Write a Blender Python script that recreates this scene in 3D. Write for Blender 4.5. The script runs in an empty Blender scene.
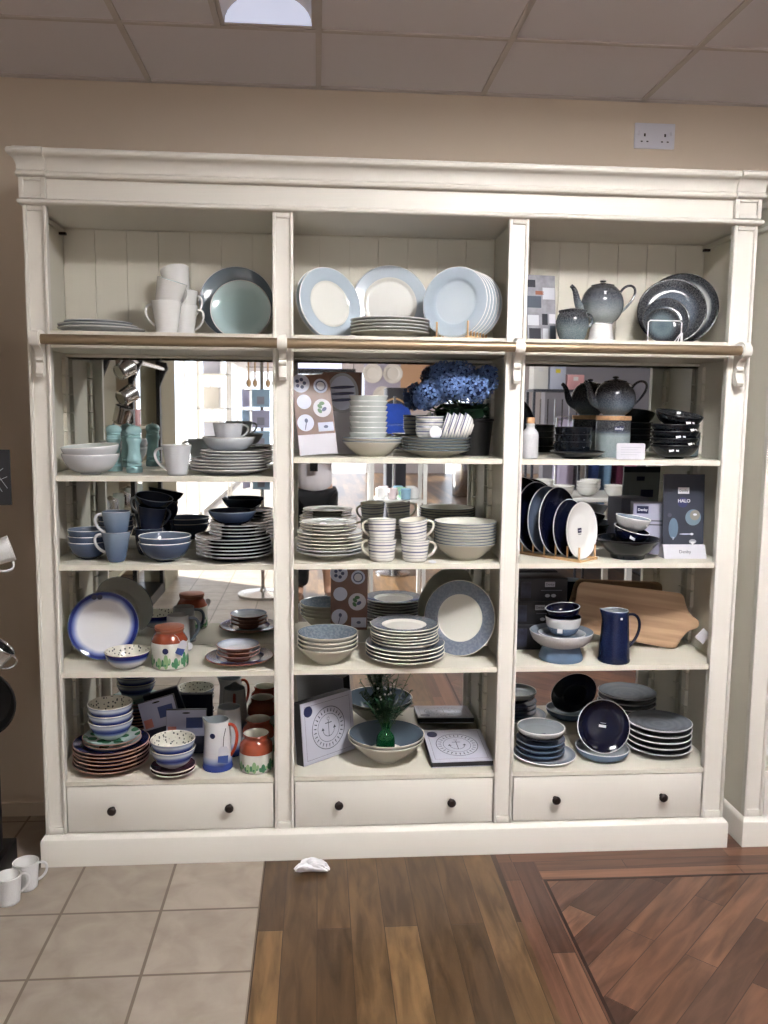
import bpy, bmesh, math, random
from mathutils import Vector, Matrix, Euler
random.seed(7)
scene = bpy.context.scene
COL = scene.collection
PI = math.pi
R_ = math.radians

# ------------------------------------------------------------------ camera
CAM_F, CAM_YAW, CAM_PITCH, CAM_ROLL = 858.108, 0.07758, 0.11865, 0.01102
CAM_LOC = Vector((0.0, -2.7475, 1.5))
_f = Vector((math.sin(CAM_YAW)*math.cos(CAM_PITCH), math.cos(CAM_YAW)*math.cos(CAM_PITCH), -math.sin(CAM_PITCH)))
_r0 = Vector((math.cos(CAM_YAW), -math.sin(CAM_YAW), 0)); _u0 = _r0.cross(_f)
_c, _s = math.cos(CAM_ROLL), math.sin(CAM_ROLL)
_r = _c*_r0 + _s*_u0; _u = -_s*_r0 + _c*_u0
cd = bpy.data.cameras.new('camera'); cam = bpy.data.objects.new('camera', cd); COL.objects.link(cam)
m3 = Matrix((_r, _u, -_f)).transposed()
cam.matrix_world = Matrix.Translation(CAM_LOC) @ m3.to_4x4()
cd.sensor_fit = 'VERTICAL'; cd.sensor_height = 36.0; cd.lens = CAM_F/1024*36.0
cd.clip_start = 0.03; cd.clip_end = 200
scene.camera = cam

# ------------------------------------------------------------------ view, world, sun
scene.view_settings.view_transform = 'Standard'
scene.view_settings.look = 'None'
scene.view_settings.gamma = 1.0
scene.view_settings.use_curve_mapping = False
scene.view_settings.exposure = 0.0
W = bpy.data.worlds.new('sky'); scene.world = W; W.use_nodes = True
wn = W.node_tree.nodes; wl = W.node_tree.links
bg = wn['Background']; bg.inputs['Color'].default_value = (0.84, 0.88, 1.0, 1); bg.inputs['Strength'].default_value = 3.0
sd = bpy.data.lights.new('sun', 'SUN'); sd.energy = 26.0; sd.angle = R_(1.0); sd.color = (1.0, 0.97, 0.93)
sun = bpy.data.objects.new('sun', sd); COL.objects.link(sun)
sun.rotation_euler = Vector((0.78, 0.50, -0.50)).to_track_quat('-Z', 'Y').to_euler()
LAMP_MAIN = 125.0     # emission of the lit ceiling troffers
LAMP_FAR = 6.0
LAMP_NEAR = 0.62      # the nearly dead troffer over the cabinet

def srgb(c):
    out = []
    for v in c[:3]:
        v = v/255.0
        out.append(v/12.92 if v <= 0.04045 else ((v+0.055)/1.055)**2.4)
    return tuple(out)+(1.0,)

# ------------------------------------------------------------------ pixel -> x of a thing standing at depth y and height z
def PX(px, y, z):
    k = (px-384)/CAM_F
    a = _r - k*_f
    d = Vector((0, y-CAM_LOC.y, z-CAM_LOC.z))
    return CAM_LOC.x - (a.dot(d))/a.x
def PZ(py, x, y):
    k = (512-py)/CAM_F
    a = _u - k*_f
    d = Vector((x-CAM_LOC.x, y-CAM_LOC.y, 0))
    return CAM_LOC.z - (a.dot(d))/a.z
def span(p1, p2, y, z):
    a, b = PX(p1, y, z), PX(p2, y, z)
    return (a+b)/2, abs(b-a)/2

# ------------------------------------------------------------------ materials
def newmat(name):
    m = bpy.data.materials.new(name); m.use_nodes = True
    nt = m.node_tree; b = nt.nodes['Principled BSDF']
    return m, nt, b
def mat(name, col, rough=0.5, metal=0.0, spec=0.5, coat=0.0, noise=0.0, nscale=30, bump=0.0, bscale=60, trans=0.0, ior=1.45):
    m, nt, b = newmat(name)
    c = srgb(col)
    b.inputs['Base Color'].default_value = c
    b.inputs['Roughness'].default_value = rough
    b.inputs['Metallic'].default_value = metal
    b.inputs['Specular IOR Level'].default_value = spec
    b.inputs['Coat Weight'].default_value = coat
    b.inputs['Transmission Weight'].default_value = trans
    b.inputs['IOR'].default_value = ior
    if noise > 0 or bump > 0:
        tc = nt.nodes.new('ShaderNodeTexCoord')
        n = nt.nodes.new('ShaderNodeTexNoise'); n.inputs['Scale'].default_value = nscale; n.inputs['Detail'].default_value = 5
        nt.links.new(tc.outputs['Object'], n.inputs['Vector'])
        if noise > 0:
            r = nt.nodes.new('ShaderNodeValToRGB')
            r.color_ramp.elements[0].position = 0.3; r.color_ramp.elements[1].position = 0.7
            r.color_ramp.elements[0].color = tuple(x*(1-noise) for x in c[:3])+(1,)
            r.color_ramp.elements[1].color = tuple(min(1, x*(1+noise*.5)) for x in c[:3])+(1,)
            nt.links.new(n.outputs['Fac'], r.inputs['Fac']); nt.links.new(r.outputs['Color'], b.inputs['Base Color'])
        if bump > 0:
            n2 = nt.nodes.new('ShaderNodeTexNoise'); n2.inputs['Scale'].default_value = bscale; n2.inputs['Detail'].default_value = 4
            nt.links.new(tc.outputs['Object'], n2.inputs['Vector'])
            bp = nt.nodes.new('ShaderNodeBump'); bp.inputs['Strength'].default_value = bump; bp.inputs['Distance'].default_value = 0.002
            nt.links.new(n2.outputs['Fac'], bp.inputs['Height']); nt.links.new(bp.outputs['Normal'], b.inputs['Normal'])
    return m
def glaze(name, stops, axis='r', interp='LINEAR', rough=0.12, speck=0.0, speckcol=None, wob=0.0, wscale=25, sscale=350, spec=0.5):
    """glazed stoneware whose colour runs with the radius or the height of the piece (object space)"""
    m, nt, b = newmat(name)
    b.inputs['Roughness'].default_value = rough
    b.inputs['Specular IOR Level'].default_value = spec
    tc = nt.nodes.new('ShaderNodeTexCoord')
    sp = nt.nodes.new('ShaderNodeSeparateXYZ'); nt.links.new(tc.outputs['Object'], sp.inputs[0])
    if axis == 'r':
        cmb = nt.nodes.new('ShaderNodeCombineXYZ'); nt.links.new(sp.outputs[0], cmb.inputs[0]); nt.links.new(sp.outputs[1], cmb.inputs[1])
        ln = nt.nodes.new('ShaderNodeVectorMath'); ln.operation = 'LENGTH'; nt.links.new(cmb.outputs[0], ln.inputs[0]); val = ln.outputs['Value']
    else:
        val = sp.outputs[2]
    if wob > 0:
        n = nt.nodes.new('ShaderNodeTexNoise'); n.inputs['Scale'].default_value = wscale; n.inputs['Detail'].default_value = 4
        nt.links.new(tc.outputs['Object'], n.inputs['Vector'])
        ma = nt.nodes.new('ShaderNodeMath'); ma.operation = 'MULTIPLY_ADD'; ma.inputs[1].default_value = wob
        nt.links.new(n.outputs['Fac'], ma.inputs[0]); nt.links.new(val, ma.inputs[2])
        sb = nt.nodes.new('ShaderNodeMath'); sb.operation = 'SUBTRACT'; sb.inputs[1].default_value = wob*.5; nt.links.new(ma.outputs[0], sb.inputs[0]); val = sb.outputs[0]
    top = max(s[0] for s in stops) or 1.0
    dv = nt.nodes.new('ShaderNodeMath'); dv.operation = 'DIVIDE'; dv.inputs[1].default_value = top; nt.links.new(val, dv.inputs[0])
    r = nt.nodes.new('ShaderNodeValToRGB'); cr = r.color_ramp; cr.interpolation = interp
    while len(cr.elements) < len(stops): cr.elements.new(0.5)
    for e, (p, c) in zip(cr.elements, sorted(stops, key=lambda s: s[0])):
        e.position = p/top; e.color = srgb(c)
    nt.links.new(dv.outputs[0], r.inputs['Fac'])
    out = r.outputs['Color']
    if speck > 0:
        n = nt.nodes.new('ShaderNodeTexNoise'); n.inputs['Scale'].default_value = sscale; n.inputs['Detail'].default_value = 3
        nt.links.new(tc.outputs['Object'], n.inputs['Vector'])
        rr = nt.nodes.new('ShaderNodeValToRGB'); rr.color_ramp.elements[0].position = 0.42; rr.color_ramp.elements[1].position = 0.62
        rr.color_ramp.elements[0].color = (0, 0, 0, 1); rr.color_ramp.elements[1].color = (speck, speck, speck, 1)
        nt.links.new(n.outputs['Fac'], rr.inputs['Fac'])
        mx = nt.nodes.new('ShaderNodeMix'); mx.data_type = 'RGBA'
        nt.links.new(rr.outputs['Color'], mx.inputs['Factor']); nt.links.new(out, mx.inputs['A']); mx.inputs['B'].default_value = srgb(speckcol or (225, 228, 230))
        out = mx.outputs['Result']
    nt.links.new(out, b.inputs['Base Color'])
    return m
def emis(name, col, strength):
    m, nt, b = newmat(name)
    b.inputs['Base Color'].default_value = srgb(col); b.inputs['Emission Color'].default_value = srgb(col); b.inputs['Emission Strength'].default_value = strength
    return m

M = {}
M['cream'] = mat('cream_paint', (233, 230, 221), 0.42)
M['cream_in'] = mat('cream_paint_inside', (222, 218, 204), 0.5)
M['wall'] = mat('beige_wall_paint', (222, 207, 188), 0.85)
M['wall2'] = mat('pale_wall_paint', (208, 203, 205), 0.85)
M['white'] = mat('white_paint', (232, 232, 230), 0.4)
M['brass'] = mat('aged_brass', (150, 132, 108), 0.42, metal=0.7)
M['knob'] = mat('dark_bronze', (46, 38, 36), 0.35, metal=0.6)
M['black'] = mat('black_paint', (22, 22, 24), 0.35)
M['blackm'] = mat('black_card', (26, 27, 32), 0.45)
M['steel'] = mat('polished_steel', (200, 200, 200), 0.18, metal=1.0)
M['porcelain'] = mat('white_porcelain', (236, 236, 234), 0.15)
M['bone'] = mat('ivory_porcelain', (232, 229, 216), 0.18)
M['greyglaze'] = mat('pale_grey_glaze', (206, 209, 214), 0.2)
M['steelgrey'] = mat('grey_blue_glaze', (110, 125, 140), 0.16)
M['teal'] = mat('turquoise_lacquer', (158, 196, 200), 0.25)
M['cork'] = mat('cork', (190, 150, 112), 0.8, noise=0.25, nscale=120)
M['pine'] = mat('pale_pine', (214, 176, 130), 0.55, noise=0.12, nscale=60)
M['redclay'] = mat('red_clay', (140, 82, 62), 0.4)
M['whitewire'] = mat('white_coated_wire', (236, 236, 238), 0.35)
M['paper'] = mat('white_card', (205, 204, 212), 0.6)
M['mirror'] = mat('mirror_silver', (226, 229, 228), 0.015, metal=1.0)
M['socket'] = mat('white_plastic', (222, 222, 232), 0.3)
M['slot'] = mat('dark_slot', (30, 28, 28), 0.6)
M['skin'] = mat('skin', (205, 160, 135), 0.5)
M['hair'] = mat('brown_hair', (66, 46, 34), 0.6)
M['blouse'] = mat('white_blouse', (214, 208, 214), 0.8)
M['trousers'] = mat('black_trousers', (20, 20, 24), 0.85)

# ------------------------------------------------------------------ mesh helpers
def link(name, me, parent=None, loc=(0, 0, 0), rot=(0, 0, 0)):
    o = bpy.data.objects.new(name, me); COL.objects.link(o); o.location = loc; o.rotation_euler = rot
    if parent is not None: o.parent = parent
    return o
def to_mesh(bm, name, mats, smooth=True, angle=35):
    me = bpy.data.meshes.new(name)
    bmesh.ops.recalc_face_normals(bm, faces=bm.faces)
    bm.to_mesh(me); bm.free()
    for m in (mats if isinstance(mats, (list, tuple)) else [mats]): me.materials.append(m)
    if smooth:
        for p in me.polygons: p.use_smooth = True
        try: me.set_sharp_from_angle(angle=R_(angle))
        except Exception: pass
    return me
def tag(o, label=None, cat=None, group=None, kind=None):
    if label: o['label'] = label
    if cat: o['category'] = cat
    if group: o['group'] = group
    if kind: o['kind'] = kind
    return o
def empty(name, loc=(0, 0, 0), rz=0.0, label=None, cat=None, group=None, kind=None):
    o = bpy.data.objects.new(name, None); COL.objects.link(o); o.location = loc; o.rotation_euler = (0, 0, rz)
    o.empty_display_size = 0.05
    return tag(o, label, cat, group, kind)
def add_box(bm, x0, x1, y0, y1, z0, z1, mi=0, mtx=None, bev=0.0):
    vs = [Vector((x, y, z)) for x in (x0, x1) for y in (y0, y1) for z in (z0, z1)]
    if mtx is not None: vs = [mtx @ v for v in vs]
    v = [bm.verts.new(p) for p in vs]
    fs = []
    for idx in ((0, 1, 3, 2), (4, 6, 7, 5), (0, 4, 5, 1), (2, 3, 7, 6), (0, 2, 6, 4), (1, 5, 7, 3)):
        f = bm.faces.new([v[i] for i in idx]); f.material_index = mi; fs.append(f)
    bmesh.ops.recalc_face_normals(bm, faces=fs)
    if bev > 0:
        es = list({e for f in fs for e in f.edges})
        r = bmesh.ops.bevel(bm, geom=es, offset=bev, segments=2, affect='EDGES', profile=0.5)
        for f in r['faces']: f.material_index = mi
def box(name, x0, x1, y0, y1, z0, z1, m, parent=None, bev=0.0, smooth=True):
    bm = bmesh.new(); add_box(bm, x0, x1, y0, y1, z0, z1, bev=bev)
    return link(name, to_mesh(bm, name, m, smooth), parent)
def add_lathe(bm, prof, seg=48, mis=None, cx=0, cy=0, sx=1.0, sy=1.0):
    rings = []
    for r, z in prof:
        if r < 1e-6: rings.append([bm.verts.new((cx, cy, z))])
        else: rings.append([bm.verts.new((cx+sx*r*math.cos(2*PI*k/seg), cy+sy*r*math.sin(2*PI*k/seg), z)) for k in range(seg)])
    for i in range(len(rings)-1):
        a, b = rings[i], rings[i+1]; mi = mis[i] if mis else 0
        for k in range(seg):
            k2 = (k+1) % seg
            if len(a) == 1 and len(b) == 1: break
            if len(a) == 1: f = bm.faces.new((a[0], b[k], b[k2]))
            elif len(b) == 1: f = bm.faces.new((a[k], a[k2], b[0]))
            else: f = bm.faces.new((a[k], a[k2], b[k2], b[k]))
            f.material_index = mi
def add_tube(bm, pts, rad, seg=8, mi=0, closed=False, caps=True, flat=1.0):
    pts = [Vector(p) for p in pts]; n = len(pts)
    rads = rad if isinstance(rad, (list, tuple)) else [rad]*n
    rings = []; prev = None
    for i, p in enumerate(pts):
        if closed: t = (pts[(i+1) % n]-pts[i-1]).normalized()
        else: t = (pts[min(i+1, n-1)]-pts[max(i-1, 0)]).normalized()
        if prev is None:
            a = Vector((0, 0, 1)) if abs(t.z) < 0.9 else Vector((0, 1, 0))
            nrm = t.cross(a).normalized()
        else: nrm = (prev-t*prev.dot(t)).normalized()
        prev = nrm; bn = t.cross(nrm)
        rings.append([bm.verts.new(p+rads[i]*(math.cos(2*PI*k/seg)*nrm*flat+math.sin(2*PI*k/seg)*bn)) for k in range(seg)])
    m = n if closed else n-1
    for i in range(m):
        a, b = rings[i], rings[(i+1) % n]
        for k in range(seg):
            f = bm.faces.new((a[k], a[(k+1) % seg], b[(k+1) % seg], b[k])); f.material_index = mi
    if caps and not closed:
        for rg in (rings[0], rings[-1]):
            f = bm.faces.new(rg); f.material_index = mi
def add_prism(bm, poly, d0, d1, axis='y', mi=0, mtx=None):
    def P(a, b, d):
        v = {'y': Vector((a, d, b)), 'x': Vector((d, a, b)), 'z': Vector((a, b, d))}[axis]
        return mtx @ v if mtx is not None else v
    A = [bm.verts.new(P(a, b, d0)) for a, b in poly]; B = [bm.verts.new(P(a, b, d1)) for a, b in poly]
    n = len(poly)
    f = bm.faces.new(A); f.material_index = mi
    f = bm.faces.new(list(reversed(B))); f.material_index = mi
    for i in range(n):
        f = bm.faces.new((A[i], B[i], B[(i+1) % n], A[(i+1) % n])); f.material_index = mi
def disc_poly(cx, cy, rx, ry=None, n=28, a=0.0):
    ry = ry or rx; out = []
    for k in range(n):
        t = 2*PI*k/n; x, y = rx*math.cos(t), ry*math.sin(t)
        out.append((cx+x*math.cos(a)-y*math.sin(a), cy+x*math.sin(a)+y*math.cos(a)))
    return out
def bez(p0, p1, p2, p3, n=14):
    p0, p1, p2, p3 = map(Vector, (p0, p1, p2, p3)); out = []
    for i in range(n+1):
        t = i/n; u = 1-t
        out.append(u*u*u*p0+3*u*u*t*p1+3*u*t*t*p2+t*t*t*p3)
    return out
def text_mesh(s, size, m, depth=0.0004, align='CENTER', bold=0.0):
    cu = bpy.data.curves.new('t', 'FONT'); cu.body = s; cu.size = size; cu.extrude = depth; cu.align_x = align; cu.align_y = 'CENTER'; cu.offset = bold
    cu.resolution_u = 3
    o = bpy.data.objects.new('t', cu); COL.objects.link(o)
    dg = bpy.context.evaluated_depsgraph_get(); dg.update()
    me = bpy.data.meshes.new_from_object(o.evaluated_get(dg))
    bpy.data.objects.remove(o); bpy.data.curves.remove(cu)
    me.materials.clear(); me.materials.append(m)
    return me
def text(name, s, size, m, parent, loc, rot=(PI/2, 0, 0), bold=0.0):
    return link(name, text_mesh(s, size, m, bold=bold), parent, loc, rot)
def dup(root, loc=None, rotz=None, label=None, group=None):
    r = root.copy(); COL.objects.link(r)
    if loc is not None: r.location = loc
    if rotz is not None: r.rotation_euler = (0, 0, rotz)
    if label: r['label'] = label
    if group: r['group'] = group
    for ch in list(root.children):
        c = ch.copy(); COL.objects.link(c); c.parent = r
        for g in list(ch.children):
            d = g.copy(); COL.objects.link(d); d.parent = c
    return r
def all_meshes(o):
    out = [o] if o.type == 'MESH' else []
    for c in o.children: out += all_meshes(c)
    return out
def local_mtx(o):
    m = Matrix.LocRotScale(o.location, o.rotation_euler.to_matrix() if o.rotation_mode == 'XYZ' else o.rotation_quaternion, o.scale)
    return (local_mtx(o.parent) @ m) if o.parent is not None else m
def settle(o, z=None, back=None, left=None, right=None):
    """put the lowest point on height z and the rearmost point on depth back"""
    lo = 1e9; hy = -1e9; lx = 1e9; hx = -1e9
    for q in all_meshes(o):
        mm = local_mtx(q)
        for v in q.data.vertices:
            p = mm @ v.co
            lo = min(lo, p.z); hy = max(hy, p.y); lx = min(lx, p.x); hx = max(hx, p.x)
    if z is not None: o.location.z += z-lo+0.0002
    if back is not None: o.location.y += back-hy
    if left is not None: o.location.x += left-lx
    if right is not None: o.location.x += right-hx
    return o

# ================================================================== THE ROOM
CEIL = 2.595; WY = 0.36
def brick_mat(name, cols, w, h, rot=0.0, mortar=(70, 60, 50), msize=0.004, off=0.5, rough=0.35, grain=0.3, offset=(0, 0, 0), bias=0.0, gsc=(1.0, 14.0)):
    m, nt, b = newmat(name); L = nt.links.new
    tc = nt.nodes.new('ShaderNodeTexCoord'); mp = nt.nodes.new('ShaderNodeMapping')
    mp.inputs['Rotation'].default_value = (0, 0, rot); mp.inputs['Location'].default_value = offset
    L(tc.outputs['Object'], mp.inputs['Vector'])
    br = nt.nodes.new('ShaderNodeTexBrick'); br.offset = off; br.offset_frequency = 2; br.squash = 1
    br.inputs['Scale'].default_value = 1.0; br.inputs['Brick Width'].default_value = w; br.inputs['Row Height'].default_value = h
    br.inputs['Mortar Size'].default_value = msize; br.inputs['Mortar Smooth'].default_value = 0.1; br.inputs['Bias'].default_value = bias
    br.inputs['Color1'].default_value = (0, 0, 0, 1); br.inputs['Color2'].default_value = (1, 1, 1, 1); br.inputs['Mortar'].default_value = (0.5, 0.5, 0.5, 1)
    L(mp.outputs[0], br.inputs['Vector'])
    ramp = nt.nodes.new('ShaderNodeValToRGB'); cr = ramp.color_ramp
    while len(cr.elements) < len(cols): cr.elements.new(0.5)
    for i, c in enumerate(cols): cr.elements[i].position = i/(len(cols)-1); cr.elements[i].color = srgb(c)
    L(br.outputs['Color'], ramp.inputs['Fac'])
    m2 = nt.nodes.new('ShaderNodeMapping'); m2.inputs['Scale'].default_value = (gsc[0], gsc[1], 1); L(mp.outputs[0], m2.inputs['Vector'])
    n = nt.nodes.new('ShaderNodeTexNoise'); n.inputs['Scale'].default_value = 3.2; n.inputs['Detail'].default_value = 7; n.inputs['Distortion'].default_value = 0.6
    L(m2.outputs[0], n.inputs['Vector'])
    gr = nt.nodes.new('ShaderNodeValToRGB'); gr.color_ramp.elements[0].position = 0.32; gr.color_ramp.elements[1].position = 0.66
    g0 = 1-grain; gr.color_ramp.elements[0].color = (g0, g0*.97, g0*.94, 1); gr.color_ramp.elements[1].color = (1.08, 1.08, 1.08, 1)
    L(n.outputs['Fac'], gr.inputs['Fac'])
    mu = nt.nodes.new('ShaderNodeMix'); mu.data_type = 'RGBA'; mu.blend_type = 'MULTIPLY'; mu.inputs['Factor'].default_value = 1
    L(ramp.outputs['Color'], mu.inputs['A']); L(gr.outputs['Color'], mu.inputs['B'])
    mo = nt.nodes.new('ShaderNodeMix'); mo.data_type = 'RGBA'; L(br.outputs['Fac'], mo.inputs['Factor']); L(mu.outputs['Result'], mo.inputs['A']); mo.inputs['B'].default_value = srgb(mortar)
    L(mo.outputs['Result'], b.inputs['Base Color'])
    b.inputs['Roughness'].default_value = rough
    bp = nt.nodes.new('ShaderNodeBump'); bp.inputs['Strength'].default_value = 0.35; bp.inputs['Distance'].default_value = 0.002; bp.invert = True
    L(br.outputs['Fac'], bp.inputs['Height']); L(bp.outputs['Normal'], b.inputs['Normal'])
    return m
OAK = [(56, 40, 28), (112, 86, 58), (76, 55, 38), (136, 106, 72), (62, 44, 32), (104, 79, 53)]
REDW = [(78, 52, 42), (118, 82, 64), (60, 42, 36), (128, 92, 72), (92, 64, 52)]
M['tile'] = brick_mat('stone_floor_tile', [(158, 148, 136), (168, 157, 145), (152, 142, 131)], 0.2935, 0.2975, mortar=(112, 100, 88), msize=0.0045, off=0.0, rough=0.4, grain=0.16, offset=(0.173, 0.29, 0), gsc=(3, 3))
M['oak'] = brick_mat('oak_floor_plank', OAK, 0.92, 0.098, rot=PI/2, mortar=(60, 44, 31), msize=0.0012, rough=0.3, grain=0.55, offset=(0.05, 0.0, 0), gsc=(1.4, 9.0))
M['redx'] = brick_mat('red_border_plank', REDW, 0.75, 0.057, mortar=(48, 30, 24), msize=0.0012, rough=0.3, grain=0.4, offset=(0.1, 0.02, 0))
M['redy'] = brick_mat('red_border_plank_lengthwise', REDW, 0.75, 0.066, rot=PI/2, mortar=(48, 30, 24), msize=0.0012, rough=0.3, grain=0.4, offset=(0.19, 0.6, 0))
M['reddiag'] = brick_mat('red_diagonal_plank', REDW, 0.62, 0.09, rot=-PI/4, mortar=(48, 30, 24), msize=0.0012, rough=0.3, grain=0.52, offset=(0.0, 0.33, 0), gsc=(1.4, 9.0))
M['inlay'] = mat('dark_inlay', (46, 30, 26), 0.4)

def flat(name, x0, x1, y0, y1, z0, z1, m):
    o = box(name, x0, x1, y0, y1, z0, z1, m, smooth=False); tag(o, kind='structure'); return o
XL, XR, YF = -4.2, 6.5, -17.0
flat('floor', XL, -0.173, YF, WY, -0.06, 0.0, M['tile'])
flat('floor', -0.170, 0.604, YF, WY, -0.06, 0.0, M['oak'])
flat('trim_1', -0.173, -0.170, YF, WY, -0.06, 0.0005, M['inlay'])
flat('floor', 0.604, 0.727, -3.2, -0.074, -0.06, 0.0, M['redy'])
flat('floor', 0.604, XR, -0.074, WY, -0.06, 0.0, M['redx'])
flat('floor', 0.727, XR, -0.186, -0.074, -0.06, 0.0, M['redx'])
flat('trim_2', 0.727, 0.737, -3.2, -0.186, -0.06, 0.0006, M['inlay'])
flat('trim_3', 0.737, XR, -0.196, -0.186, -0.06, 0.0006, M['inlay'])
flat('floor', 0.737, XR, -3.2, -0.196, -0.06, 0.0, M['reddiag'])
flat('floor', 0.604, XR, YF, -3.2, -0.06, 0.0, M['oak'])
# wall behind the cabinet and the others
flat('wall_back', XL, XR, WY, WY+0.12, -0.06, 2.8, M['wall'])
flat('baseboard_back', XL, -0.9, WY-0.012, WY, 0.0, 0.05, M['wall'])
flat('wall_right', XR, XR+0.12, YF, WY, -0.06, 2.8, M['wall2'])
flat('wall_left', XL-0.12, XL, -4.35, WY, -0.06, 2.8, M['wall'])
# partition closing the room on the left, then a glazed shop front at x = -1.6
GX = -1.62
flat('wall_left', XL, GX, -4.47, -4.35, -0.06, 2.8, M['wall'])
bm = bmesh.new()
y = -4.47
add_box(bm, GX-0.08, GX, YF, -4.47, 2.35, 2.8); add_box(bm, GX-0.08, GX, YF, -4.47, -0.06, 0.06)
k = 0
while y > YF+0.1:
    add_box(bm, GX-0.07, GX-0.01, y-0.06, y, 0.06, 2.35); y -= 1.45
o = link('window_1', to_mesh(bm, 'window_1', M['white'], False)); tag(o, kind='structure')
# far end: glazed doors in a pale wall
flat('wall_far', -1.7, XR, YF-0.12, YF, 2.35, 2.8, M['wall2'])
flat('wall_far', 1.2, 3.0, YF-0.12, YF, -0.06, 2.35, M['wall2'])
flat('wall_far', 4.6, XR, YF-0.12, YF, -0.06, 2.35, M['wall2'])
bm = bmesh.new()
for xx in (-1.6, -0.2, 1.14, 3.0, 3.8, 4.54): add_box(bm, xx, xx+0.06, YF-0.08, YF-0.02, 0, 2.35)
o = link('window_2', to_mesh(bm, 'window_2', M['white'], False)); tag(o, kind='structure')
# pavement outside
M['pave'] = mat('pale_pavement', (205, 202, 198), 0.9, noise=0.1, nscale=1.0)
o = flat('ground_outside', -40, GX-0.08, -45, -4.48, -0.10, -0.03, M['pave'])
o = flat('ground_outside', GX-0.08, 40, -45, YF-0.13, -0.10, -0.03, M['pave'])

# ceiling: lay-in tiles with T bars, openings for the troffers
M['ceil'] = mat('mineral_fibre_tile', (230, 226, 230), 0.95)
M['tbar'] = mat('ceiling_t_bar', (204, 196, 192), 0.6)
GRX0, GRP = 0.0, 0.570; GRY0 = -0.095
troffers = [(-0.280, -0.008, -1.26, -0.107)]       # the one in view
cells_x = [GRX0+GRP*i for i in range(-7, 12)]
lit = []
for cxi, cyj in ((1, 2), (4, 2), (-4, 2), (0, 6), (4, 6), (8, 3), (8, 7), (0, 11), (4, 11), (-1, 16), (4, 16), (8, 12), (2, 22)):
    x0 = GRX0+GRP*cxi; y1 = GRY0-GRP*cyj
    lit.append((x0+0.012, x0+GRP-0.012, y1-GRP+0.012, y1-0.012))
bm = bmesh.new()
xs = sorted(set([XL, XR, GX-0.08]+[GRX0+GRP*i for i in range(-7, 12)]+[-0.286]))
ys = sorted(set([YF, WY, -4.47]+[GRY0-GRP*i for i in range(0, 30)]))
for i in range(len(xs)-1):
    for j in range(len(ys)-1):
        mx_, my_ = (xs[i]+xs[i+1])/2, (ys[j]+ys[j+1])/2
        if any(a-0.03 < mx_ < b+0.03 and c-0.02 < my_ < d+0.02 for a, b, c, d in troffers+lit): continue
        if my_ < -4.47 and mx_ < GX-0.1: continue
        add_box(bm, xs[i], xs[i+1], ys[j], ys[j+1], CEIL, CEIL+0.015)
o = link('ceiling', to_mesh(bm, 'ceiling', M['ceil'], False)); tag(o, kind='structure')
bm = bmesh.new()
for x in [GRX0+GRP*i for i in range(-7, 12)]: add_box(bm, x-0.009, x+0.009, YF if x > GX else -4.47, WY, CEIL-0.006, CEIL+0.001)
add_box(bm, -0.298, -0.281, -1.24, GRY0, CEIL-0.006, CEIL+0.001)
for y in [GRY0-GRP*i for i in range(0, 30)]: add_box(bm, XL if y > -4.47 else GX, XR, y-0.009, y+0.009, CEIL-0.005, CEIL+0.001)
add_box(bm, XL, XR, WY-0.02, WY, CEIL-0.006, CEIL+0.001)
o = link('trim_4', to_mesh(bm, 'trim_4', M['tbar'], False)); tag(o, kind='structure')
flat('ceiling', XL, XR, -4.47, WY, 2.72, 2.76, M['ceil']); flat('ceiling', GX-0.08, XR, YF, -4.47, 2.72, 2.76, M['ceil'])
M['lens'] = emis('lit_diffuser', (252, 249, 248), LAMP_MAIN); M['lensfar'] = emis('lit_diffuser_dimmer', (252, 248, 240), LAMP_FAR)
M['lensnear'] = emis('dim_diffuser', (215, 222, 245), LAMP_NEAR)
M['reflector'] = mat('beige_enamel_reflector', (206, 192, 178), 0.4)
def barrel_light(x0, x1, y0, y1):
    t = empty('ceiling_light', ((x0+x1)/2, (y0+y1)/2, CEIL), 0, 'narrow recessed ceiling light with a curved reflector above the cabinet', 'ceiling light')
    hw, hl = (x1-x0)/2, (y1-y0)/2
    bm = bmesh.new()
    add_box(bm, -hw, -hw+0.012, -hl, hl, -0.004, 0.004); add_box(bm, hw-0.012, hw, -hl, hl, -0.004, 0.004)
    add_box(bm, -hw, hw, -hl, -hl+0.012, -0.004, 0.004); add_box(bm, -hw, hw, hl-0.012, hl, -0.004, 0.004)
    link('frame', to_mesh(bm, 'frame', M['tbar'], False), t)
    bm = bmesh.new(); n = 16; A = []; B = []; w = hw-0.012; H = 0.085
    for i in range(n+1):
        a = PI*i/n
        A.append(bm.verts.new((-w*math.cos(a), -hl+0.012, H*math.sin(a)))); B.append(bm.verts.new((-w*math.cos(a), hl-0.012, H*math.sin(a))))
    for i in range(n): bm.faces.new((A[i], A[i+1], B[i+1], B[i]))
    bm.faces.new(A)
    link('reflector', to_mesh(bm, 'reflector', M['reflector']), t)
    bm = bmesh.new(); C1 = [bm.verts.new((-w*math.cos(PI*i/n), hl-0.0125, H*math.sin(PI*i/n))) for i in range(n+1)]; bm.faces.new(C1)
    link('end_diffuser', to_mesh(bm, 'end_diffuser', M['lensnear']), t)
    bm = bmesh.new(); add_box(bm, -0.045, 0.045, -hl+0.2, hl-0.16, 0.035, 0.055, bev=0.006)
    link('lamp_tray', to_mesh(bm, 'lamp_tray', M['lensnear']), t)
for a in troffers: barrel_light(*a)
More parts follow.
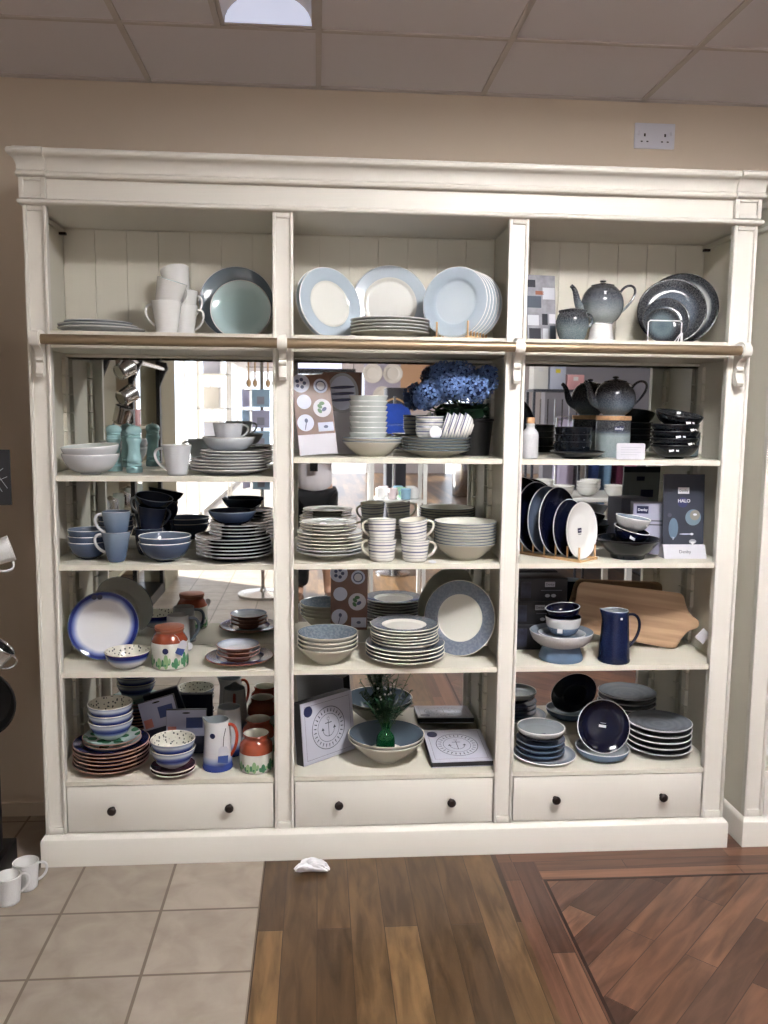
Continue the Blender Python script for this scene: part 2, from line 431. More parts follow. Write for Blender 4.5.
LPL = [f'square lit ceiling panel {w}' for w in ('brightest, nearest the cabinet', 'above the white table side, near the cabinet', 'over the black shelf unit wall', 'over the aisle behind the photographer', 'over the grey partition and white rack',
       'near the right wall, closer to the cabinet', 'near the right wall, by the grey partition', 'over the middle aisle past the light box', 'beyond the grey partition, middle distance', 'beside the glazed front, far down the shop',
       'far down the shop on the right', 'near the right wall, far down the shop', 'last one before the far doors')]
for i, (x0, x1, y0, y1) in enumerate(lit):
    t = empty('ceiling_light', ((x0+x1)/2, (y0+y1)/2, CEIL), 0, LPL[i], 'ceiling light', 'square lit ceiling panels')
    hw, hl = (x1-x0)/2, (y1-y0)/2
    bm = bmesh.new()
    add_box(bm, -hw, -hw+0.02, -hl, hl, -0.003, 0.02); add_box(bm, hw-0.02, hw, -hl, hl, -0.003, 0.02)
    add_box(bm, -hw, hw, -hl, -hl+0.02, -0.003, 0.02); add_box(bm, -hw, hw, hl-0.02, hl, -0.003, 0.02)
    link('frame', to_mesh(bm, 'frame', M['white'], False), t)
    bm = bmesh.new(); add_box(bm, -hw+0.02, hw-0.02, -hl+0.02, hl-0.02, 0.006, 0.014)
    link('diffuser', to_mesh(bm, 'diffuser', M['lens'] if i == 0 else M['lensfar'], False), t)

# socket on the wall
t = empty('wall_socket', (1.19, WY, 2.475), 0, 'white double wall socket high above the cabinet', 'socket')
bm = bmesh.new(); add_box(bm, -0.073, 0.073, -0.009, 0, -0.043, 0.043, bev=0.002); link('face_plate', to_mesh(bm, 'face_plate', M['socket']), t)
for s in (-1, 1):
    bm = bmesh.new(); cx = s*0.037
    add_box(bm, cx-0.003, cx+0.003, -0.0096, -0.009, -0.003, 0.007)
    add_box(bm, cx-0.014, cx-0.007, -0.0096, -0.009, -0.022, -0.018); add_box(bm, cx+0.007, cx+0.014, -0.0096, -0.009, -0.022, -0.018)
    link('pin_holes', to_mesh(bm, 'pin_holes', M['slot'], False), t)
    bm = bmesh.new(); add_box(bm, s*0.060-0.004, s*0.060+0.004, -0.013, -0.009, 0.001, 0.015, bev=0.001); link('rocker_switch', to_mesh(bm, 'rocker_switch', M['socket']), t)

# ================================================================== THE CABINET
def cabinet(x_out0, posts, x_out1, bays, levels, label, cat='display cabinet', with_rail=True):
    """posts: (x0,x1) of the face posts; bays: (x0,x1) inner faces; levels: shelf heights per bay"""
    t = empty('display_cabinet', ((x_out0+x_out1)/2, 0.17, 0), 0, label, cat)
    ox = -(x_out0+x_out1)/2; oy = -0.17
    def part(name, bm, m, parent=t, smooth=True):
        bmesh.ops.translate(bm, verts=bm.verts, vec=(ox, oy, 0))
        return link(name, to_mesh(bm, name, m, smooth, 30), parent)
    def sweep(name, prof, x0, x1, yb, m=M['cream']):
        bm = bmesh.new(); cols = []
        for o, z in prof:
            q = o*0.55
            cols.append([bm.verts.new(p) for p in ((x0-q, yb, z), (x0-q, -o, z), (x1+q, -o, z), (x1+q, yb, z))])
        for a, b in zip(cols, cols[1:]):
            for i in range(3): bm.faces.new((a[i], a[i+1], b[i+1], b[i]))
        bm.faces.new([cols[0][i] for i in range(4)]); bm.faces.new([cols[-1][i] for i in range(4)])
        bm.faces.new([c[0] for c in cols]); bm.faces.new([c[3] for c in cols])
        return part(name, bm, m)
    # plinth
    sweep('plinth', [(0.0, 0.0), (0.021, 0.0), (0.021, 0.083), (0.019, 0.090), (0.012, 0.096), (0.006, 0.099), (0.0, 0.101)], x_out0, x_out1, 0.35)
    # side panels and dividers
    for (a, b) in ((x_out0, bays[0][0]), (bays[-1][1], x_out1)):
        bm = bmesh.new(); add_box(bm, a, b, 0.022, 0.345, 0.10, 2.20); part('side_panel', bm, M['cream_in'])
    for i in range(len(bays)-1):
        bm = bmesh.new(); add_box(bm, bays[i][1], bays[i+1][0], 0.022, 0.330, 0.10, 2.20); part('divider', bm, M['cream_in'])
    # face posts with a sunk panel
    for n, (a, b) in enumerate(posts):
        bm = bmesh.new()
        add_box(bm, a, b, 0.009, 0.026, 0.10, 2.103)
        e = 0.0105
        for (p, q, r, s) in ((a, a+e, 0.10, 2.103), (b-e, b, 0.10, 2.103), (a+e, b-e, 0.10, 0.125), (a+e, b-e, 2.085, 2.103)):
            add_box(bm, p, q, 0.0, 0.014, r, s, bev=0.0025)
        part('face_post', bm, M['cream'])
    # frieze
    bm = bmesh.new(); add_box(bm, x_out0, x_out1, 0.0, 0.022, 2.115, 2.20)
    add_box(bm, x_out0, x_out1, 0.022, 0.345, 2.185, 2.20)
    part('frieze', bm, M['cream'])
    for (a, b) in ((posts[0][0], posts[0][1]+0.006), (posts[-1][0]-0.006, posts[-1][1])):
        bm = bmesh.new(); add_box(bm, a-0.004, b, -0.008, 0.02, 2.115, 2.185)
        for (p, q, r, s) in ((a-0.004, a+0.010, 2.118, 2.180), (b-0.014, b, 2.118, 2.180), (a+0.010, b-0.014, 2.118, 2.130), (a+0.010, b-0.014, 2.169, 2.180)):
            add_box(bm, p, q, -0.016, -0.008, r, s, bev=0.0015)
        part('corner_block', bm, M['cream'])
    sweep('lower_moulding', [(0.0, 2.100), (0.010, 2.100), (0.017, 2.104), (0.019, 2.109), (0.017, 2.114), (0.008, 2.118), (0.0, 2.119)], x_out0, x_out1, 0.35)
    prof = [(0.0, 2.178), (0.012, 2.178), (0.019, 2.182), (0.021, 2.188), (0.018, 2.194), (0.012, 2.197)]
    for i in range(9):
        a = i/8*PI/2; prof.append((0.014+0.026*(1-math.cos(a)), 2.199+0.035*math.sin(a)))
    prof += [(0.043, 2.236), (0.048, 2.239), (0.050, 2.245), (0.048, 2.252), (0.043, 2.256), (0.0, 2.256)]
    sweep('cornice', prof, x_out0, x_out1, 0.35)
    for s, (a, b) in ((-1, posts[0]), (1, posts[-1])):      # the cornice breaks forward over the corner blocks
        bm = bmesh.new(); q = [(o+0.009, z) for o, z in prof]
        xa, xb = (a-0.006, b+0.010) if s < 0 else (a-0.010, b+0.006)
        add_prism(bm, [(-o, z) for o, z in [(-0.0, 2.178)]+q[1:-1]+[(-0.0, 2.2565)]], xa, xb, axis='x')
        part('cornice_end', bm, M['cream'])
    # back: painted panelling up top, then mirrors
    for (a, b) in bays:
        bm = bmesh.new(); w = (b-a)/7
        for k in range(7): add_box(bm, a+k*w+0.001, a+(k+1)*w-0.001, 0.330, 0.336, 1.66, 2.096, bev=0.0008)
        add_box(bm, a, b, 0.326, 0.336, 2.098, 2.20); add_box(bm, a, b, 0.336, 0.345, 0.10, 2.20)
        add_box(bm, a, b, 0.322, 0.330, 1.668, 1.678)
        part('back_panel', bm, M['cream_in'], smooth=False)
        bm = bmesh.new(); add_box(bm, a+0.001, b-0.001, 0.330, 0.3345, 0.281, 1.668); part('mirror_panel', bm, M['mirror'], smooth=False)
    # top display shelf, floor shelf
    for n, (a, b) in enumerate(bays):
        bm = bmesh.new(); add_box(bm, a+0.001, b-0.001, 0.0265, 0.326, 1.679, 1.731); add_box(bm, posts[n][1]+0.0005, posts[n+1][0]-0.0005, 0.006, 0.0265, 1.679, 1.731); part('shelf', bm, M['cream_in'])
        bm = bmesh.new(); add_box(bm, a+0.001, b-0.001, 0.0265, 0.329, 0.266, 0.280); add_box(bm, posts[n][1]+0.0005, posts[n+1][0]-0.0005, 0.003, 0.0265, 0.266, 0.280); part('shelf', bm, M['cream_in'])
        for z in levels[n]:
            bm = bmesh.new(); add_box(bm, a+0.003, b-0.003, 0.0265, 0.327, z-0.017, z); add_box(bm, posts[n][1]+0.0005, posts[n+1][0]-0.0005, 0.008, 0.0265, z-0.017, z); part('shelf', bm, M['cream_in'])
    # notched shelf supports
    for n, (a, b) in enumerate(bays):
        for xs0, s in ((a, 1), (b, -1)):
            for yy in (0.035, 0.270):
                bm = bmesh.new(); z = 0.283
                while z < 1.66:
                    z2 = min(z+0.0605, 1.666)
                    add_box(bm, min(xs0, xs0+s*0.012), max(xs0, xs0+s*0.012), yy, yy+0.034, z, z2-0.0025)
                    z += 0.063
                part('shelf_support', bm, M['cream_in'], smooth=False)
    # small cleat and bolt under the top at both ends
    for (xa, s) in ((bays[0][0], 1), (bays[-1][1], -1)):
        bm = bmesh.new(); add_box(bm, min(xa, xa+s*0.012), max(xa, xa+s*0.012), 0.03, 0.32, 2.078, 2.090); part('cleat', bm, M['cream_in'])
        bm = bmesh.new(); add_box(bm, min(xa, xa+s*0.022), max(xa, xa+s*0.022), 0.285, 0.300, 2.070, 2.078); part('bolt', bm, M['knob'])
    # drawers
    for n in range(len(bays)):
        a, b = posts[n][1]+0.004, posts[n+1][0]-0.004
        bm = bmesh.new(); add_box(bm, a, b, 0.003, 0.022, 0.1050, 0.2615, bev=0.0012); add_box(bm, a+0.02, b-0.02, 0.022, 0.31, 0.11, 0.25)
        d = part('drawer', bm, M['cream'])
        for fx in (0.218, 0.785) :
            bm = bmesh.new()
            add_lathe(bm, [(0.0, 0.0), (0.0065, 0.0), (0.0055, 0.004), (0.0045, 0.011), (0.010, 0.015), (0.0145, 0.020), (0.0145, 0.025), (0.010, 0.030), (0.0, 0.0315)], 20)
            bmesh.ops.rotate(bm, verts=bm.verts, cent=(0, 0, 0), matrix=Matrix.Rotation(PI/2, 3, 'X'))
            bmesh.ops.translate(bm, verts=bm.verts, vec=(a+(b-a)*fx+ox, 0.003+oy, 0.186))
            link('knob', to_mesh(bm, 'knob', M['knob']), d)
    if with_rail:
        # scrolled brackets that hold the rail
        for n, (a, b) in enumerate(posts):
            c = (a+b)/2; c += 0.008 if n == 0 else (-0.006 if n == len(posts)-1 else 0)
            pts = []
            for k in range(15):
                t_ = PI*1.10-2*PI*0.72*k/14; pts.append((-0.050+0.024*math.cos(t_)*-1, 1.700+0.024*math.sin(t_)))
            poly = [(0.002, 1.722), (-0.018, 1.727), (-0.034, 1.729), (-0.050, 1.7275), (-0.064, 1.722), (-0.0715, 1.712), (-0.0735, 1.700), (-0.070, 1.689),
                    (-0.061, 1.680), (-0.046, 1.675), (-0.032, 1.668), (-0.022, 1.656), (-0.020, 1.650), (-0.026, 1.645), (-0.026, 1.638), (-0.018, 1.632),
                    (-0.020, 1.618), (-0.027, 1.606), (-0.031, 1.598), (-0.026, 1.590), (-0.016, 1.587), (-0.006, 1.592), (0.002, 1.596)]
            bm = bmesh.new(); add_prism(bm, poly, c-0.011, c+0.011, axis='x')
            add_tube(bm, [(c-0.015, -0.050, 1.700), (c+0.015, -0.050, 1.700)], 0.0205, 20)
            part('bracket', bm, M['cream'])
        for n in range(len(posts)-1):
            a = (posts[n][0]+posts[n][1])/2+(0.023 if n == 0 else 0.015); b = (posts[n+1][0]+posts[n+1][1])/2-(0.021 if n == len(posts)-2 else 0.015)
            bm = bmesh.new(); add_tube(bm, [(a, -0.050, 1.700), (b, -0.050, 1.700)], 0.0155, 20); part('display_rail', bm, M['brass'])
    return t
POSTS = [(-0.8885, -0.8204), (-0.142, -0.0776), (0.5998, 0.6633), (1.3332, 1.4102)]
BAYS = [(-0.865, -0.120), (-0.100, 0.6215), (0.6415, 1.386)]
LEV = [(1.283, 0.998, 0.645), (1.345, 0.999, 0.647), (1.344, 1.000, 0.648)]
cab = cabinet(-0.8885, POSTS, 1.4102, BAYS, LEV, 'wide cream painted display cabinet with three mirrored bays, brass rail and drawers')
NB = 1.487
cabinet(NB, [(NB, NB+0.068), (NB+0.747, NB+0.811)], NB+0.811, [(NB+0.024, NB+0.790)], [(1.283, 0.998, 0.645)],
        'matching cream display cabinet cut by the right edge of the photo')
S1, A, B_, C_, FL = 1.731, LEV[0], LEV[1], LEV[2], 0.280
# ================================================================== CROCKERY KIT
NTH = ['topmost', 'second from top', 'third from top', 'fourth from top', 'fifth from top', 'sixth from top', 'seventh from top', 'eighth from top', 'ninth from top']
def offset_profile(outer, t, foot):
    """outer: wall from the foot to the rim; returns (foot..rim, inner wall) one wall thickness inside"""
    inn = []
    n = len(outer)
    for i, (r, z) in enumerate(outer):
        a = outer[max(i-1, 0)]; b = outer[min(i+1, n-1)]
        dx, dz = b[0]-a[0], b[1]-a[1]; L = math.hypot(dx, dz) or 1
        inn.append((max(r-t*dz/L, 0.001), z+t*dx/L))
    return inn
def dish(name, R, h, rf, t, foot, wall, mats, seg=48, ft=0.004):
    """wall(s)->(radius share, height share) runs from the foot ring (0) to the rim (1)"""
    n = 14
    outer = []
    for i in range(n+1):
        a, b = wall(i/n); outer.append((rf+0.0015+(R-rf-0.0015)*a, foot+(h-foot-t*0.6)*b))
    inn = offset_profile(outer, t, foot)
    inn = [p for p in inn if p[0] > 0.002]
    prof = [(0, foot), (rf-ft-0.0045, foot), (rf-ft-0.0035, 0.0), (rf-0.0035, 0.0), (rf-0.001, foot*0.8)]+outer
    k1 = len(prof)-1
    # rounded lip
    (ro, zo), (ri, zi) = outer[-1], inn[-1]
    mx, mz = (ro+ri)/2, (zo+zi)/2; ex, ez = outer[-1][0]-outer[-2][0], outer[-1][1]-outer[-2][1]; L = math.hypot(ex, ez)
    prof.append((mx+ex/L*t*0.5, mz+ez/L*t*0.5))
    prof += list(reversed(inn)); k2 = k1+2
    flat_z = foot+t
    last = prof[-1]
    prof.append((max(last[0]-0.004, 0.003), min(last[1], flat_z+0.0003))); prof.append((0, flat_z))
    mis = [0 if i < k1 else (2 if i < k2 else 1) for i in range(len(prof)-1)]
    bm = bmesh.new(); add_lathe(bm, prof, seg, mis)
    return to_mesh(bm, name, mats, True, 50)
def coupe(s): return (s, s**1.7)
def rimmed(s):
    if s < 0.34: q = s/0.34; return (s*0.9, 0.62*(q*q*(3-2*q)))
    q = (s-0.34)/0.66; return (0.306+0.694*q, 0.62+0.38*q)
def walled(s): a = s*PI/2*0.93; return (math.sin(a)/math.sin(PI/2*0.93), (1-math.cos(a))/(1-math.cos(PI/2*0.93)))
def bowlw(s): a = s*R_(66); return (math.sin(a)/math.sin(R_(66)), (1-math.cos(a))/(1-math.cos(R_(66))))
def openbowl(s): return (s, s**1.25)
def flare(s): return (s**1.3, s)
def cone(s): return (s**0.8, s)

def single(name, me, x, y, z, label, cat, group=None, rot=(0, 0, 0)):
    o = link(name, me, None, (x, y, z), rot)
    return tag(o, label, cat, group)
def stack(name, me, n, x, y, z, pitch, desc, where, cat, group=None, jit=0.0025, tilt=0.0):
    """n copies, lowest first; returns the height on which the next thing rests"""
    for i in range(n):
        k = n-1-i
        pos = '' if n == 1 else ('bottom one' if k == n-1 else NTH[k])
        lab = f"{desc}, {pos} {where}" if pos else f"{desc} {where}"
        single(name, me, x+random.uniform(-jit, jit), y+random.uniform(-jit, jit), z+i*pitch+0.0002, lab, cat, group, (0, 0, random.uniform(0, 6)))
    return z+n*pitch+0.0002
def stand(name, me, x, back, z, lean, yaw, label, cat, group=None, roll=0.0):
    """a plate on its edge: face towards the room, leaning back, turned by yaw, its rearmost point at depth back"""
    o = single(name, me, x, 0.1, z, label, cat, group)
    o.rotation_euler = (Matrix.Rotation(yaw, 3, 'Z') @ Matrix.Rotation(PI/2-lean, 3, 'X') @ Matrix.Rotation(roll, 3, 'Z')).to_euler()
    settle(o, z, back)
    return o
def handle_mesh(name, pts, rad, m, flat=1.0):
    bm = bmesh.new(); add_tube(bm, pts, rad, 10, flat=flat); return to_mesh(bm, name, m)
def cup_body(name, rb, rt, h, t, mats, foot=0.003, curve=1.0, rf=None, seg=44):
    rf = rf or rb*0.86
    n = 10; outer = []
    for i in range(n+1):
        s = i/n; outer.append((rb+(rt-rb)*s**curve, 0.004+(h-0.005)*s))
    prof = [(0, foot), (rf-0.004, foot), (rf-0.003, 0), (rf, 0)]+outer
    k1 = len(prof)-1; prof.append((rt-t/2, h)); inn = offset_profile(outer, t, 0); prof += [(r, z) for r, z in reversed(inn) if z > t*1.5+0.003]
    k2 = k1+2; last = prof[-1]; prof += [(last[0]-0.006, 0.008), (0, 0.007)]
    mis = [0 if i < k1 else (2 if i < k2 else 1) for i in range(len(prof)-1)]
    bm = bmesh.new(); add_lathe(bm, prof, seg, mis); return to_mesh(bm, name, mats, True, 50)
def mug_kind(body_me, handle_me, name='mug'):
    """returns a maker; each mug is an Empty with body and handle"""
    proto = {}
    def make(x, y, z, rz, label, group=None, tilt=None, cat='mug', bl=None, hl=None):
        t = empty(name, (x, y, z+0.0002), rz, label, cat, group)
        link('body', body_me, t); h = link('handle', handle_me, t)
        if hl: h['label'] = hl
        if tilt: t.rotation_euler = tilt
        return t
    return make

# ------------------------------------------------------------------ glazes
G = {}
WHT = (236, 236, 234)
G['white'] = M['porcelain']; G['bone'] = M['bone']
G['palegrey'] = glaze('pale_grey_ceramic', [(0, (196, 200, 206)), (0.2, (204, 208, 213))], rough=0.2)
G['greyblue_in'] = glaze('slate_blue_plate_glaze', [(0, (138, 150, 160)), (0.09, (130, 144, 154)), (0.14, (112, 128, 142))], rough=0.13, wob=0.02)
G['paleblue'] = glaze('pale_turquoise_glaze', [(0, (178, 208, 211)), (0.07, (184, 212, 214)), (0.1, (194, 216, 218))], rough=0.1, wob=0.01)
G['skyrim'] = glaze('sky_blue_rim_glaze', [(0, (236, 236, 230)), (0.0935, (236, 236, 230)), (0.0936, (196, 208, 218)), (0.14, (200, 212, 222))], interp='CONSTANT', rough=0.12)
G['skyrim_s'] = glaze('sky_blue_rim_glaze_small', [(0, (236, 236, 230)), (0.079, (236, 236, 230)), (0.0791, (190, 204, 216)), (0.12, (198, 210, 220))], interp='CONSTANT', rough=0.12)
G['sky'] = glaze('sky_blue_glaze', [(0, (196, 208, 218)), (0.07, (190, 204, 216)), (0.072, (178, 194, 208)), (0.12, (188, 202, 214))], rough=0.12)
G['whiterim'] = M['bone']
G['darkhalo_in'] = glaze('dark_rimmed_speckled_glaze', [(0, (104, 114, 122)), (0.035, (84, 96, 106)), (0.055, (40, 46, 56)), (0.1, (20, 24, 32)), (0.14, (14, 16, 22))], rough=0.12, spec=0.28, speck=0.10, wob=0.01)
G['halo_big'] = glaze('dark_rimmed_pale_glaze', [(0, (186, 190, 190)), (0.094, (188, 192, 190)), (0.105, (46, 52, 60)), (0.118, (16, 18, 24)), (0.14, (14, 16, 22))], rough=0.12, spec=0.28, speck=0.10, wob=0.006)
G['halo_mid'] = glaze('dark_rimmed_blue_glaze', [(0, (86, 100, 118)), (0.06, (80, 92, 108)), (0.08, (44, 52, 66)), (0.092, (20, 24, 32)), (0.13, (14, 16, 22))], rough=0.12, spec=0.28, speck=0.12, wob=0.006)
G['halo_small'] = glaze('dark_rimmed_small_glaze', [(0, (78, 96, 106)), (0.03, (96, 112, 120)), (0.050, (30, 36, 44)), (0.056, (14, 16, 22)), (0.14, (14, 16, 22))], rough=0.12, spec=0.28, speck=0.08, wob=0.006)
G['dark'] = glaze('near_black_glaze', [(0, (17, 20, 27)), (0.08, (13, 16, 22)), (0.14, (8, 9, 13))], rough=0.1, spec=0.28, speck=0.05, speckcol=(80, 100, 115))
G['navy'] = glaze('navy_glaze', [(0, (14, 19, 42)), (0.09, (11, 14, 34)), (0.12, (8, 10, 26))], rough=0.1, spec=0.28)
G['denim'] = glaze('denim_blue_glaze', [(0, (104, 114, 130)), (0.08, (92, 104, 124)), (0.12, (78, 92, 114))], rough=0.14, wob=0.02)
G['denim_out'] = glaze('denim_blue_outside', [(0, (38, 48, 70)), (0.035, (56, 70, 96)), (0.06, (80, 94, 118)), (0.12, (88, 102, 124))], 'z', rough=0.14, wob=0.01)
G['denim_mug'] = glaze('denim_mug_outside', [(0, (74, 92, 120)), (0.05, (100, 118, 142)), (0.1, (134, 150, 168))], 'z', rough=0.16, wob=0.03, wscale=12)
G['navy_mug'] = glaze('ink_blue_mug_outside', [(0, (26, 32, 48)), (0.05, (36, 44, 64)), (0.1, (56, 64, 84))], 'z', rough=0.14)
G['ink'] = glaze('ink_blue_glaze', [(0, (36, 44, 60)), (0.1, (28, 36, 52))], rough=0.14)
G['inkplate'] = glaze('ink_plate_glaze', [(0, (44, 52, 68)), (0.1, (36, 44, 60)), (0.13, (28, 34, 48))], rough=0.14)
G['greyrim'] = glaze('slate_grey_rim_glaze', [(0, (226, 226, 218)), (0.088, (226, 226, 218)), (0.0882, (92, 102, 116)), (0.15, (86, 96, 110))], interp='CONSTANT', rough=0.12, speck=0.05, sscale=120)
G['greyrim_s'] = glaze('slate_grey_rim_small', [(0, (226, 226, 218)), (0.066, (226, 226, 218)), (0.0662, (104, 116, 126)), (0.15, (104, 116, 126))], interp='CONSTANT', rough=0.12, speck=0.12, sscale=120)
G['greyin'] = glaze('slate_grey_bowl_inside', [(0, (222, 222, 214)), (0.052, (222, 222, 214)), (0.0522, (98, 110, 120)), (0.15, (104, 116, 126))], interp='CONSTANT', rough=0.1, speck=0.12, sscale=120)
G['platter'] = glaze('grey_rimmed_platter_glaze', [(0, (222, 221, 212)), (0.083, (222, 221, 212)), (0.0832, (116, 126, 142)), (0.15, (104, 114, 130))], interp='CONSTANT', rough=0.12, speck=0.1, sscale=120)
G['linein'] = glaze('grey_lined_bone_glaze', [(0, (226, 226, 218)), (0.062, (226, 226, 218)), (0.064, (120, 130, 142)), (0.068, (226, 226, 218)), (0.074, (130, 140, 150)), (0.077, (226, 226, 218)), (0.15, (222, 224, 220))], interp='CONSTANT', rough=0.14)
G['celadon'] = glaze('pale_celadon_glaze', [(0, (206, 212, 208)), (0.1, (198, 206, 204))], rough=0.14)
G['greyplate'] = glaze('soft_grey_plate_glaze', [(0, (150, 158, 162)), (0.09, (144, 152, 158)), (0.13, (120, 130, 138))], rough=0.14)
G['bluerim'] = glaze('cobalt_rimmed_glaze', [(0, (226, 226, 226)), (0.084, (222, 224, 230)), (0.097, (120, 136, 190)), (0.105, (30, 42, 112)), (0.13, (22, 30, 92))], rough=0.1, wob=0.012, wscale=14)
G['bluerim_s'] = glaze('cobalt_rimmed_small_glaze', [(0, (214, 218, 224)), (0.06, (196, 204, 216)), (0.075, (66, 80, 130)), (0.09, (24, 32, 84)), (0.13, (22, 30, 80))], rough=0.1, wob=0.01, wscale=20)
G['cobaltband'] = glaze('cobalt_banded_outside', [(0, (216, 218, 222)), (0.026, (214, 218, 226)), (0.036, (110, 128, 180)), (0.043, (26, 36, 108)), (0.052, (30, 40, 112)), (0.058, (120, 60, 50))], 'z', rough=0.12, wob=0.003)
G['cobaltstripe'] = glaze('cobalt_striped_outside', [(0, (206, 216, 216)), (0.022, (198, 208, 216)), (0.031, (90, 106, 162)), (0.037, (26, 36, 104)), (0.046, (70, 86, 146)), (0.056, (190, 200, 214)), (0.07, (40, 50, 110))], 'z', rough=0.12, wob=0.003)
G['bluewhite'] = glaze('pale_stripe_outside', [(0, (214, 214, 216)), (0.015, (222, 224, 226)), (0.08, (230, 230, 230))], 'z', rough=0.15)
def sprig(name, base, dark, scale=60, th=0.30):
    m, nt, b = newmat(name); b.inputs['Roughness'].default_value = 0.15
    tc = nt.nodes.new('ShaderNodeTexCoord'); v = nt.nodes.new('ShaderNodeTexVoronoi'); v.inputs['Scale'].default_value = scale
    nt.links.new(tc.outputs['Object'], v.inputs['Vector'])
    r = nt.nodes.new('ShaderNodeValToRGB'); r.color_ramp.interpolation = 'CONSTANT'
    r.color_ramp.elements[0].color = srgb(dark); r.color_ramp.elements[1].position = th; r.color_ramp.elements[1].color = srgb(base)
    nt.links.new(v.outputs['Distance'], r.inputs['Fac']); nt.links.new(r.outputs['Color'], b.inputs['Base Color']); return m
G['sprig'] = sprig('small_leaf_sprigs_on_white', (222, 220, 208), (84, 88, 90), 95, 0.30)
G['greenleaf'] = sprig('green_leaves_on_pale_blue', (176, 198, 196), (64, 120, 92), 26, 0.42)
G['halospeck'] = glaze('speckled_blue_grey_outside', [(0, (84, 100, 106)), (0.035, (104, 118, 122)), (0.06, (60, 70, 78)), (0.075, (30, 34, 42)), (0.2, (16, 18, 24))], 'z', rough=0.12, spec=0.28, speck=0.12, wob=0.012)
G['teapotg'] = glaze('teapot_reactive_glaze', [(0, (156, 162, 162)), (0.035, (138, 146, 148)), (0.065, (92, 100, 108)), (0.092, (44, 48, 58)), (0.115, (20, 22, 30)), (0.16, (16, 18, 24))], 'z', rough=0.1, spec=0.28, speck=0.15, wob=0.014)
G['teapotd'] = glaze('dark_teapot_reactive_glaze', [(0, (100, 116, 126)), (0.03, (78, 92, 104)), (0.06, (44, 50, 64)), (0.085, (22, 25, 34)), (0.13, (16, 18, 24))], 'z', rough=0.1, spec=0.28, speck=0.12, wob=0.014)
G['jar'] = glaze('canister_reactive_glaze', [(0, (120, 134, 138)), (0.075, (136, 150, 152)), (0.088, (60, 70, 84)), (0.096, (18, 22, 36)), (0.2, (14, 16, 26))], 'z', rough=0.12, spec=0.28, speck=0.16, wob=0.006)
G['pot_navy'] = glaze('deep_blue_jug_glaze', [(0, (14, 20, 42)), (0.06, (20, 28, 58)), (0.16, (18, 25, 54))], 'z', rough=0.12, spec=0.28, speck=0.08, speckcol=(70, 100, 150))
G['pasteblue'] = glaze('chalk_blue_glaze', [(0, (84, 106, 134)), (0.1, (96, 118, 144))], rough=0.16)
G['stoneout'] = glaze('white_stone_glaze', [(0, (196, 198, 200)), (0.1, (206, 207, 208))], rough=0.25, speck=0.25, speckcol=(150, 154, 160))
G['stonein'] = glaze('ripple_blue_grey_inside', [(0, (120, 134, 150)), (0.03, (170, 178, 186)), (0.05, (110, 124, 140)), (0.08, (176, 182, 188)), (0.1, (120, 132, 146)), (0.13, (176, 180, 184))], rough=0.18)
G['ripple'] = glaze('grey_ripple_glaze', [(0, (112, 118, 126))]+[(0.012*i, (112, 118, 126) if i % 2 else (122, 128, 136)) for i in range(1, 11)]+[(0.128, (160, 164, 168))], rough=0.2)
G['twotone'] = glaze('white_over_blue_outside', [(0, (70, 96, 128)), (0.03, (80, 106, 138)), (0.034, (196, 200, 204)), (0.064, (204, 206, 208)), (0.067, (24, 34, 60)), (0.1, (20, 28, 54))], 'z', rough=0.18, speck=0.2, wob=0.004)

M['clayrim'] = mat('pale_clay_rim', (178, 140, 126), 0.3)
# ------------------------------------------------------------------ meshes of each kind
K = {}
K['greyplate_md'] = dish('grey_plate_mid', 0.124, 0.018, 0.07, 0.0045, 0.004, coupe, [G['palegrey'], G['greyblue_in'], G['white']])
K['greyplate_lg'] = dish('grey_plate', 0.136, 0.020, 0.075, 0.0045, 0.004, coupe, [G['palegrey'], G['greyblue_in'], G['white']])
K['greyplate_sm'] = dish('grey_plate_small', 0.106, 0.016, 0.06, 0.004, 0.004, coupe, [G['palegrey'], G['greyblue_in'], G['white']])
K['bigslate'] = dish('slate_plate', 0.128, 0.020, 0.075, 0.0045, 0.004, coupe, [G['palegrey'], G['greyblue_in'], G['white']])
K['turq'] = dish('turquoise_plate', 0.101, 0.017, 0.06, 0.004, 0.004, coupe, [G['palegrey'], G['paleblue'], G['white']])
K['sky_big'] = dish('sky_rim_plate', 0.134, 0.018, 0.078, 0.0045, 0.005, rimmed, [G['bone'], G['skyrim'], G['white']])
K['sky_flat'] = dish('sky_flat_plate', 0.130, 0.020, 0.08, 0.0045, 0.005, rimmed, [G['bone'], G['sky'], G['white']])
K['sky_mid'] = dish('sky_rim_plate_mid', 0.123, 0.017, 0.07, 0.0045, 0.005, rimmed, [G['palegrey'], G['skyrim_s'], G['white']])
K['sky_all'] = dish('sky_plate', 0.113, 0.017, 0.066, 0.004, 0.005, rimmed, [G['palegrey'], G['sky'], G['white']])
K['pastabowl'] = dish('pasta_bowl', 0.134, 0.040, 0.06, 0.0045, 0.006, openbowl, [G['bone'], G['celadon'], G['white']])
K['boneplate'] = dish('bone_plate', 0.112, 0.018, 0.065, 0.0045, 0.005, rimmed, [G['bone'], G['celadon'], M['steelgrey']])
K['greydp'] = dish('grey_dinner_plate', 0.128, 0.020, 0.075, 0.0045, 0.005, coupe, [G['palegrey'], G['greyplate'], G['white']])
K['greysp'] = dish('grey_side_plate', 0.110, 0.018, 0.065, 0.0045, 0.005, coupe, [G['palegrey'], G['greyplate'], G['white']])
K['lowbowl_grey'] = dish('grey_low_bowl', 0.087, 0.052, 0.035, 0.004, 0.006, bowlw, [G['palegrey'], G['greyplate'], G['white']])
K['whitebowl'] = dish('white_bowl', 0.090, 0.066, 0.034, 0.004, 0.006, bowlw, [M['greyglaze'], G['celadon'], G['white']])
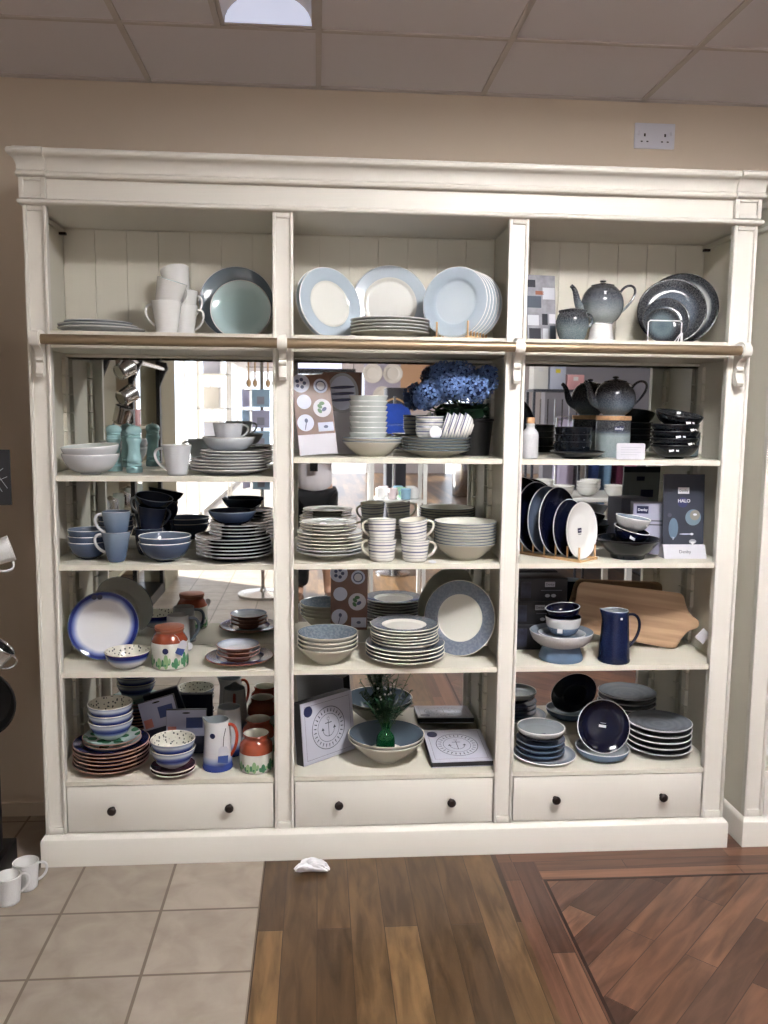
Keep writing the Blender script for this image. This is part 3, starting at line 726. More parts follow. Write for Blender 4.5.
K['ramekin'] = dish('ramekin', 0.0645, 0.036, 0.050, 0.0025, 0.004, lambda s: (s, s), [G['celadon'], G['celadon'], G['white']])
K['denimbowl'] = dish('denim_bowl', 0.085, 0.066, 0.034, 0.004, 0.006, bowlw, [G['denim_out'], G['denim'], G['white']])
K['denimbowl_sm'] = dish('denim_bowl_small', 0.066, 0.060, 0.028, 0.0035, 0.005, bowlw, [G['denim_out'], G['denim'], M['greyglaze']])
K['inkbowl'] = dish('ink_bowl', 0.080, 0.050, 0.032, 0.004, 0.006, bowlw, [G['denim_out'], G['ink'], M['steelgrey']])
K['inkplate_lg'] = dish('ink_plate', 0.130, 0.018, 0.078, 0.0038, 0.0055, coupe, [G['ink'], G['inkplate'], G['white']])
K['inkplate_sm'] = dish('ink_plate_small', 0.095, 0.016, 0.06, 0.0038, 0.0055, coupe, [G['ink'], G['inkplate'], G['white']])
K['celplate'] = dish('celadon_plate', 0.110, 0.018, 0.066, 0.004, 0.007, rimmed, [G['bone'], G['celadon'], G['bone']])
K['celplate_sm'] = dish('celadon_plate_small', 0.094, 0.016, 0.058, 0.004, 0.006, rimmed, [G['bone'], G['celadon'], G['bone']])
K['linebowl'] = dish('lined_bowl', 0.104, 0.056, 0.055, 0.004, 0.005, openbowl, [G['bone'], G['linein'], M['steelgrey']])
K['greybowl'] = dish('grey_rim_bowl', 0.104, 0.052, 0.050, 0.0042, 0.006, openbowl, [G['bone'], G['greyin'], G['bone']])
K['greyrim_lg'] = dish('grey_rim_plate', 0.132, 0.021, 0.078, 0.0042, 0.0065, rimmed, [G['bone'], G['greyrim'], G['bone']])
K['greyrim_sm'] = dish('grey_rim_plate_small', 0.106, 0.018, 0.062, 0.0042, 0.0055, rimmed, [G['bone'], G['greyrim_s'], G['bone']])
K['platter'] = dish('grey_rim_platter', 0.131, 0.020, 0.078, 0.005, 0.006, rimmed, [G['bone'], G['platter'], G['bone']])
K['blueplate'] = dish('cobalt_plate', 0.115, 0.018, 0.07, 0.0045, 0.005, coupe, [G['white'], G['bluerim'], M['steelgrey']])
K['blueplate_md'] = dish('cobalt_plate_mid', 0.114, 0.020, 0.066, 0.0045, 0.005, rimmed, [G['bone'], G['bluerim_s'], M['redclay']])
K['sprigdish'] = dish('sprig_dish', 0.069, 0.022, 0.040, 0.0035, 0.004, openbowl, [M['redclay'], G['sprig'], G['bone']])
K['sprigbowl'] = dish('sprig_bowl', 0.073, 0.058, 0.030, 0.0038, 0.006, bowlw, [G['cobaltband'], G['sprig'], G['bone']])
K['stripebowl'] = dish('striped_bowl', 0.074, 0.068, 0.030, 0.0038, 0.006, bowlw, [G['cobaltstripe'], G['sprig'], G['bone']])
K['redplate_lg'] = dish('red_backed_plate', 0.125, 0.020, 0.078, 0.0042, 0.006, coupe, [M['redclay'], G['bluerim_s'], G['bone']])
K['leafplate'] = dish('leaf_plate', 0.092, 0.016, 0.055, 0.004, 0.005, coupe, [M['redclay'], G['greenleaf'], G['bone']])
K['redsaucer'] = dish('red_saucer', 0.068, 0.014, 0.042, 0.004, 0.005, coupe, [M['redclay'], G['bluerim_s'], G['bone']])
K['halo_big'] = dish('halo_platter', 0.127, 0.018, 0.07, 0.0045, 0.005, coupe, [G['dark'], G['halo_big'], M['black']])
K['halo_mid'] = dish('halo_plate', 0.114, 0.018, 0.065, 0.0045, 0.005, coupe, [G['dark'], G['halo_mid'], M['black']])
K['halo_sm'] = dish('halo_side_plate', 0.078, 0.015, 0.045, 0.004, 0.004, coupe, [G['dark'], G['darkhalo_in'], M['black']])
K['halo_xs'] = dish('halo_tea_plate', 0.058, 0.013, 0.035, 0.004, 0.004, coupe, [G['dark'], G['halo_small'], M['black']])
K['blackplate'] = dish('black_plate', 0.128, 0.020, 0.075, 0.0045, 0.005, coupe, [G['dark'], G['dark'], M['black']])
K['blackplate_low'] = dish('black_low_plate', 0.090, 0.024, 0.055, 0.004, 0.005, openbowl, [G['dark'], G['dark'], M['black']])
K['blackbowl'] = dish('black_bowl', 0.080, 0.048, 0.034, 0.004, 0.005, bowlw, [G['dark'], G['halo_small'], M['black']])
K['navyplate_lg'] = dish('navy_plate', 0.124, 0.018, 0.07, 0.004, 0.005, coupe, [G['navy'], G['navy'], M['greyglaze']])
K['navyplate_md'] = dish('navy_plate_mid', 0.118, 0.017, 0.062, 0.004, 0.005, coupe, [G['navy'], G['navy'], M['greyglaze']])
K['navyplate_sm'] = dish('navy_plate_small', 0.099, 0.016, 0.055, 0.004, 0.005, coupe, [G['navy'], G['navy'], M['greyglaze']])
K['greycoupe'] = dish('slate_coupe_plate', 0.118, 0.018, 0.07, 0.004, 0.005, coupe, [G['ink'], G['denim'], M['greyglaze']])
K['whiteplate'] = dish('white_coupe_plate', 0.096, 0.020, 0.05, 0.0045, 0.005, coupe, [G['stoneout'], G['white'], G['white']])
K['bigblack'] = dish('large_black_bowl', 0.108, 0.070, 0.060, 0.0045, 0.016, openbowl, [G['dark'], G['dark'], M['black']])
K['navybowl'] = dish('navy_bowl', 0.062, 0.050, 0.026, 0.004, 0.006, bowlw, [G['navy'], G['ink'], M['white']])
K['stonebowl'] = dish('stone_bowl', 0.060, 0.050, 0.026, 0.004, 0.006, bowlw, [G['stoneout'], G['stonein'], M['white']])
K['twotone'] = dish('two_tone_bowl', 0.061, 0.068, 0.034, 0.004, 0.006, walled, [G['twotone'], G['navy'], G['navy']])
K['lipbowl'] = dish('navy_lip_bowl', 0.060, 0.046, 0.028, 0.004, 0.006, walled, [G['navy'], G['navy'], M['greyglaze']])
K['ripplebowl'] = dish('ripple_bowl', 0.108, 0.044, 0.050, 0.005, 0.006, openbowl, [G['stoneout'], G['stonein'], M['greyglaze']])
K['rippleplate'] = dish('ripple_plate', 0.070, 0.013, 0.04, 0.004, 0.004, coupe, [G['ink'], G['stonein'], M['greyglaze']])
K['stonedish'] = dish('stone_dish', 0.085, 0.030, 0.060, 0.005, 0.005, walled, [G['stoneout'], G['greyplate'], G['white']])
K['chalkdish'] = dish('chalk_blue_dish', 0.086, 0.022, 0.060, 0.005, 0.005, coupe, [G['pasteblue'], G['pasteblue'], G['pasteblue']])
K['stoneplate'] = dish('stone_plate', 0.110, 0.014, 0.066, 0.005, 0.004, coupe, [G['stoneout'], G['stonein'], G['white']])
K['chalktray'] = dish('chalk_blue_tray', 0.095, 0.036, 0.070, 0.005, 0.005, walled, [G['pasteblue'], G['greyplate'], M['greyglaze']])
K['navydeep'] = dish('navy_deep_plate', 0.094, 0.020, 0.055, 0.0045, 0.005, coupe, [G['navy'], G['navy'], M['greyglaze']])
K['rippledp'] = dish('ripple_dinner_plate', 0.100, 0.022, 0.060, 0.005, 0.005, coupe, [G['ink'], G['ripple'], M['greyglaze']])
K['bigbowl'] = dish('serving_bowl', 0.131, 0.078, 0.052, 0.0045, 0.006, openbowl, [G['bone'], glaze('grey_bowl_inside', [(0, (220, 220, 212)), (0.06, (220, 220, 212)), (0.0602, (84, 98, 110)), (0.16, (92, 104, 116))], interp='CONSTANT', rough=0.1), G['bone']])

# stickers and small prints are parts of the thing they are stuck to
M['navyprint'] = mat('navy_print', (24, 30, 70), 0.4)
M['labelw'] = mat('white_label', (225, 226, 230), 0.5)
M['greyprint'] = mat('grey_print', (96, 98, 106), 0.5)
def sticker(parent, me_mat, x, y, z, r, name='sticker'):
    bm = bmesh.new(); add_prism(bm, disc_poly(x, y, r, n=20), z, z+0.0005, axis='z')
    return link(name, to_mesh(bm, name, me_mat, False), parent)
def label_on(parent, w, h, loc, rot, m=None, txt=None, tcol=None, size=None, name='price_label'):
    o = box(name, -w/2, w/2, -h/2, h/2, 0, 0.0006, m or M['labelw'], parent); o.location = loc; o.rotation_euler = rot
    if txt:
        q = link('lettering', text_mesh(txt, size or h*0.7, tcol or M['slot'], 0.0002), o, (0, 0, 0.0008))
    return o
# ------------------------------------------------------------------ cups
def ear(rb, rt, h, top, bot, out, rad, m, flat=1.0, up=0.006, curve=1.0):
    rr = lambda z: rb+(rt-rb)*(z/h)**curve-0.0015
    return handle_mesh('handle', bez((rr(top), 0, top), (rr(top)+out*1.1, 0, top+up), (rr(bot)+out*1.25, 0, bot+(top-bot)*0.25), (rr(bot), 0, bot)), rad, m, flat)
whitemug = mug_kind(cup_body('white_mug_body', 0.033, 0.048, 0.108, 0.0035, [M['porcelain'], G['paleblue'], G['white']]), ear(0.033, 0.048, 0.108, 0.096, 0.030, 0.030, 0.0042, M['porcelain']))
greymug = mug_kind(cup_body('grey_mug_body', 0.031, 0.046, 0.098, 0.0035, [M['greyglaze'], G['celadon'], G['white']]), ear(0.031, 0.046, 0.098, 0.086, 0.020, 0.036, 0.0042, M['greyglaze']))
greycup = mug_kind(cup_body('grey_cup_body', 0.036, 0.050, 0.062, 0.0035, [M['greyglaze'], G['greyplate'], G['white']], curve=0.6), ear(0.036, 0.050, 0.062, 0.054, 0.016, 0.024, 0.0038, M['greyglaze'], curve=0.6), 'cup')
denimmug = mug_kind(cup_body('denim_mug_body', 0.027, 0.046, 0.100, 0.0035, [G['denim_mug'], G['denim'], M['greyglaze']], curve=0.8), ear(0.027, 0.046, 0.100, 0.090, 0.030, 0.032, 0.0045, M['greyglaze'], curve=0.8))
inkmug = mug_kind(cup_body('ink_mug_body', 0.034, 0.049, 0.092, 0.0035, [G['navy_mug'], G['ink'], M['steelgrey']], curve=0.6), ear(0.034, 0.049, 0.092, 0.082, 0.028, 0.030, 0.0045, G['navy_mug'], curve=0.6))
def ring_mat(name, base, line, zs, w=0.0012):
    st = [(0, base)]
    for z, ww in zs: st += [(z, line), (z+ww, base)]
    st.append((0.2, base)); return glaze(name, st, 'z', 'CONSTANT', 0.15)
G['stripes'] = ring_mat('blue_grey_hoops_on_white', (232, 230, 224), (118, 122, 148), [(0.014, 0.0016), (0.024, 0.0015), (0.033, 0.005), (0.046, 0.0016), (0.055, 0.004), (0.066, 0.0012)])
stripemug = mug_kind(cup_body('striped_mug_body', 0.040, 0.048, 0.075, 0.0035, [G['stripes'], G['bone'], M['steelgrey']], curve=0.8), ear(0.040, 0.048, 0.075, 0.064, 0.016, 0.028, 0.0042, M['bone'], curve=0.8))
T1, T2, T3, T4, T5 = 'on the top shelf', 'on the second shelf', 'on the third shelf', 'on the fourth shelf', 'on the lowest shelf'

# ================================================================== LEFT BAY, TOP SHELF
x, r = span(64, 147, 0.15, S1)
xq = PX(102, 0.165, S1)
for k, (kk, dx) in enumerate((('greyplate_lg', 0), ('greyplate_md', -0.012), ('greyplate_sm', -0.010))):
    single('dinner_plate', K[kk], xq+dx, 0.165, S1+0.0002+0.0125*k, f'grey coupe plate, {("bottom and widest", "middle", "top and darkest")[k]} of the low stack, top shelf left', 'plate')
x = PX(167, 0.12, 1.75)
whitemug(x, 0.12, S1, PI, 'white mug standing under a tipped mug on the top shelf, handle left')
o = whitemug(x-0.008, 0.12, S1+0.068, PI, 'white mug with pale blue inside, nested in the front mug of the top shelf'); o.rotation_euler = (R_(16), R_(7), PI*0.25)
x = PX(183.5, 0.22, 1.75)
whitemug(x, 0.225, S1, PI*0.1, 'white mug at the back, lowest of the rear pile of three, top shelf')
whitemug(x+0.001, 0.225, S1+0.047, 0.6, 'white mug at the back, middle of the rear pile of three')
o = whitemug(x-0.010, 0.222, S1+0.124, PI, 'highest white mug, tipped to the right, handle left on the top shelf'); o.rotation_euler = (R_(10), R_(15), PI-0.3)
x = PX(237, 0.28, 1.82)
stand('dinner_plate', K['bigslate'], x-0.002, 0.326, S1, R_(11), R_(4), 'large dark slate blue plate standing upright behind the turquoise plate', 'plate')
stand('side_plate', K['turq'], PX(239.5, 0.2, 1.8), 0.268, S1, R_(11), R_(2), 'small turquoise plate standing upright before the dark slate plate', 'plate')
# ================================================================== MIDDLE BAY, TOP SHELF
stand('dinner_plate', K['sky_mid'], PX(324, 0.27, 1.8), 0.320, S1, R_(12), R_(34), 'pale blue rimmed plate standing half hidden behind the left round plate', 'plate')
stand('dinner_plate', K['sky_mid'], PX(328, 0.2, 1.8), 0.285, S1, R_(12), R_(34), 'white plate with pale blue rim, leftmost and turned, middle bay top shelf', 'plate')
stand('dinner_plate', K['sky_big'], PX(390.5, 0.28, 1.85), 0.327, S1, R_(7), 0.0, 'largest white plate with pale blue rim standing at the middle back', 'plate')
stack('dinner_plate', K['sky_flat'], 5, PX(390, 0.135, S1), 0.136, S1, 0.0105, 'blue rimmed plate', 'in the flat stack before the large upright plate', 'plate', 'flat pile of blue rimmed plates on the top shelf')
def rack_set(label, p0, yaw, s, plates, z, lean, lat, hp, ax0, m, pegs=None, rrad=0.0032):
    """peg rack whose long axis runs square to the plates it holds; plates: (mesh or maker, label, group)"""
    nx, ny = math.sin(yaw), -math.cos(yaw)
    for k, (me, lab, grp) in enumerate(plates):
        if isinstance(me, bpy.types.Object): o = me
        else: o = single('dinner_plate', me, 0, 0, z, lab, 'plate', grp)
        o.rotation_euler = (Matrix.Rotation(yaw, 3, 'Z') @ Matrix.Rotation(PI/2-lean, 3, 'X') @ Matrix.Rotation(k*0.7, 3, 'Z')).to_euler() if not isinstance(me, bpy.types.Object) else (Matrix.Rotation(yaw, 3, 'Z') @ Matrix.Rotation(PI/2-lean, 3, 'X')).to_euler()
        o.location = (p0[0]-nx*s*k, p0[1]-ny*s*k, z); settle(o, z+0.0045)
    n = len(plates); L = s*(n-1)+0.07
    t = empty('plate_rack', (p0[0], p0[1], z+0.0002), math.atan2(-ny, -nx), label, 'plate rack')      # local +x runs backwards through the plates
    for sd in (-1, 1):
        bm = bmesh.new(); add_box(bm, ax0-s-0.009, ax0+s*(n-1)+0.011, sd*lat-0.005, sd*lat+0.005, 0, 0.009, bev=0.0012); link('rail', to_mesh(bm, 'rail', m), t)
        for k in range(-1, n):
            px = ax0+s*k
            bm = bmesh.new(); add_tube(bm, [(px, sd*lat, 0.007), (px, sd*lat, hp)], rrad, 10); link('peg', to_mesh(bm, 'peg', m), t)
    for e in (ax0-s-0.003, ax0+s*(n-1)+0.005):
        bm = bmesh.new(); add_box(bm, e-0.005, e+0.005, -lat+0.0052, lat-0.0052, 0.0, 0.004); link('cross_bar', to_mesh(bm, 'cross_bar', m), t)
    return t
labs = ['pale blue plate at the front of the wooden plate rack on the top shelf', 'second pale blue plate from the front in the top shelf rack', 'third pale blue plate from the front in the top shelf rack',
        'fourth pale blue plate from the front in the top shelf rack', 'fifth pale blue plate from the front in the top shelf rack', 'rearmost pale blue plate in the top shelf rack, nearest the post']
rack_set('small pale wooden peg rack holding blue plates on the top shelf', (PX(457, 0.085, 1.84), 0.092), R_(-33), 0.0262, [(K['sky_all'], l, 'pale blue plates in the top shelf rack') for l in labs], S1, R_(5), 0.055, 0.056, -0.006, M['pine'])
# ================================================================== RIGHT BAY, TOP SHELF
def card_stand(name, w, h, d, mface, mback=None): pass
x0, x1 = PX(527, 0.16, 1.8), PX(557, 0.20, 1.8)
t = empty('display_card', ((x0+x1)/2, 0.175, S1), R_(8), 'tall grey photo card leaning beside the post on the top shelf', 'card')
M['card1'] = mat('grey_photo_print', (150, 150, 158), 0.35, noise=0.35, nscale=28)
o = box('panel', -0.052, 0.052, -0.002, 0.002, 0, 0.232, M['card1'], t); o.rotation_euler = (R_(-8), 0, 0)
cc = [M['paper'], mat('slate_print', (74, 84, 98), 0.4), mat('rust_print', (150, 92, 70), 0.4), mat('pale_print', (200, 202, 210), 0.4), mat('dark_print', (40, 42, 52), 0.4)]
for (a, b, c, d, k) in ((-0.05, 0.0, 0.12, 0.16, 1), (0.006, 0.05, 0.15, 0.19, 3), (-0.046, -0.004, 0.012, 0.05, 4), (0.004, 0.024, 0.008, 0.05, 3), (0.03, 0.05, 0.012, 0.06, 1), (-0.05, -0.01, 0.06, 0.095, 3), (0.002, 0.022, 0.062, 0.10, 4), (0.028, 0.05, 0.068, 0.10, 0), (-0.02, 0.01, 0.165, 0.178, 2), (-0.05, -0.02, 0.19, 0.215, 4)):
    box('printed_picture', a, b, -0.0026, -0.002, c, d, cc[k], o, smooth=False)
def lathe_mesh(name, prof, mats, mis=None, seg=48, ang=50):
    bm = bmesh.new(); add_lathe(bm, prof, seg, mis); return to_mesh(bm, name, mats, True, ang)
def pot_profile(R, h, rb, rn, bulge=0.5, n=14):
    out = [(0, 0.002), (rb-0.004, 0.002), (rb-0.002, 0), (rb, 0)]
    for i in range(n+1):
        s = i/n; a = PI*(0.16+0.68*s); r = R*math.sin(a); 
        out.append((rb*(1-s)**3+r*(1-(1-s)**3) if s < 0.5 else r*(1-s**6)+rn*s**6, h*s))
    return out
def teapot(x, y, z, R, h, glz, label, spout=PI, knobm=None, stick=True):
    t = empty('teapot', (x, y, z), 0, label, 'teapot')
    H = h*0.93; c0 = math.cos(PI*0.17)
    def gp(s): a = PI*(0.17+0.83*s); return (R*math.sin(a)**0.92 if s < 1 else 0.0, 0.004+(H-0.004)*(c0-math.cos(a))/(c0+1))
    prof = [(0, 0.003), (gp(0)[0]-0.005, 0.003), (gp(0)[0]-0.004, 0), (gp(0)[0], 0)]+[gp(0.80*i/16) for i in range(17)]
    er, ez = gp(0.80); link('body', lathe_mesh('body', prof+[(er-0.002, ez-0.001), (0, ez-0.001)], glz), t)
    lid_prof = [(0, ez-0.0005), (er+0.001, ez-0.0005), (er+0.0015, ez+0.002)]+[gp(0.80+0.2*i/6) for i in range(1, 7)]
    lid = link('lid', lathe_mesh('lid', lid_prof, glz), t)
    link('knob', lathe_mesh('knob', [(0.005, h*0.925), (0.005, h*0.945), (0.0095, h*0.955), (0.0115, h*0.975), (0.009, h*0.995), (0.003, h*1.005), (0, h*1.005)], knobm or glz, seg=20), lid)
    bm = bmesh.new(); pts = bez((-R*0.72, 0, h*0.28), (-R*1.42, 0, h*0.34), (-R*1.12, 0, h*0.74), (-R*1.56, 0, h*0.86), 14)
    rads = [0.019-0.0125*(i/14)**0.7 for i in range(15)]; add_tube(bm, pts, rads, 14); link('spout', to_mesh(bm, 'spout', glz), t)
    link('handle', handle_mesh('handle', bez((R*0.86, 0, h*0.72), (R*1.20, 0, h*1.06), (R*2.30, 0, h*0.86), (R*0.90, 0, h*0.26), 20), 0.0042, glz), t)
    if stick: label_on(t, 0.014, 0.012, (-R*0.12, -R*0.885, h*0.66), (R_(66), 0, 0))
    return t
# small lidded sugar pot
x, r = span(556, 588, 0.075, 1.75)
t = empty('sugar_pot', (x, 0.075, S1+0.0002), 0, 'rounded sugar pot with dark rim standing left of the white teapot stand', 'pot')
link('body', lathe_mesh('body', [(0, 0.003), (0.034, 0.003), (0.035, 0), (0.038, 0), (0.046, 0.02), (0.053, 0.045), (0.054, 0.065), (0.049, 0.083), (0.044, 0.090), (0.047, 0.098), (0.045, 0.099), (0.041, 0.09), (0.047, 0.066), (0.045, 0.03), (0, 0.02)], G['halospeck']), t)
link('lid', lathe_mesh('lid', [(0, 0.087), (0.043, 0.087), (0.042, 0.094), (0.03, 0.102), (0.01, 0.106), (0, 0.106)], M['black']), t)
link('handle', handle_mesh('handle', bez((0.047, 0, 0.088), (0.075, 0, 0.085), (0.07, 0, 0.05), (0.050, 0, 0.045)), 0.0042, G['halospeck']), t)
x = PX(602, 0.165, 1.85)
t = empty('pot_stand', (PX(600.5, 0.165, 1.75), 0.165, S1+0.0002), 0, 'white cylindrical stand carrying the grey teapot on the top shelf', 'stand')
link('body', lathe_mesh('body', [(0, 0), (0.046, 0), (0.047, 0.004), (0.040, 0.03), (0.036, 0.058), (0.037, 0.064), (0.034, 0.066), (0, 0.066)], M['porcelain']), t)
teapot(x, 0.165, S1+0.0668, 0.071, 0.146, G['teapotg'], 'round grey speckled teapot with dark lid on a white stand, top shelf', knobm=M['steel'])
# plates in a white wire rack
def tilt_plate(k, px, pz, y, yaw, label): 
    return stand('dinner_plate', K[k], PX(px, y-0.03, pz), y, S1+0.0055, R_(12), yaw, label, 'plate')
o = tilt_plate('halo_big', 688, 1.83, 0.300, R_(-26), 'largest dark rimmed plate with pale grey centre, rearmost by the right wall'); settle(o, S1+0.0055, right=1.381)
tilt_plate('halo_mid', 671, 1.83, 0.240, R_(-20), 'dark rimmed plate with blue grey centre, second from the back in the wire rack')
tilt_plate('halo_sm', 667, 1.80, 0.190, R_(-12), 'medium dark speckled side plate standing in the white wire rack')
tilt_plate('halo_xs', 664, 1.78, 0.150, R_(-6), 'smallest dark rimmed plate at the front of the white wire rack')
t = empty('wire_plate_rack', (PX(662, 0.09, S1), 0.090, S1), 0, 'white wire plate rack in front of dark speckled plates on the top shelf', 'plate rack')
def wire(name, pts, parent, r=0.0022, closed=False, m=None):
    bm = bmesh.new(); add_tube(bm, pts, r, 8, closed=closed); return link(name, to_mesh(bm, name, m or M['whitewire']), parent)
wire('front_loop', [(-0.058, -0.02, 0.003), (-0.058, -0.02, 0.066), (-0.052, -0.02, 0.072), (0.050, -0.02, 0.072), (0.056, -0.02, 0.066), (0.056, -0.02, 0.003)], t)
wire('side_runner', [(-0.058, -0.02, 0.003), (-0.058, 0.17, 0.003)], t); wire('side_runner', [(0.056, -0.02, 0.003), (0.056, 0.17, 0.003)], t)
for k in range(4): wire('divider_loop', [(0.056, 0.008+0.035*k, 0.003), (0.066+0.012*k, 0.008+0.035*k, 0.034), (0.072+0.012*k, 0.008+0.035*k, 0.036), (0.074+0.012*k, 0.012+0.035*k, 0.003)], t, 0.0018)
wire('end_runner', [(-0.058, 0.17, 0.003), (0.056, 0.17, 0.003)], t)

# ================================================================== LEFT BAY, SECOND SHELF
z = A[0]
x, r = span(62, 117, 0.07, z+0.05)
stack('bowl', K['whitebowl'], 1, x, 0.088, z, 0.02, 'pale grey white bowl, lower of two', 'at the left end of the second shelf', 'bowl')
o = single('bowl', K['whitebowl'], x+0.002, 0.088, z+0.0270, 'pale grey white bowl, tipped upper of two at the left of the second shelf', 'bowl', None, (R_(3), R_(-3), 0))
def pepper_mill(px, y, z, label, m, grp=None):
    t = empty('pepper_mill', (PX(px, y, z+0.08), y, z+0.0002), 0, label, 'pepper mill', grp)
    link('base', lathe_mesh('base', [(0, 0), (0.0250, 0), (0.0262, 0.003), (0.0262, 0.018), (0.022, 0.0210), (0.0245, 0.024), (0.0245, 0.030), (0.0215, 0.034), (0.0245, 0.038), (0.0235, 0.046), (0.0200, 0.066), (0.0192, 0.082), (0.0205, 0.094), (0.0245, 0.104), (0.0255, 0.110), (0.0225, 0.1145), (0, 0.1145)], m, seg=32), t)
    h = link('head', lathe_mesh('head', [(0, 0.1147), (0.0225, 0.1147), (0.0252, 0.117), (0.021, 0.1215), (0.0245, 0.125), (0.0215, 0.129), (0.0250, 0.134), (0.0262, 0.140), (0.0235, 0.148), (0.016, 0.154), (0.006, 0.156), (0, 0.156)], m, seg=32), t)
    link('finial', lathe_mesh('finial', [(0, 0.1555), (0.003, 0.1555), (0.0045, 0.158), (0.0045, 0.161), (0.002, 0.164), (0, 0.164)], M['steel'], seg=14), h)
    return t
pepper_mill(114, 0.225, z, 'turquoise lacquered mill, left of two, behind the grey white bowls', M['teal'])
pepper_mill(134, 0.165, z, 'turquoise lacquered mill, right and front of two on the second shelf', M['teal'])
greymug(PX(177, 0.055, z+0.06), 0.055, z, PI, 'pale grey tapered mug with handle left beside the grey plate pile')
x, r = span(190, 267, 0.11, z)
zt = stack('dinner_plate', K['greydp'], 4, x, 0.128, z, 0.0100, 'grey dinner plate', 'in the lower pile under the grey cup, second shelf', 'plate', 'grey dinner plates under the cup')
x2, r = span(199, 270, 0.13, z)
zt = stack('side_plate', K['greysp'], 3, x2, 0.130, zt, 0.0100, 'grey side plate', 'in the upper pile under the grey bowl, second shelf', 'plate', 'grey side plates under the cup')
x = PX(229, 0.13, zt)
single('bowl', K['lowbowl_grey'], x, 0.135, zt, 'wide pale grey bowl between grey plates and a grey cup', 'bowl')
greycup(PX(228, 0.13, zt+0.06), 0.135, zt+0.0105, 0.0, 'pale grey cup with handle right on top of the grey bowl').location.z = zt+0.036

# ================================================================== MIDDLE BAY, SECOND SHELF
z = A[0]; z = LEV[1][0]
M['cardbrown'] = mat('brown_table_photo', (112, 82, 72), 0.35, noise=0.35, nscale=12)
M['cardpaper'] = M['paper']; M['printblue'] = mat('ink_blue_print', (62, 72, 108), 0.4); M['printgreen'] = mat('leaf_green_print', (64, 104, 66), 0.4); M['printpale'] = mat('pale_blue_print', (196, 202, 222), 0.4); M['printdark'] = mat('knife_blue_print', (42, 48, 84), 0.4)
M['printgrey'] = mat('grey_plate_print', (168, 170, 178), 0.4)
def crockery_board(t, w, h, strip, back=True):
    """printed board: crockery seen from above on a brown table, white strip at the foot"""
    p = box('panel', -w/2, w/2, -0.0025, 0.0025, 0, h, M['cardbrown'], t)
    yb = -0.0027
    def pr(name, poly, m, d=0.0004, y0=yb):
        bm = bmesh.new(); add_prism(bm, poly, y0, y0-d, axis='y'); return link(name, to_mesh(bm, name, m, False), p)
    if strip > 0: pr('white_strip', [(-w/2, 0), (w/2, 0), (w/2, strip), (-w/2, strip)], M['cardpaper'])
    H = h-strip
    for (u, v, rr, kind) in ((-0.28, 0.86, 0.26, 'flower'), (0.24, 0.80, 0.19, 'rings'), (-0.24, 0.55, 0.19, 'plain'), (0.22, 0.43, 0.24, 'leaf'), (-0.26, 0.20, 0.22, 'spoon')):
        cx, cz = u*w, strip+v*H; R = rr*w
        R = min(R, w/2-abs(cx)+0.02*w) if abs(cx)+R > w/2 else R
        pr('printed_plate', disc_poly(cx, cz, R), M['printpale'] if kind != 'leaf' else M['cardpaper'])
        y1 = yb-0.0005
        if kind == 'rings':
            pr('printed_ring', disc_poly(cx, cz, R*0.72), M['printblue'], 0.0003, y1); pr('printed_ring', disc_poly(cx, cz, R*0.56), M['cardpaper'], 0.0003, y1-0.0003)
        if kind == 'flower':
            for a in range(5): pr('printed_petal', disc_poly(cx+R*0.42*math.cos(a*1.257), cz+R*0.42*math.sin(a*1.257), R*0.2), M['printblue'], 0.0003, y1)
        if kind == 'leaf':
            for a, b in ((-0.25, 0.18), (0.2, -0.15), (0.0, 0.5), (-0.3, -0.3)): pr('printed_leaf', disc_poly(cx+R*a, cz+R*b, R*0.30, R*0.2, 16, a*3), M['printgreen'] if a < 0.1 else M['printblue'], 0.0003, y1)
        if kind == 'spoon':
            pr('printed_spoon', disc_poly(cx+R*0.1, cz+R*0.25, R*0.2, R*0.26), M['printblue'], 0.0003, y1); pr('printed_spoon', disc_poly(cx, cz-R*0.3, R*0.06, R*0.6, 12, -0.25), M['printblue'], 0.0003, y1)
    a0, a1, b0, b1 = 0.06*w, 0.47*w, strip+0.04*H, strip+0.19*H
    pr('printed_tray', [(a0, b0), (a1, b0), (a1, b1), (a0, b1)], M['printpale']); pr('printed_spoon', disc_poly((a0+a1)/2, (b0+b1)/2, 0.06*w, 0.04*w), M['printblue'], 0.0003, yb-0.0005)
    if back:
        def pb(name, poly, m, d=0.0004, y0=0.0027):
            bm = bmesh.new(); add_prism(bm, poly, y0, y0+d, axis='y'); return link(name, to_mesh(bm, name, m, False), p)
        pb('white_strip', [(-w/2, 0), (w/2, 0), (w/2, h*0.46), (-w/2, h*0.46)], M['cardpaper'])
        pb('printed_plate', disc_poly(0, h*0.72, w*0.46, h*0.25), M['printgrey'])
        for k in range(3): pb('printed_knife', disc_poly(0, h*(0.64+0.07*k), w*0.30, h*0.018, 12, 0.06), M['printdark'], 0.0003, 0.0032)
    return p
x0, x1 = PX(298, 0.09, z), PX(338, 0.12, z)
t = empty('display_card', (PX(342, 0.24, z+0.1), 0.24, z), R_(-3), 'photo card of oval grey plate with navy knives, behind the ramekin tower', 'card')
p = box('panel', -0.068, 0.068, -0.0025, 0.0025, 0, 0.285, M['cardbrown'], t)
def fr(name, poly, m, d=0.0004, y0=-0.0026): bm = bmesh.new(); add_prism(bm, poly, y0, y0-d, axis='y'); return link(name, to_mesh(bm, name, m, False), p)
fr('white_strip', [(-0.068, 0), (0.068, 0), (0.068, 0.150), (-0.068, 0.150)], M['cardpaper']); fr('printed_plate', disc_poly(0, 0.212, 0.056, 0.070, 32), M['printgrey']); fr('printed_plate', disc_poly(0, 0.212, 0.046, 0.060, 32), M['printpale'], 0.0003, -0.0031)
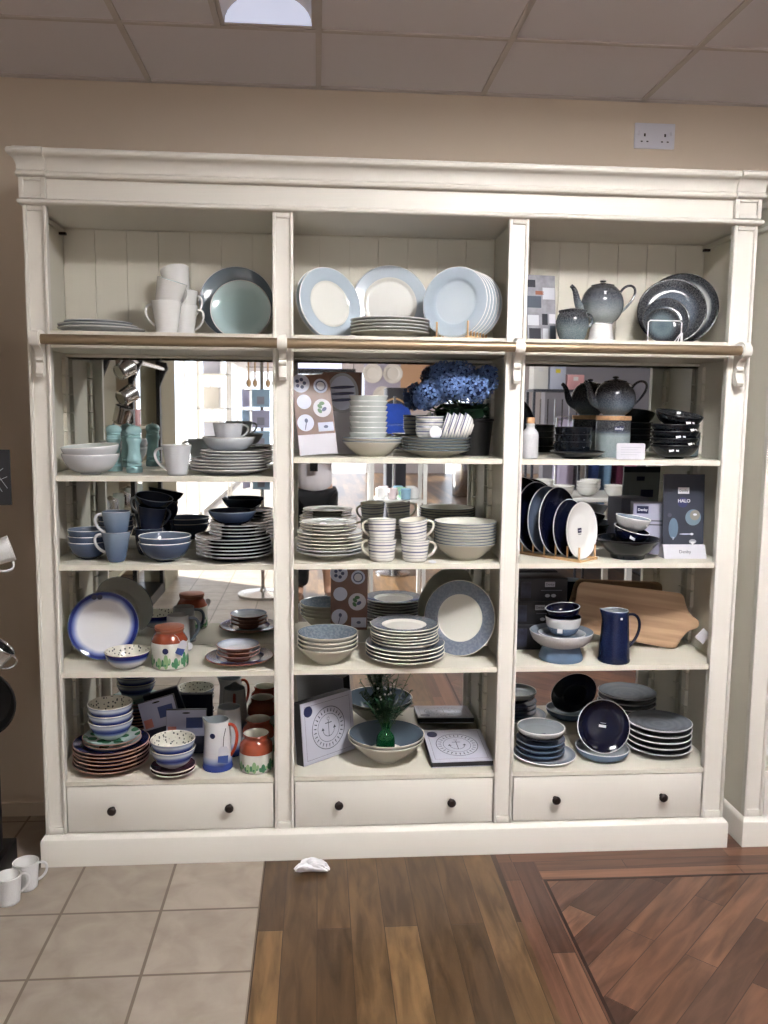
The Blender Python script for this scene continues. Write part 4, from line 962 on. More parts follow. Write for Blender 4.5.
for k in range(3): fr('printed_knife', disc_poly(0, 0.188+0.022*k, 0.044, 0.0055, 12, 0.06), M['printdark'], 0.0003, -0.0035)
p.rotation_euler = (R_(-8), 0, 0); settle(t, z)
t = empty('display_card', (PX(319, 0.10, z+0.1), 0.10, z), R_(14), 'brown photo card of crockery with white foot, leaning left of pale ramekins', 'card')
p = crockery_board(t, 0.128, 0.268, 0.068); p.rotation_euler = (R_(-11), R_(-4), 0)
settle(t, z)
x, r = span(342, 402, 0.12, z+0.04)
zt = stack('pasta_bowl', dish('ivory_pasta_bowl', r, 0.052, 0.050, 0.0045, 0.006, openbowl, [G['bone'], G['celadon'], M['steelgrey']]), 2, x, 0.125, z, 0.0105, 'ivory wide bowl', 'of two under the tall ramekin tower, second shelf', 'bowl')
n = 9
for k in range(n):
    single('ramekin', K['ramekin'], PX(368, 0.125, zt)+random.uniform(-.001, .001), 0.125, zt+0.006+k*0.0172, f'pale celadon ramekin, {NTH[n-1-k] if k else "bottom one"} in the tall tower', 'ramekin', 'tower of pale ramekins on the second shelf', (0, 0, k))
x, r = span(402, 470, 0.12, z+0.03)
zt = stack('dinner_plate', dish('ivory_lined_plate', r, 0.026, 0.055, 0.0042, 0.0055, openbowl, [G['bone'], G['celadon'], M['steelgrey']]), 5, x, 0.125, z, 0.0098, 'ivory dark edged plate', 'under the striped bowls on the second shelf', 'plate', 'ivory plates under the striped bowls')
# striped bowls: three upright, three lying on their side
K['strbowl'] = dish('striped_small_bowl', 0.048, 0.042, 0.022, 0.0026, 0.005, bowlw, [G['stripes'], G['bone'], M['steelgrey']])
for k in range(4): single('small_bowl', K['strbowl'], PX(430, 0.12, zt)-0.002, 0.12, zt+k*0.0150, f'small striped white bowl, {NTH[3-k] if k else "bottom one"} in the upright pile beside the hydrangea', 'bowl', 'upright striped bowls on ivory plates')
for k in range(4):
    o = single('small_bowl', K['strbowl'], PX(452+k*2.6, 0.10, zt), 0.105+0.002*k, zt+0.05, f'small striped white bowl lying on its side, {("leftmost", "second from left", "third from left", "rightmost")[k]} of the tipped row', 'bowl', 'tipped striped bowls on ivory plates')
    o.rotation_euler = (0, R_(-72), R_(-8)); settle(o, zt+0.008); o.location.x = PX(454.5+k*6.0, 0.10, zt)
def round_tag(x, y, z, r, rot, label):
    bm = bmesh.new(); add_prism(bm, disc_poly(0, 0, r, n=28), 0, 0.001, axis='z'); o = link('swing_tag', to_mesh(bm, 'swing_tag', M['labelw'], False), None, (x, y, z), rot); tag(o, label, 'tag')
    return o
round_tag(PX(436, 0.045, zt+0.03), 0.055, zt+0.034, 0.021, (R_(84), 0, R_(6)), 'round white swing tag on the striped bowls, second shelf')
# hydrangea in a black pot
px_ = PX(474, 0.24, z)
HY = 0.240
t = empty('potted_hydrangea', (px_, HY, z+0.0002), 0, 'artificial blue hydrangea in a black tapered pot on the second shelf', 'potted plant')
link('pot', lathe_mesh('pot', [(0, 0), (0.050, 0), (0.052, 0.003), (0.064, 0.118), (0.067, 0.120), (0.067, 0.128), (0.062, 0.128), (0.060, 0.112), (0, 0.108)], M['black']), t)
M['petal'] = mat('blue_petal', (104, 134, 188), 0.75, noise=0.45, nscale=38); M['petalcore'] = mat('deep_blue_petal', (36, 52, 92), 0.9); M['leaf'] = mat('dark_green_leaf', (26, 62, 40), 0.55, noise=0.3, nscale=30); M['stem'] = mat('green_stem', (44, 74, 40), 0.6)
def leaf_into(bm, base, d, length, width, droop=0.3, mi=0):
    d = Vector(d).normalized(); side = d.cross(Vector((0, 0, 1)));
    if side.length < 0.1: side = Vector((1, 0, 0))
    side.normalize(); n = 6; L = []; Rr = []; Cn = []
    for i in range(n+1):
        s = i/n; p = Vector(base)+d*length*s+Vector((0, 0, -droop*length*s*s)); w = width*math.sin(PI*min(s*0.92+0.06, 1))**0.8/2
        L.append(bm.verts.new(p+side*w+Vector((0, 0, w*0.25)))); Rr.append(bm.verts.new(p-side*w+Vector((0, 0, w*0.25)))); Cn.append(bm.verts.new(p))
    for i in range(n):
        f = bm.faces.new((L[i], L[i+1], Cn[i+1], Cn[i])); f.material_index = mi
        f = bm.faces.new((Cn[i], Cn[i+1], Rr[i+1], Rr[i])); f.material_index = mi
hx = lambda px, pz, y=0.15: (PX(px, y, pz)-px_, y-HY, pz-z)
heads = [(432, 1.560, 0.13, 0.050), (460, 1.618, 0.15, 0.056), (474, 1.575, 0.10, 0.060), (444, 1.625, 0.20, 0.046), (489, 1.610, 0.17, 0.050), (425, 1.535, 0.17, 0.038), (452, 1.580, 0.09, 0.050)]
for (px, pz, yy, rr) in heads:
    c = Vector(hx(px, pz, yy)); bm = bmesh.new(); n = 64
    for i in range(n):
        ph = math.acos(1-2*(i+0.5)/n); th = PI*(1+5**0.5)*i; nrm = Vector((math.sin(ph)*math.cos(th), math.sin(ph)*math.sin(th), math.cos(ph)))
        if c.y+HY+nrm.y*rr > 0.305 or px_+c.x+nrm.x*rr > 0.600 or z+c.z+nrm.z*rr*0.82 > 1.662: continue
        p = c+Vector((nrm.x*rr, nrm.y*rr*0.95, nrm.z*rr*0.82))*random.uniform(0.86, 1.08)
        q = nrm.to_track_quat('Z', 'Y').to_matrix().to_4x4(); q = Matrix.Translation(p) @ q @ Matrix.Rotation(random.uniform(0, 2), 4, 'Z'); s = 0.0118*random.uniform(0.85, 1.15)
        cv = bm.verts.new(q @ Vector((0, 0, 0)))
        for k in range(4):
            a = k*PI/2; vs = [q @ Vector((s*m_*math.cos(a+o_), s*m_*math.sin(a+o_), h_)) for m_, o_, h_ in ((0.75, -0.62, 0.001), (1.25, -0.28, 0.003), (1.25, 0.28, 0.003), (0.75, 0.62, 0.001))]
            bm.faces.new([cv]+[bm.verts.new(v) for v in vs])
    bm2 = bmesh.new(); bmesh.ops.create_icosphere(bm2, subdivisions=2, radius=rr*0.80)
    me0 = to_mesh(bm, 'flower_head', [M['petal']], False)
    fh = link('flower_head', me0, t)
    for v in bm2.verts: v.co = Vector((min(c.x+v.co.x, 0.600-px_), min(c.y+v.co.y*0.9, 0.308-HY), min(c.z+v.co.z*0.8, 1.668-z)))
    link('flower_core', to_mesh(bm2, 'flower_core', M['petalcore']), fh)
    st = bmesh.new(); add_tube(st, bez((c.x*0.2, 0, 0.11), (c.x*0.3, 0, 0.16), (c.x*0.8, c.y*0.8, c.z-rr-0.02), tuple(c), 8), 0.0028, 6); link('stem', to_mesh(st, 'stem', M['stem']), t)
bm = bmesh.new(); rs = random.Random(3)
for i in range(34):
    a = rs.uniform(0, 2*PI); dz = rs.uniform(0.0, 0.6)
    hgt = rs.uniform(0.12, 0.175); b0 = (0.02*math.cos(a), 0.02*math.sin(a), hgt)
    L = rs.uniform(0.085, 0.125)
    if px_+b0[0]+(L+0.03)*math.cos(a) > 0.60: L = max(0.03, (0.57-px_-b0[0])/max(math.cos(a), 0.05))
    leaf_into(bm, b0, (math.cos(a), math.sin(a), dz), L, 0.072, 0.55)
for v in bm.verts: v.co.x = min(v.co.x, 0.612-px_); v.co.y = min(v.co.y, 0.318-HY); v.co.z = max(v.co.z, 0.16 if v.co.y+HY < 0.17 else 0.11)
o = link('leaves', to_mesh(bm, 'leaves', M['leaf']), t); o.modifiers.new('thick', 'SOLIDIFY').thickness = 0.0008

# ================================================================== RIGHT BAY, SECOND SHELF
z = LEV[2][0]
o = stand('dinner_plate', dish('black_upright_plate', 0.100, 0.018, 0.06, 0.0045, 0.005, coupe, [G['dark'], G['dark'], M['black']]), PX(530, 0.24, z+0.1), 0.300, z, R_(10), R_(48), 'large black plate standing behind the white corked bottle', 'plate'); settle(o, z, left=0.6435)
t = empty('bottle', (PX(529.5, 0.06, z), 0.06, z+0.0002), 0, 'small white ceramic bottle with cork by the post, second shelf', 'bottle')
link('body', lathe_mesh('body', [(0, 0.002), (0.022, 0.002), (0.023, 0), (0.0265, 0.002), (0.0275, 0.01), (0.0275, 0.078), (0.026, 0.086), (0.020, 0.095), (0.0145, 0.100), (0.0135, 0.108), (0.0155, 0.113), (0.014, 0.116), (0, 0.1155)], G['stoneout'], seg=32), t)
link('cork', lathe_mesh('cork', [(0, 0.116), (0.0125, 0.116), (0.0138, 0.120), (0.0138, 0.134), (0.012, 0.136), (0, 0.136)], M['cork'], seg=24), t)
x, r = span(549, 603, 0.13, z)
zt = stack('side_plate', K['blackplate_low'], 1, x-0.004, 0.101, z, 0.011, 'near black plate under dark mugs', 'left of the speckled canister', 'plate')
darkmug = mug_kind(cup_body('dark_cup_body', 0.050, 0.062, 0.045, 0.0035, [G['dark'], G['dark'], M['slot']], curve=0.5), ear(0.050, 0.062, 0.045, 0.038, 0.014, 0.020, 0.004, G['dark'], curve=0.5), 'soup_cup')
for k in range(3):
    o = darkmug(PX(573, 0.10, z+0.05), 0.101, zt+0.001+k*0.024, R_(200+14*k), f'near black soup cup, {NTH[2-k]} in the stack left of the canister', 'near black soup cups', cat='cup')
    label_on(o, 0.006, 0.006, (0.058*math.cos(R_(90-14*k)), 0.0585*math.sin(R_(90-14*k)), 0.030), (PI/2, 0, R_(180-14*k)), name='price_sticker')
# canister with wooden lid and dark teapot on it
xc = PX(612.5, 0.19, z+0.05)
t = empty('canister', (xc, 0.190, z+0.0002), 0, 'speckled grey canister with dark band and wooden lid under the teapot', 'canister')
link('body', lathe_mesh('body', [(0, 0.003), (0.054, 0.003), (0.055, 0), (0.0575, 0.001), (0.059, 0.006), (0.059, 0.122), (0.0575, 0.128), (0.054, 0.129), (0, 0.128)], G['jar']), t)
link('lid', lathe_mesh('lid', [(0, 0.1285), (0.0600, 0.1285), (0.0605, 0.131), (0.0605, 0.141), (0.0595, 0.143), (0, 0.143)], M['cork']), t)
bm = bmesh.new(); add_prism(bm, [(-0.016, 0.092), (0.016, 0.092), (0.016, 0.108), (-0.016, 0.108)], -0.0596, -0.0603, axis='y'); lb = link('brand_patch', to_mesh(bm, 'brand_patch', M['navyprint'], False), t)
text('lettering', 'denby', 0.0125, M['labelw'], lb, (0, -0.0606, 0.100), bold=0.0002)
tp = teapot(xc+0.002, 0.190, z+0.1435, 0.070, 0.136, G['teapotd'], 'dark blue black teapot resting on the canister lid, second shelf', stick=False); label_on(tp, 0.012, 0.010, (0.036, -0.047, 0.104), (R_(52), 0, R_(38)))
t = empty('sign', (PX(631, 0.03, z), 0.035, z+0.0002), 0, 'small rounded white price sign standing before the canister', 'sign')
bm = bmesh.new(); pts = []
for (cx, cz, a0) in ((0.042, 0.048, 0), (-0.042, 0.048, 90), (-0.042, 0.006, 180), (0.042, 0.006, 270)):
    for k in range(5): a = R_(a0+k*22.5); pts.append((cx+0.006*math.cos(a), cz+0.006*math.sin(a)))
add_prism(bm, pts, -0.001, 0.006, axis='y'); p = link('panel', to_mesh(bm, 'panel', M['paper']), t)
for k in range(4): box('printed_line', -0.034, 0.034-0.012*(k % 2), -0.0016, -0.001, 0.040-0.008*k, 0.0412-0.008*k, M['printgrey'], p, smooth=False)
# pile of black bowls
xb = PX(675, 0.12, z+0.05)
zz = z+0.0002
for k in range(5):
    tl = (0, 0, 0)
    o = empty('bowl', (xb+(0.004 if k == 4 else random.uniform(-.003, .003)), 0.125, zz), 0, f'glossy black bowl, {NTH[4-k] if k else "bottom one"} in the pile right of the white sign', 'bowl', 'black bowls on the second shelf')
    link('shell', K['blackbowl'], o)
    if k == 4: o.rotation_euler = (R_(10), R_(6), 0); o.location.z += 0.014
    a = R_(-90+(-30, 20, -14, 24, 4)[k]); rr = 0.0745
    for da in (0, 0.26):
        label_on(o, 0.016 if da == 0 else 0.009, 0.012 if da == 0 else 0.009, (rr*math.cos(a+da), rr*math.sin(a+da), 0.031), (R_(58), R_(-12 if da == 0 else 6), a+da+PI/2), name='barcode_sticker')
    zz += 0.0235
darkm2 = mug_kind(cup_body('halo_mug_body', 0.036, 0.042, 0.088, 0.0035, [G['halospeck'], G['dark'], M['slot']]), ear(0.036, 0.042, 0.088, 0.076, 0.02, 0.028, 0.0045, G['halospeck']))
darkm2(PX(689, 0.23, z), 0.245, z, 1.9, 'speckled blue grey mug with dark rim behind the pile of black bowls')
# ================================================================== LEFT BAY, THIRD SHELF
z = LEV[0][1]
x, r = span(66, 106, 0.12, z+0.05)
for k in range(3):
    single('bowl', K['denimbowl_sm'], x+0.004, 0.135, z+0.0002+k*0.0200, f'denim blue bowl, {NTH[2-k] if k else "bottom one"} in the pile at the left end, third shelf', 'bowl', 'small denim bowls left of the blue mugs', (0, 0, k))
xm = PX(116, 0.08, z+0.05)
denimmug(xm+0.002, 0.075, z, PI+0.12, 'pale denim blue mug with handle left, lower of two beside small bowls')
o = denimmug(xm+0.004, 0.078, z+0.062, PI+0.25, 'pale denim blue mug, upper of two, nested in the lower mug'); o.location.z = z+0.066
xm = PX(147, 0.18, z+0.05)
inkmug(xm, 0.215, z, 0.9, 'dark ink blue mug, lower of two behind the denim bowls')
o = inkmug(xm+0.004, 0.212, z+0.061, 0.7, 'dark ink blue mug, tipped upper of two behind the denim bowls'); o.rotation_euler = (R_(5), R_(5), 0.7); o.location.z = z+0.074
single('bowl', dish('small_ink_bowl', 0.064, 0.042, 0.028, 0.004, 0.005, bowlw, [G['ink'], G['ink'], M['steelgrey']]), xm+0.014, 0.222, z+0.160, 'ink blue bowl balanced at a tilt on the dark ink mugs', 'bowl', None, (R_(8), R_(10), 0))
x, r = span(139, 190, 0.08, z+0.05)
for k in range(2):
    single('bowl', K['denimbowl'], x, 0.09, z+0.0002+k*0.0190, f'denim blue cereal bowl, {("lower", "upper")[k]} of two in the middle of the left bay', 'bowl', None, (0, 0, k*2))
x, r = span(195, 272, 0.12, z+0.02)
zt = stack('dinner_plate', dish('ink_plate', r*0.985, 0.022, 0.078, 0.0038, 0.0075, coupe, [G['ink'], G['inkplate'], M['greyglaze']]), 6, x-0.001, 0.135, z, 0.0115, 'ink blue dinner plate', 'in the lower pile by the post, third shelf', 'plate', 'ink blue dinner plates')
x, r = span(209, 267, 0.13, z+0.08)
zt = stack('side_plate', dish('ink_side_plate', r, 0.018, 0.06, 0.0038, 0.0072, coupe, [G['ink'], G['inkplate'], M['greyglaze']]), 4, x, 0.14, zt, 0.0112, 'ink blue side plate', 'in the upper pile by the post, third shelf', 'plate', 'ink blue side plates')
single('bowl', K['inkbowl'], PX(232.5, 0.12, zt+0.04), 0.125, zt, 'ink blue bowl on top of the tall plate pile, third shelf', 'bowl')
# ================================================================== MIDDLE BAY, THIRD SHELF
z = LEV[1][1]
x, r = span(297, 362, 0.13, z+0.02)
zt = stack('dinner_plate', dish('white_shallow_plate', r, 0.028, 0.050, 0.0042, 0.0075, openbowl, [G['bone'], G['celadon'], M['greyglaze']]), 2, x+0.001, 0.125, z, 0.0120, 'ivory shallow bowl plate', 'of two at the base of the left pile', 'plate')
zt = stack('dinner_plate', K['celplate'], 5, x+0.001, 0.13, zt+0.006, 0.0112, 'pale celadon plate', 'in the left pile under the small plates', 'plate', 'celadon plates of the left pile, third shelf')
x, r = span(300, 356, 0.14, z+0.09)
zt = stack('side_plate', K['celplate_sm'], 3, x+0.001, 0.14, zt, 0.0102, 'small celadon plate', 'on top of the left pile, middle bay', 'plate', 'small celadon plates, third shelf')
round_tag(PX(323, 0.09, zt), 0.10, zt+0.004, 0.012, (R_(4), 0, 0), 'round white sticker tag lying on the small celadon plates')
for (px, yy, rz, lx) in ((382, 0.075, PI, 'left'), (415, 0.065, -0.05, 'right')):
    xx = PX(px, yy, z+0.04)
    stripemug(xx, yy, z, rz-0.25 if lx == 'left' else rz, f'hooped white mug, lower of the {lx} pair, handle {lx}')
    o = stripemug(xx+(0.000 if lx == 'left' else -0.002), yy+0.002, z+0.05, rz+(-0.4 if lx == 'left' else 0.1), f'hooped white mug, upper of the {lx} pair, third shelf')
    o.location.z = z+0.0665; o.rotation_euler = (R_(3), R_(-6 if lx == 'right' else 2), o.rotation_euler[2])
round_tag(PX(432.5, 0.02, z), 0.025, z+0.004, 0.013, (R_(10), 0, 0), 'small round white tag lying at the shelf edge by the hooped mugs')
x, r = span(434, 496, 0.12, z+0.07)
lb_me = dish('lined_bowl', r, 0.060, 0.052, 0.004, 0.005, openbowl, [G['bone'], G['linein'], M['steelgrey']])
for k in range(8):
    single('bowl', lb_me, x, 0.12, z+0.0002+k*0.0098, f'ivory bowl with grey lined rim, {NTH[7-k] if k else "bottom one"} in the right pile', 'bowl', 'ivory lined bowls, third shelf', (0, 0, k))
# ================================================================== RIGHT BAY, THIRD SHELF
z = LEV[2][1]
wp = empty('dinner_plate', (0, 0, 0), 0, 'white plate with small navy logo at the right end of the wooden rack', 'plate')
sh = link('shell', K['whiteplate'], wp)
lg = box('logo_patch', -0.011, 0.011, -0.008, 0.008, 0.0097, 0.0105, M['navyprint'], wp, smooth=False); q = link('lettering', text_mesh('denby', 0.0075, M['labelw']), lg, (0, 0, 0.0107))
box('small_print', -0.008, 0.008, -0.0145, -0.012, 0.0097, 0.0102, M['greyprint'], wp, smooth=False)
rack_set('long pale wooden peg rack holding dark plates on the third shelf', (PX(578, 0.075, z+0.1), 0.085), R_(41), 0.046, [(wp, '', None), (K['navyplate_sm'], 'small navy plate, directly behind the white plate in the rack', None),
    (K['navyplate_md'], 'navy plate, third from the right in the wooden rack', None), (K['greycoupe'], 'slate blue plate, fourth from the right in the wooden rack', None), (K['navyplate_lg'], 'largest dark plate, leftmost in the wooden rack of the third shelf', None)], z, R_(5), 0.050, 0.050, 0.004, M['pine'])
xb = PX(629.5, 0.10, z+0.05)
single('serving_bowl', K['bigblack'], xb, 0.115, z+0.0002, 'wide near black footed bowl holding two small bowls, third shelf', 'bowl')
o = empty('bowl', (xb-0.004, 0.105, z+0.050), 0, 'navy bowl tipped forward inside the wide black bowl', 'bowl'); link('shell', K['navybowl'], o); label_on(o, 0.020, 0.014, (-0.012, -0.0565, 0.030), (R_(60), R_(14), 0), name='barcode_sticker'); o.rotation_euler = (R_(8), R_(12), 0); o.location.z = z+0.056
o = empty('bowl', (xb+0.006, 0.112, z+0.064), 0, 'white stoneware bowl with grey inside, topmost in the wide black bowl', 'bowl'); link('shell', K['stonebowl'], o); label_on(o, 0.010, 0.010, (0.036, -0.044, 0.031), (R_(60), 0, R_(38)), name='price_sticker'); o.rotation_euler = (R_(3), R_(8), 0); o.location.z = z+0.094
# lilac box with navy patch
xx = PX(651, 0.2, z+0.1)
M['lilac'] = mat('lilac_grey_card', (170, 172, 192), 0.5); M['slatecard'] = mat('charcoal_card', (60, 64, 76), 0.35, noise=0.15, nscale=6); M['sage'] = mat('sage_grey_card', (150, 158, 156), 0.5)
t = empty('boxed_set', (xx, 0.225, z+0.0002), R_(-14), 'lilac grey box with navy brand patch behind the black bowl, third shelf', 'box')
bx = box('carton', -0.060, 0.060, -0.045, 0.045, 0.0, 0.180, M['lilac'], t, 0.001)
pt = box('brand_patch', -0.048, -0.008, -0.0462, -0.0452, 0.145, 0.172, M['navyprint'], t, smooth=False); text('lettering', 'Denby', 0.0125, M['labelw'], pt, (-0.028, -0.0466, 0.1585), bold=0.0002)
for k, (a, b) in enumerate(((-0.02, 0.05), (-0.03, 0.05))): box('small_print', a, b, -0.0460, -0.0452, 0.118-0.014*k, 0.1225-0.014*k, M['greyprint'], t, smooth=False)
# HALO board on a white foot
xx, r = span(665, 706, 0.10, z+0.1)
t = empty('display_board', (xx+0.0, 0.115, z+0.0002), 0, 'charcoal standing board lettered HALO on a white foot panel', 'sign board')
W2 = r
pn = box('panel', -W2, W2, -0.004, 0.004, 0.038, 0.290, M['slatecard'], t); pn.rotation_euler = (R_(-4), 0, 0)
bm = bmesh.new(); add_prism(bm, [(-0.028, 0.0), (0.030, 0.0), (0.008, 0.046), (-0.010, 0.046)], -W2-0.002, W2+0.002, axis='x'); fo = link('foot_panel', to_mesh(bm, 'foot_panel', M['paper'], False), t)
text('lettering', 'Denby', 0.016, M['greyprint'], fo, (0, -0.0200, 0.023), (R_(68), 0, 0))
def pp(name, poly, m, y0=-0.0042, d=0.0005): bm = bmesh.new(); add_prism(bm, poly, y0, y0-d, axis='y'); return link(name, to_mesh(bm, name, m, False), pn)
lab = pp('white_patch', [(-0.022, 0.222), (0.018, 0.222), (0.018, 0.244), (-0.022, 0.244)], M['labelw']); text('lettering', 'Denby', 0.012, M['greyprint'], lab, (-0.002, -0.0049, 0.233))
disc = pp('navy_disc', disc_poly(-0.004, 0.192, 0.018), mat('dusk_blue_print', (58, 62, 104), 0.4)); text('lettering', 'HALO', 0.0165, M['labelw'], disc, (0.0, -0.0049, 0.197), bold=0.0003)
pp('pictured_plate', disc_poly(0.034, 0.140, 0.028), mat('grey_blue_print', (120, 142, 158), 0.4)); pp('pictured_bowl', disc_poly(0.040, 0.148, 0.018), mat('pale_gold_print', (150, 146, 136), 0.3), -0.0048); pp('pictured_glint', disc_poly(0.040, 0.150, 0.007, 0.004), M['labelw'], -0.0054)
pp('pictured_platter', disc_poly(-0.036, 0.102, 0.017, 0.036), mat('steel_blue_print', (104, 126, 146), 0.4)); pp('pictured_tip', [(-0.042, 0.072), (-0.030, 0.072), (-0.036, 0.062)], M['printpale'])
pp('pictured_spoon', disc_poly(0.012, 0.082, 0.026, 0.0022, 12), M['printpale']); pp('pictured_spoon', disc_poly(0.030, 0.082, 0.006, 0.004, 12), M['labelw'], -0.0048)
pp('pictured_cup', disc_poly(0.034, 0.056, 0.013, 0.008), M['printgrey']); pp('pictured_cup', [(0.024, 0.056), (0.044, 0.056), (0.036, 0.046), (0.032, 0.046)], M['labelw'], -0.0048); pp('pictured_dot', disc_poly(-0.050, 0.148, 0.007), mat('dim_print', (80, 84, 98), 0.4))
def pb(name, poly, m, y0=0.0042, d=0.0005): bm = bmesh.new(); add_prism(bm, poly, y0, y0+d, axis='y'); return link(name, to_mesh(bm, name, m, False), pn)
pb('back_sheet', [(-W2+.001, 0.04), (W2-.001, 0.04), (W2-.001, 0.268), (-W2+.001, 0.268)], M['sage']); pb('pictured_block', [(0.0, 0.17), (0.05, 0.17), (0.05, 0.20), (0.0, 0.20)], M['printdark'], 0.0048); pb('brand_patch', [(-0.02, 0.235), (0.012, 0.235), (0.012, 0.252), (-0.02, 0.252)], M['navyprint'], 0.0048)

# ================================================================== LEFT BAY, FOURTH SHELF
z = LEV[0][2]
xx = PX(102, 0.17, z+0.11)
wp = empty('dinner_plate', (0, 0, 0), 0, 'large white plate with cobalt blue rim standing on the fourth shelf', 'plate')
link('shell', K['blueplate'], wp)
for (a, b) in ((-0.028, 0.098), (-0.010, 0.097)): sticker(wp, M['navyprint'], a, b, 0.0235, 0.009, 'round_sticker')
wp.rotation_euler = (Matrix.Rotation(R_(14), 3, 'Z') @ Matrix.Rotation(PI/2-R_(12), 3, 'X')).to_euler(); wp.location = (xx, 0.1, z); settle(wp, z, 0.215)
x, r = span(105, 149, 0.06, z+0.05)
single('bowl', K['sprigbowl'], x, 0.065, z+0.0002, 'bowl with leaf sprigs inside and cobalt band, before the cobalt rimmed plate', 'bowl')
# cactus jar
G['jarclay'] = glaze('terracotta_over_white_outside', [(0, (216, 216, 208)), (0.0865, (220, 220, 212)), (0.088, (140, 68, 46)), (0.11, (134, 62, 42)), (0.118, (130, 80, 60)), (0.13, (136, 88, 68))], 'z', 'CONSTANT', 0.14)
G['jarclay_s'] = glaze('terracotta_over_white_outside_small', [(0, (216, 216, 208)), (0.0645, (220, 220, 212)), (0.066, (148, 70, 48)), (0.098, (140, 64, 44)), (0.13, (150, 96, 70))], 'z', 'CONSTANT', 0.14)
M['cactus'] = mat('green_cactus_print', (84, 138, 104), 0.25, noise=0.3, nscale=60); M['cactus2'] = mat('pale_cactus_print', (142, 176, 130), 0.25)
def wrap(poly, R, ang0):
    return [(R*math.sin(ang0+u/R), -R*math.cos(ang0+u/R), v) for u, v in poly]
def cactus_print(parent, R, h, n=13):
    rs = random.Random(n); bm = bmesh.new()
    for i in range(n):
        a0 = 2*PI*i/n+rs.uniform(-.1, .1); hh = h*rs.uniform(0.6, 1.1)
        for (u, v, ru, rv) in ((0, hh*0.5, 0.008, hh*0.48), (-0.011, hh*0.45, 0.004, hh*0.22), (0.012, hh*0.55, 0.004, hh*0.20), (-0.006, hh*0.28, 0.008, 0.004), (0.007, hh*0.36, 0.007, 0.004)):
            k = rs.choice((0, 0, 1))
            poly = disc_poly(u, v+0.004, ru, rv, 14); vs = [bm.verts.new(p) for p in wrap(poly, R+0.0004+0.0002*rs.random(), a0)]
            f = bm.faces.new(vs); f.material_index = k
    return link('cactus_print', to_mesh(bm, 'cactus_print', [M['cactus'], M['cactus2']]), parent)
def clay_jar(x, y, z, label, s=1.0, big=True, stick=True, tagged=False, cat='jar'):
    t = empty('storage_jar', (x, y, z+0.0002), 0, label, cat)
    if big:  prof = [(0, 0.002), (0.052, 0.002), (0.053, 0), (0.0575, 0.002), (0.060, 0.010), (0.060, 0.084), (0.0585, 0.092), (0.050, 0.108), (0.0455, 0.114), (0.0465, 0.122), (0.0485, 0.126), (0.0465, 0.129), (0.042, 0.127), (0.040, 0.114), (0.052, 0.09), (0.054, 0.012), (0, 0.008)]
    else: prof = [(0, 0.002), (0.050, 0.002), (0.051, 0), (0.0545, 0.002), (0.0565, 0.010), (0.0565, 0.066), (0.0565, 0.080), (0.053, 0.096), (0.043, 0.106), (0.0405, 0.111), (0.042, 0.119), (0.044, 0.124), (0.042, 0.127), (0.038, 0.125), (0.036, 0.108), (0.050, 0.088), (0.051, 0.012), (0, 0.008)]
    mo = [G['jarclay'] if big else G['jarclay_s'], G['bone'] if not big else M['redclay']]
    link('body', lathe_mesh('body', prof, mo, [0]*12+[1]*(len(prof)-13)), t)
    cactus_print(t, 0.060 if big else 0.0565, 0.055 if big else 0.045)
    return t
xj, r = span(151, 188, 0.07, z+0.05)
t = clay_jar(xj, 0.075, z, 'jar with terracotta shoulder and cactus pattern on the fourth shelf')
link('lid', lathe_mesh('lid', [(0, 0.1285), (0.0475, 0.1285), (0.0485, 0.131), (0.0475, 0.136), (0.03, 0.139), (0, 0.139)], M['redclay']), t)
bm = bmesh.new(); 
vs = [bm.verts.new(p) for p in wrap(disc_poly(-0.004, 0.066, 0.010, n=24), 0.0606, 0)]; bm.faces.new(vs); link('navy_sticker', to_mesh(bm, 'navy_sticker', M['navyprint']), t)
tg = empty('swing_tag', (xj+0.048, 0.018, z+0.078), 0, 'blue and white paper tag hanging from the cactus jar on the fourth shelf', 'tag')
M['tagblue'] = mat('tag_blue_print', (60, 84, 150), 0.5)
def paper_tag(t, w=0.024, h=0.050, tilt=18):
    bm = bmesh.new(); add_prism(bm, [(-w/2, -h*0.5), (w/2, -h*0.5), (w/2, h*0.32), (w*0.25, h*0.5), (-w*0.25, h*0.5), (-w/2, h*0.32)], -0.0005, 0.0005, axis='y'); p = link('card', to_mesh(bm, 'card', M['paper'], False), t)
    bm = bmesh.new(); add_prism(bm, [(-w/2, -h*0.5), (w/2, -h*0.5), (w/2, -h*0.02), (-w/2, -h*0.12)], -0.0009, -0.0005, axis='y'); link('blue_print', to_mesh(bm, 'blue_print', M['tagblue'], False), p)
    p.rotation_euler = (0, R_(tilt), 0); return p
p = paper_tag(tg, tilt=24); wire('string', [(-0.006, 0, 0.022), (-0.014, 0.008, 0.034), (-0.024, 0.012, 0.040)], tg, 0.0007, m=M['paper'])
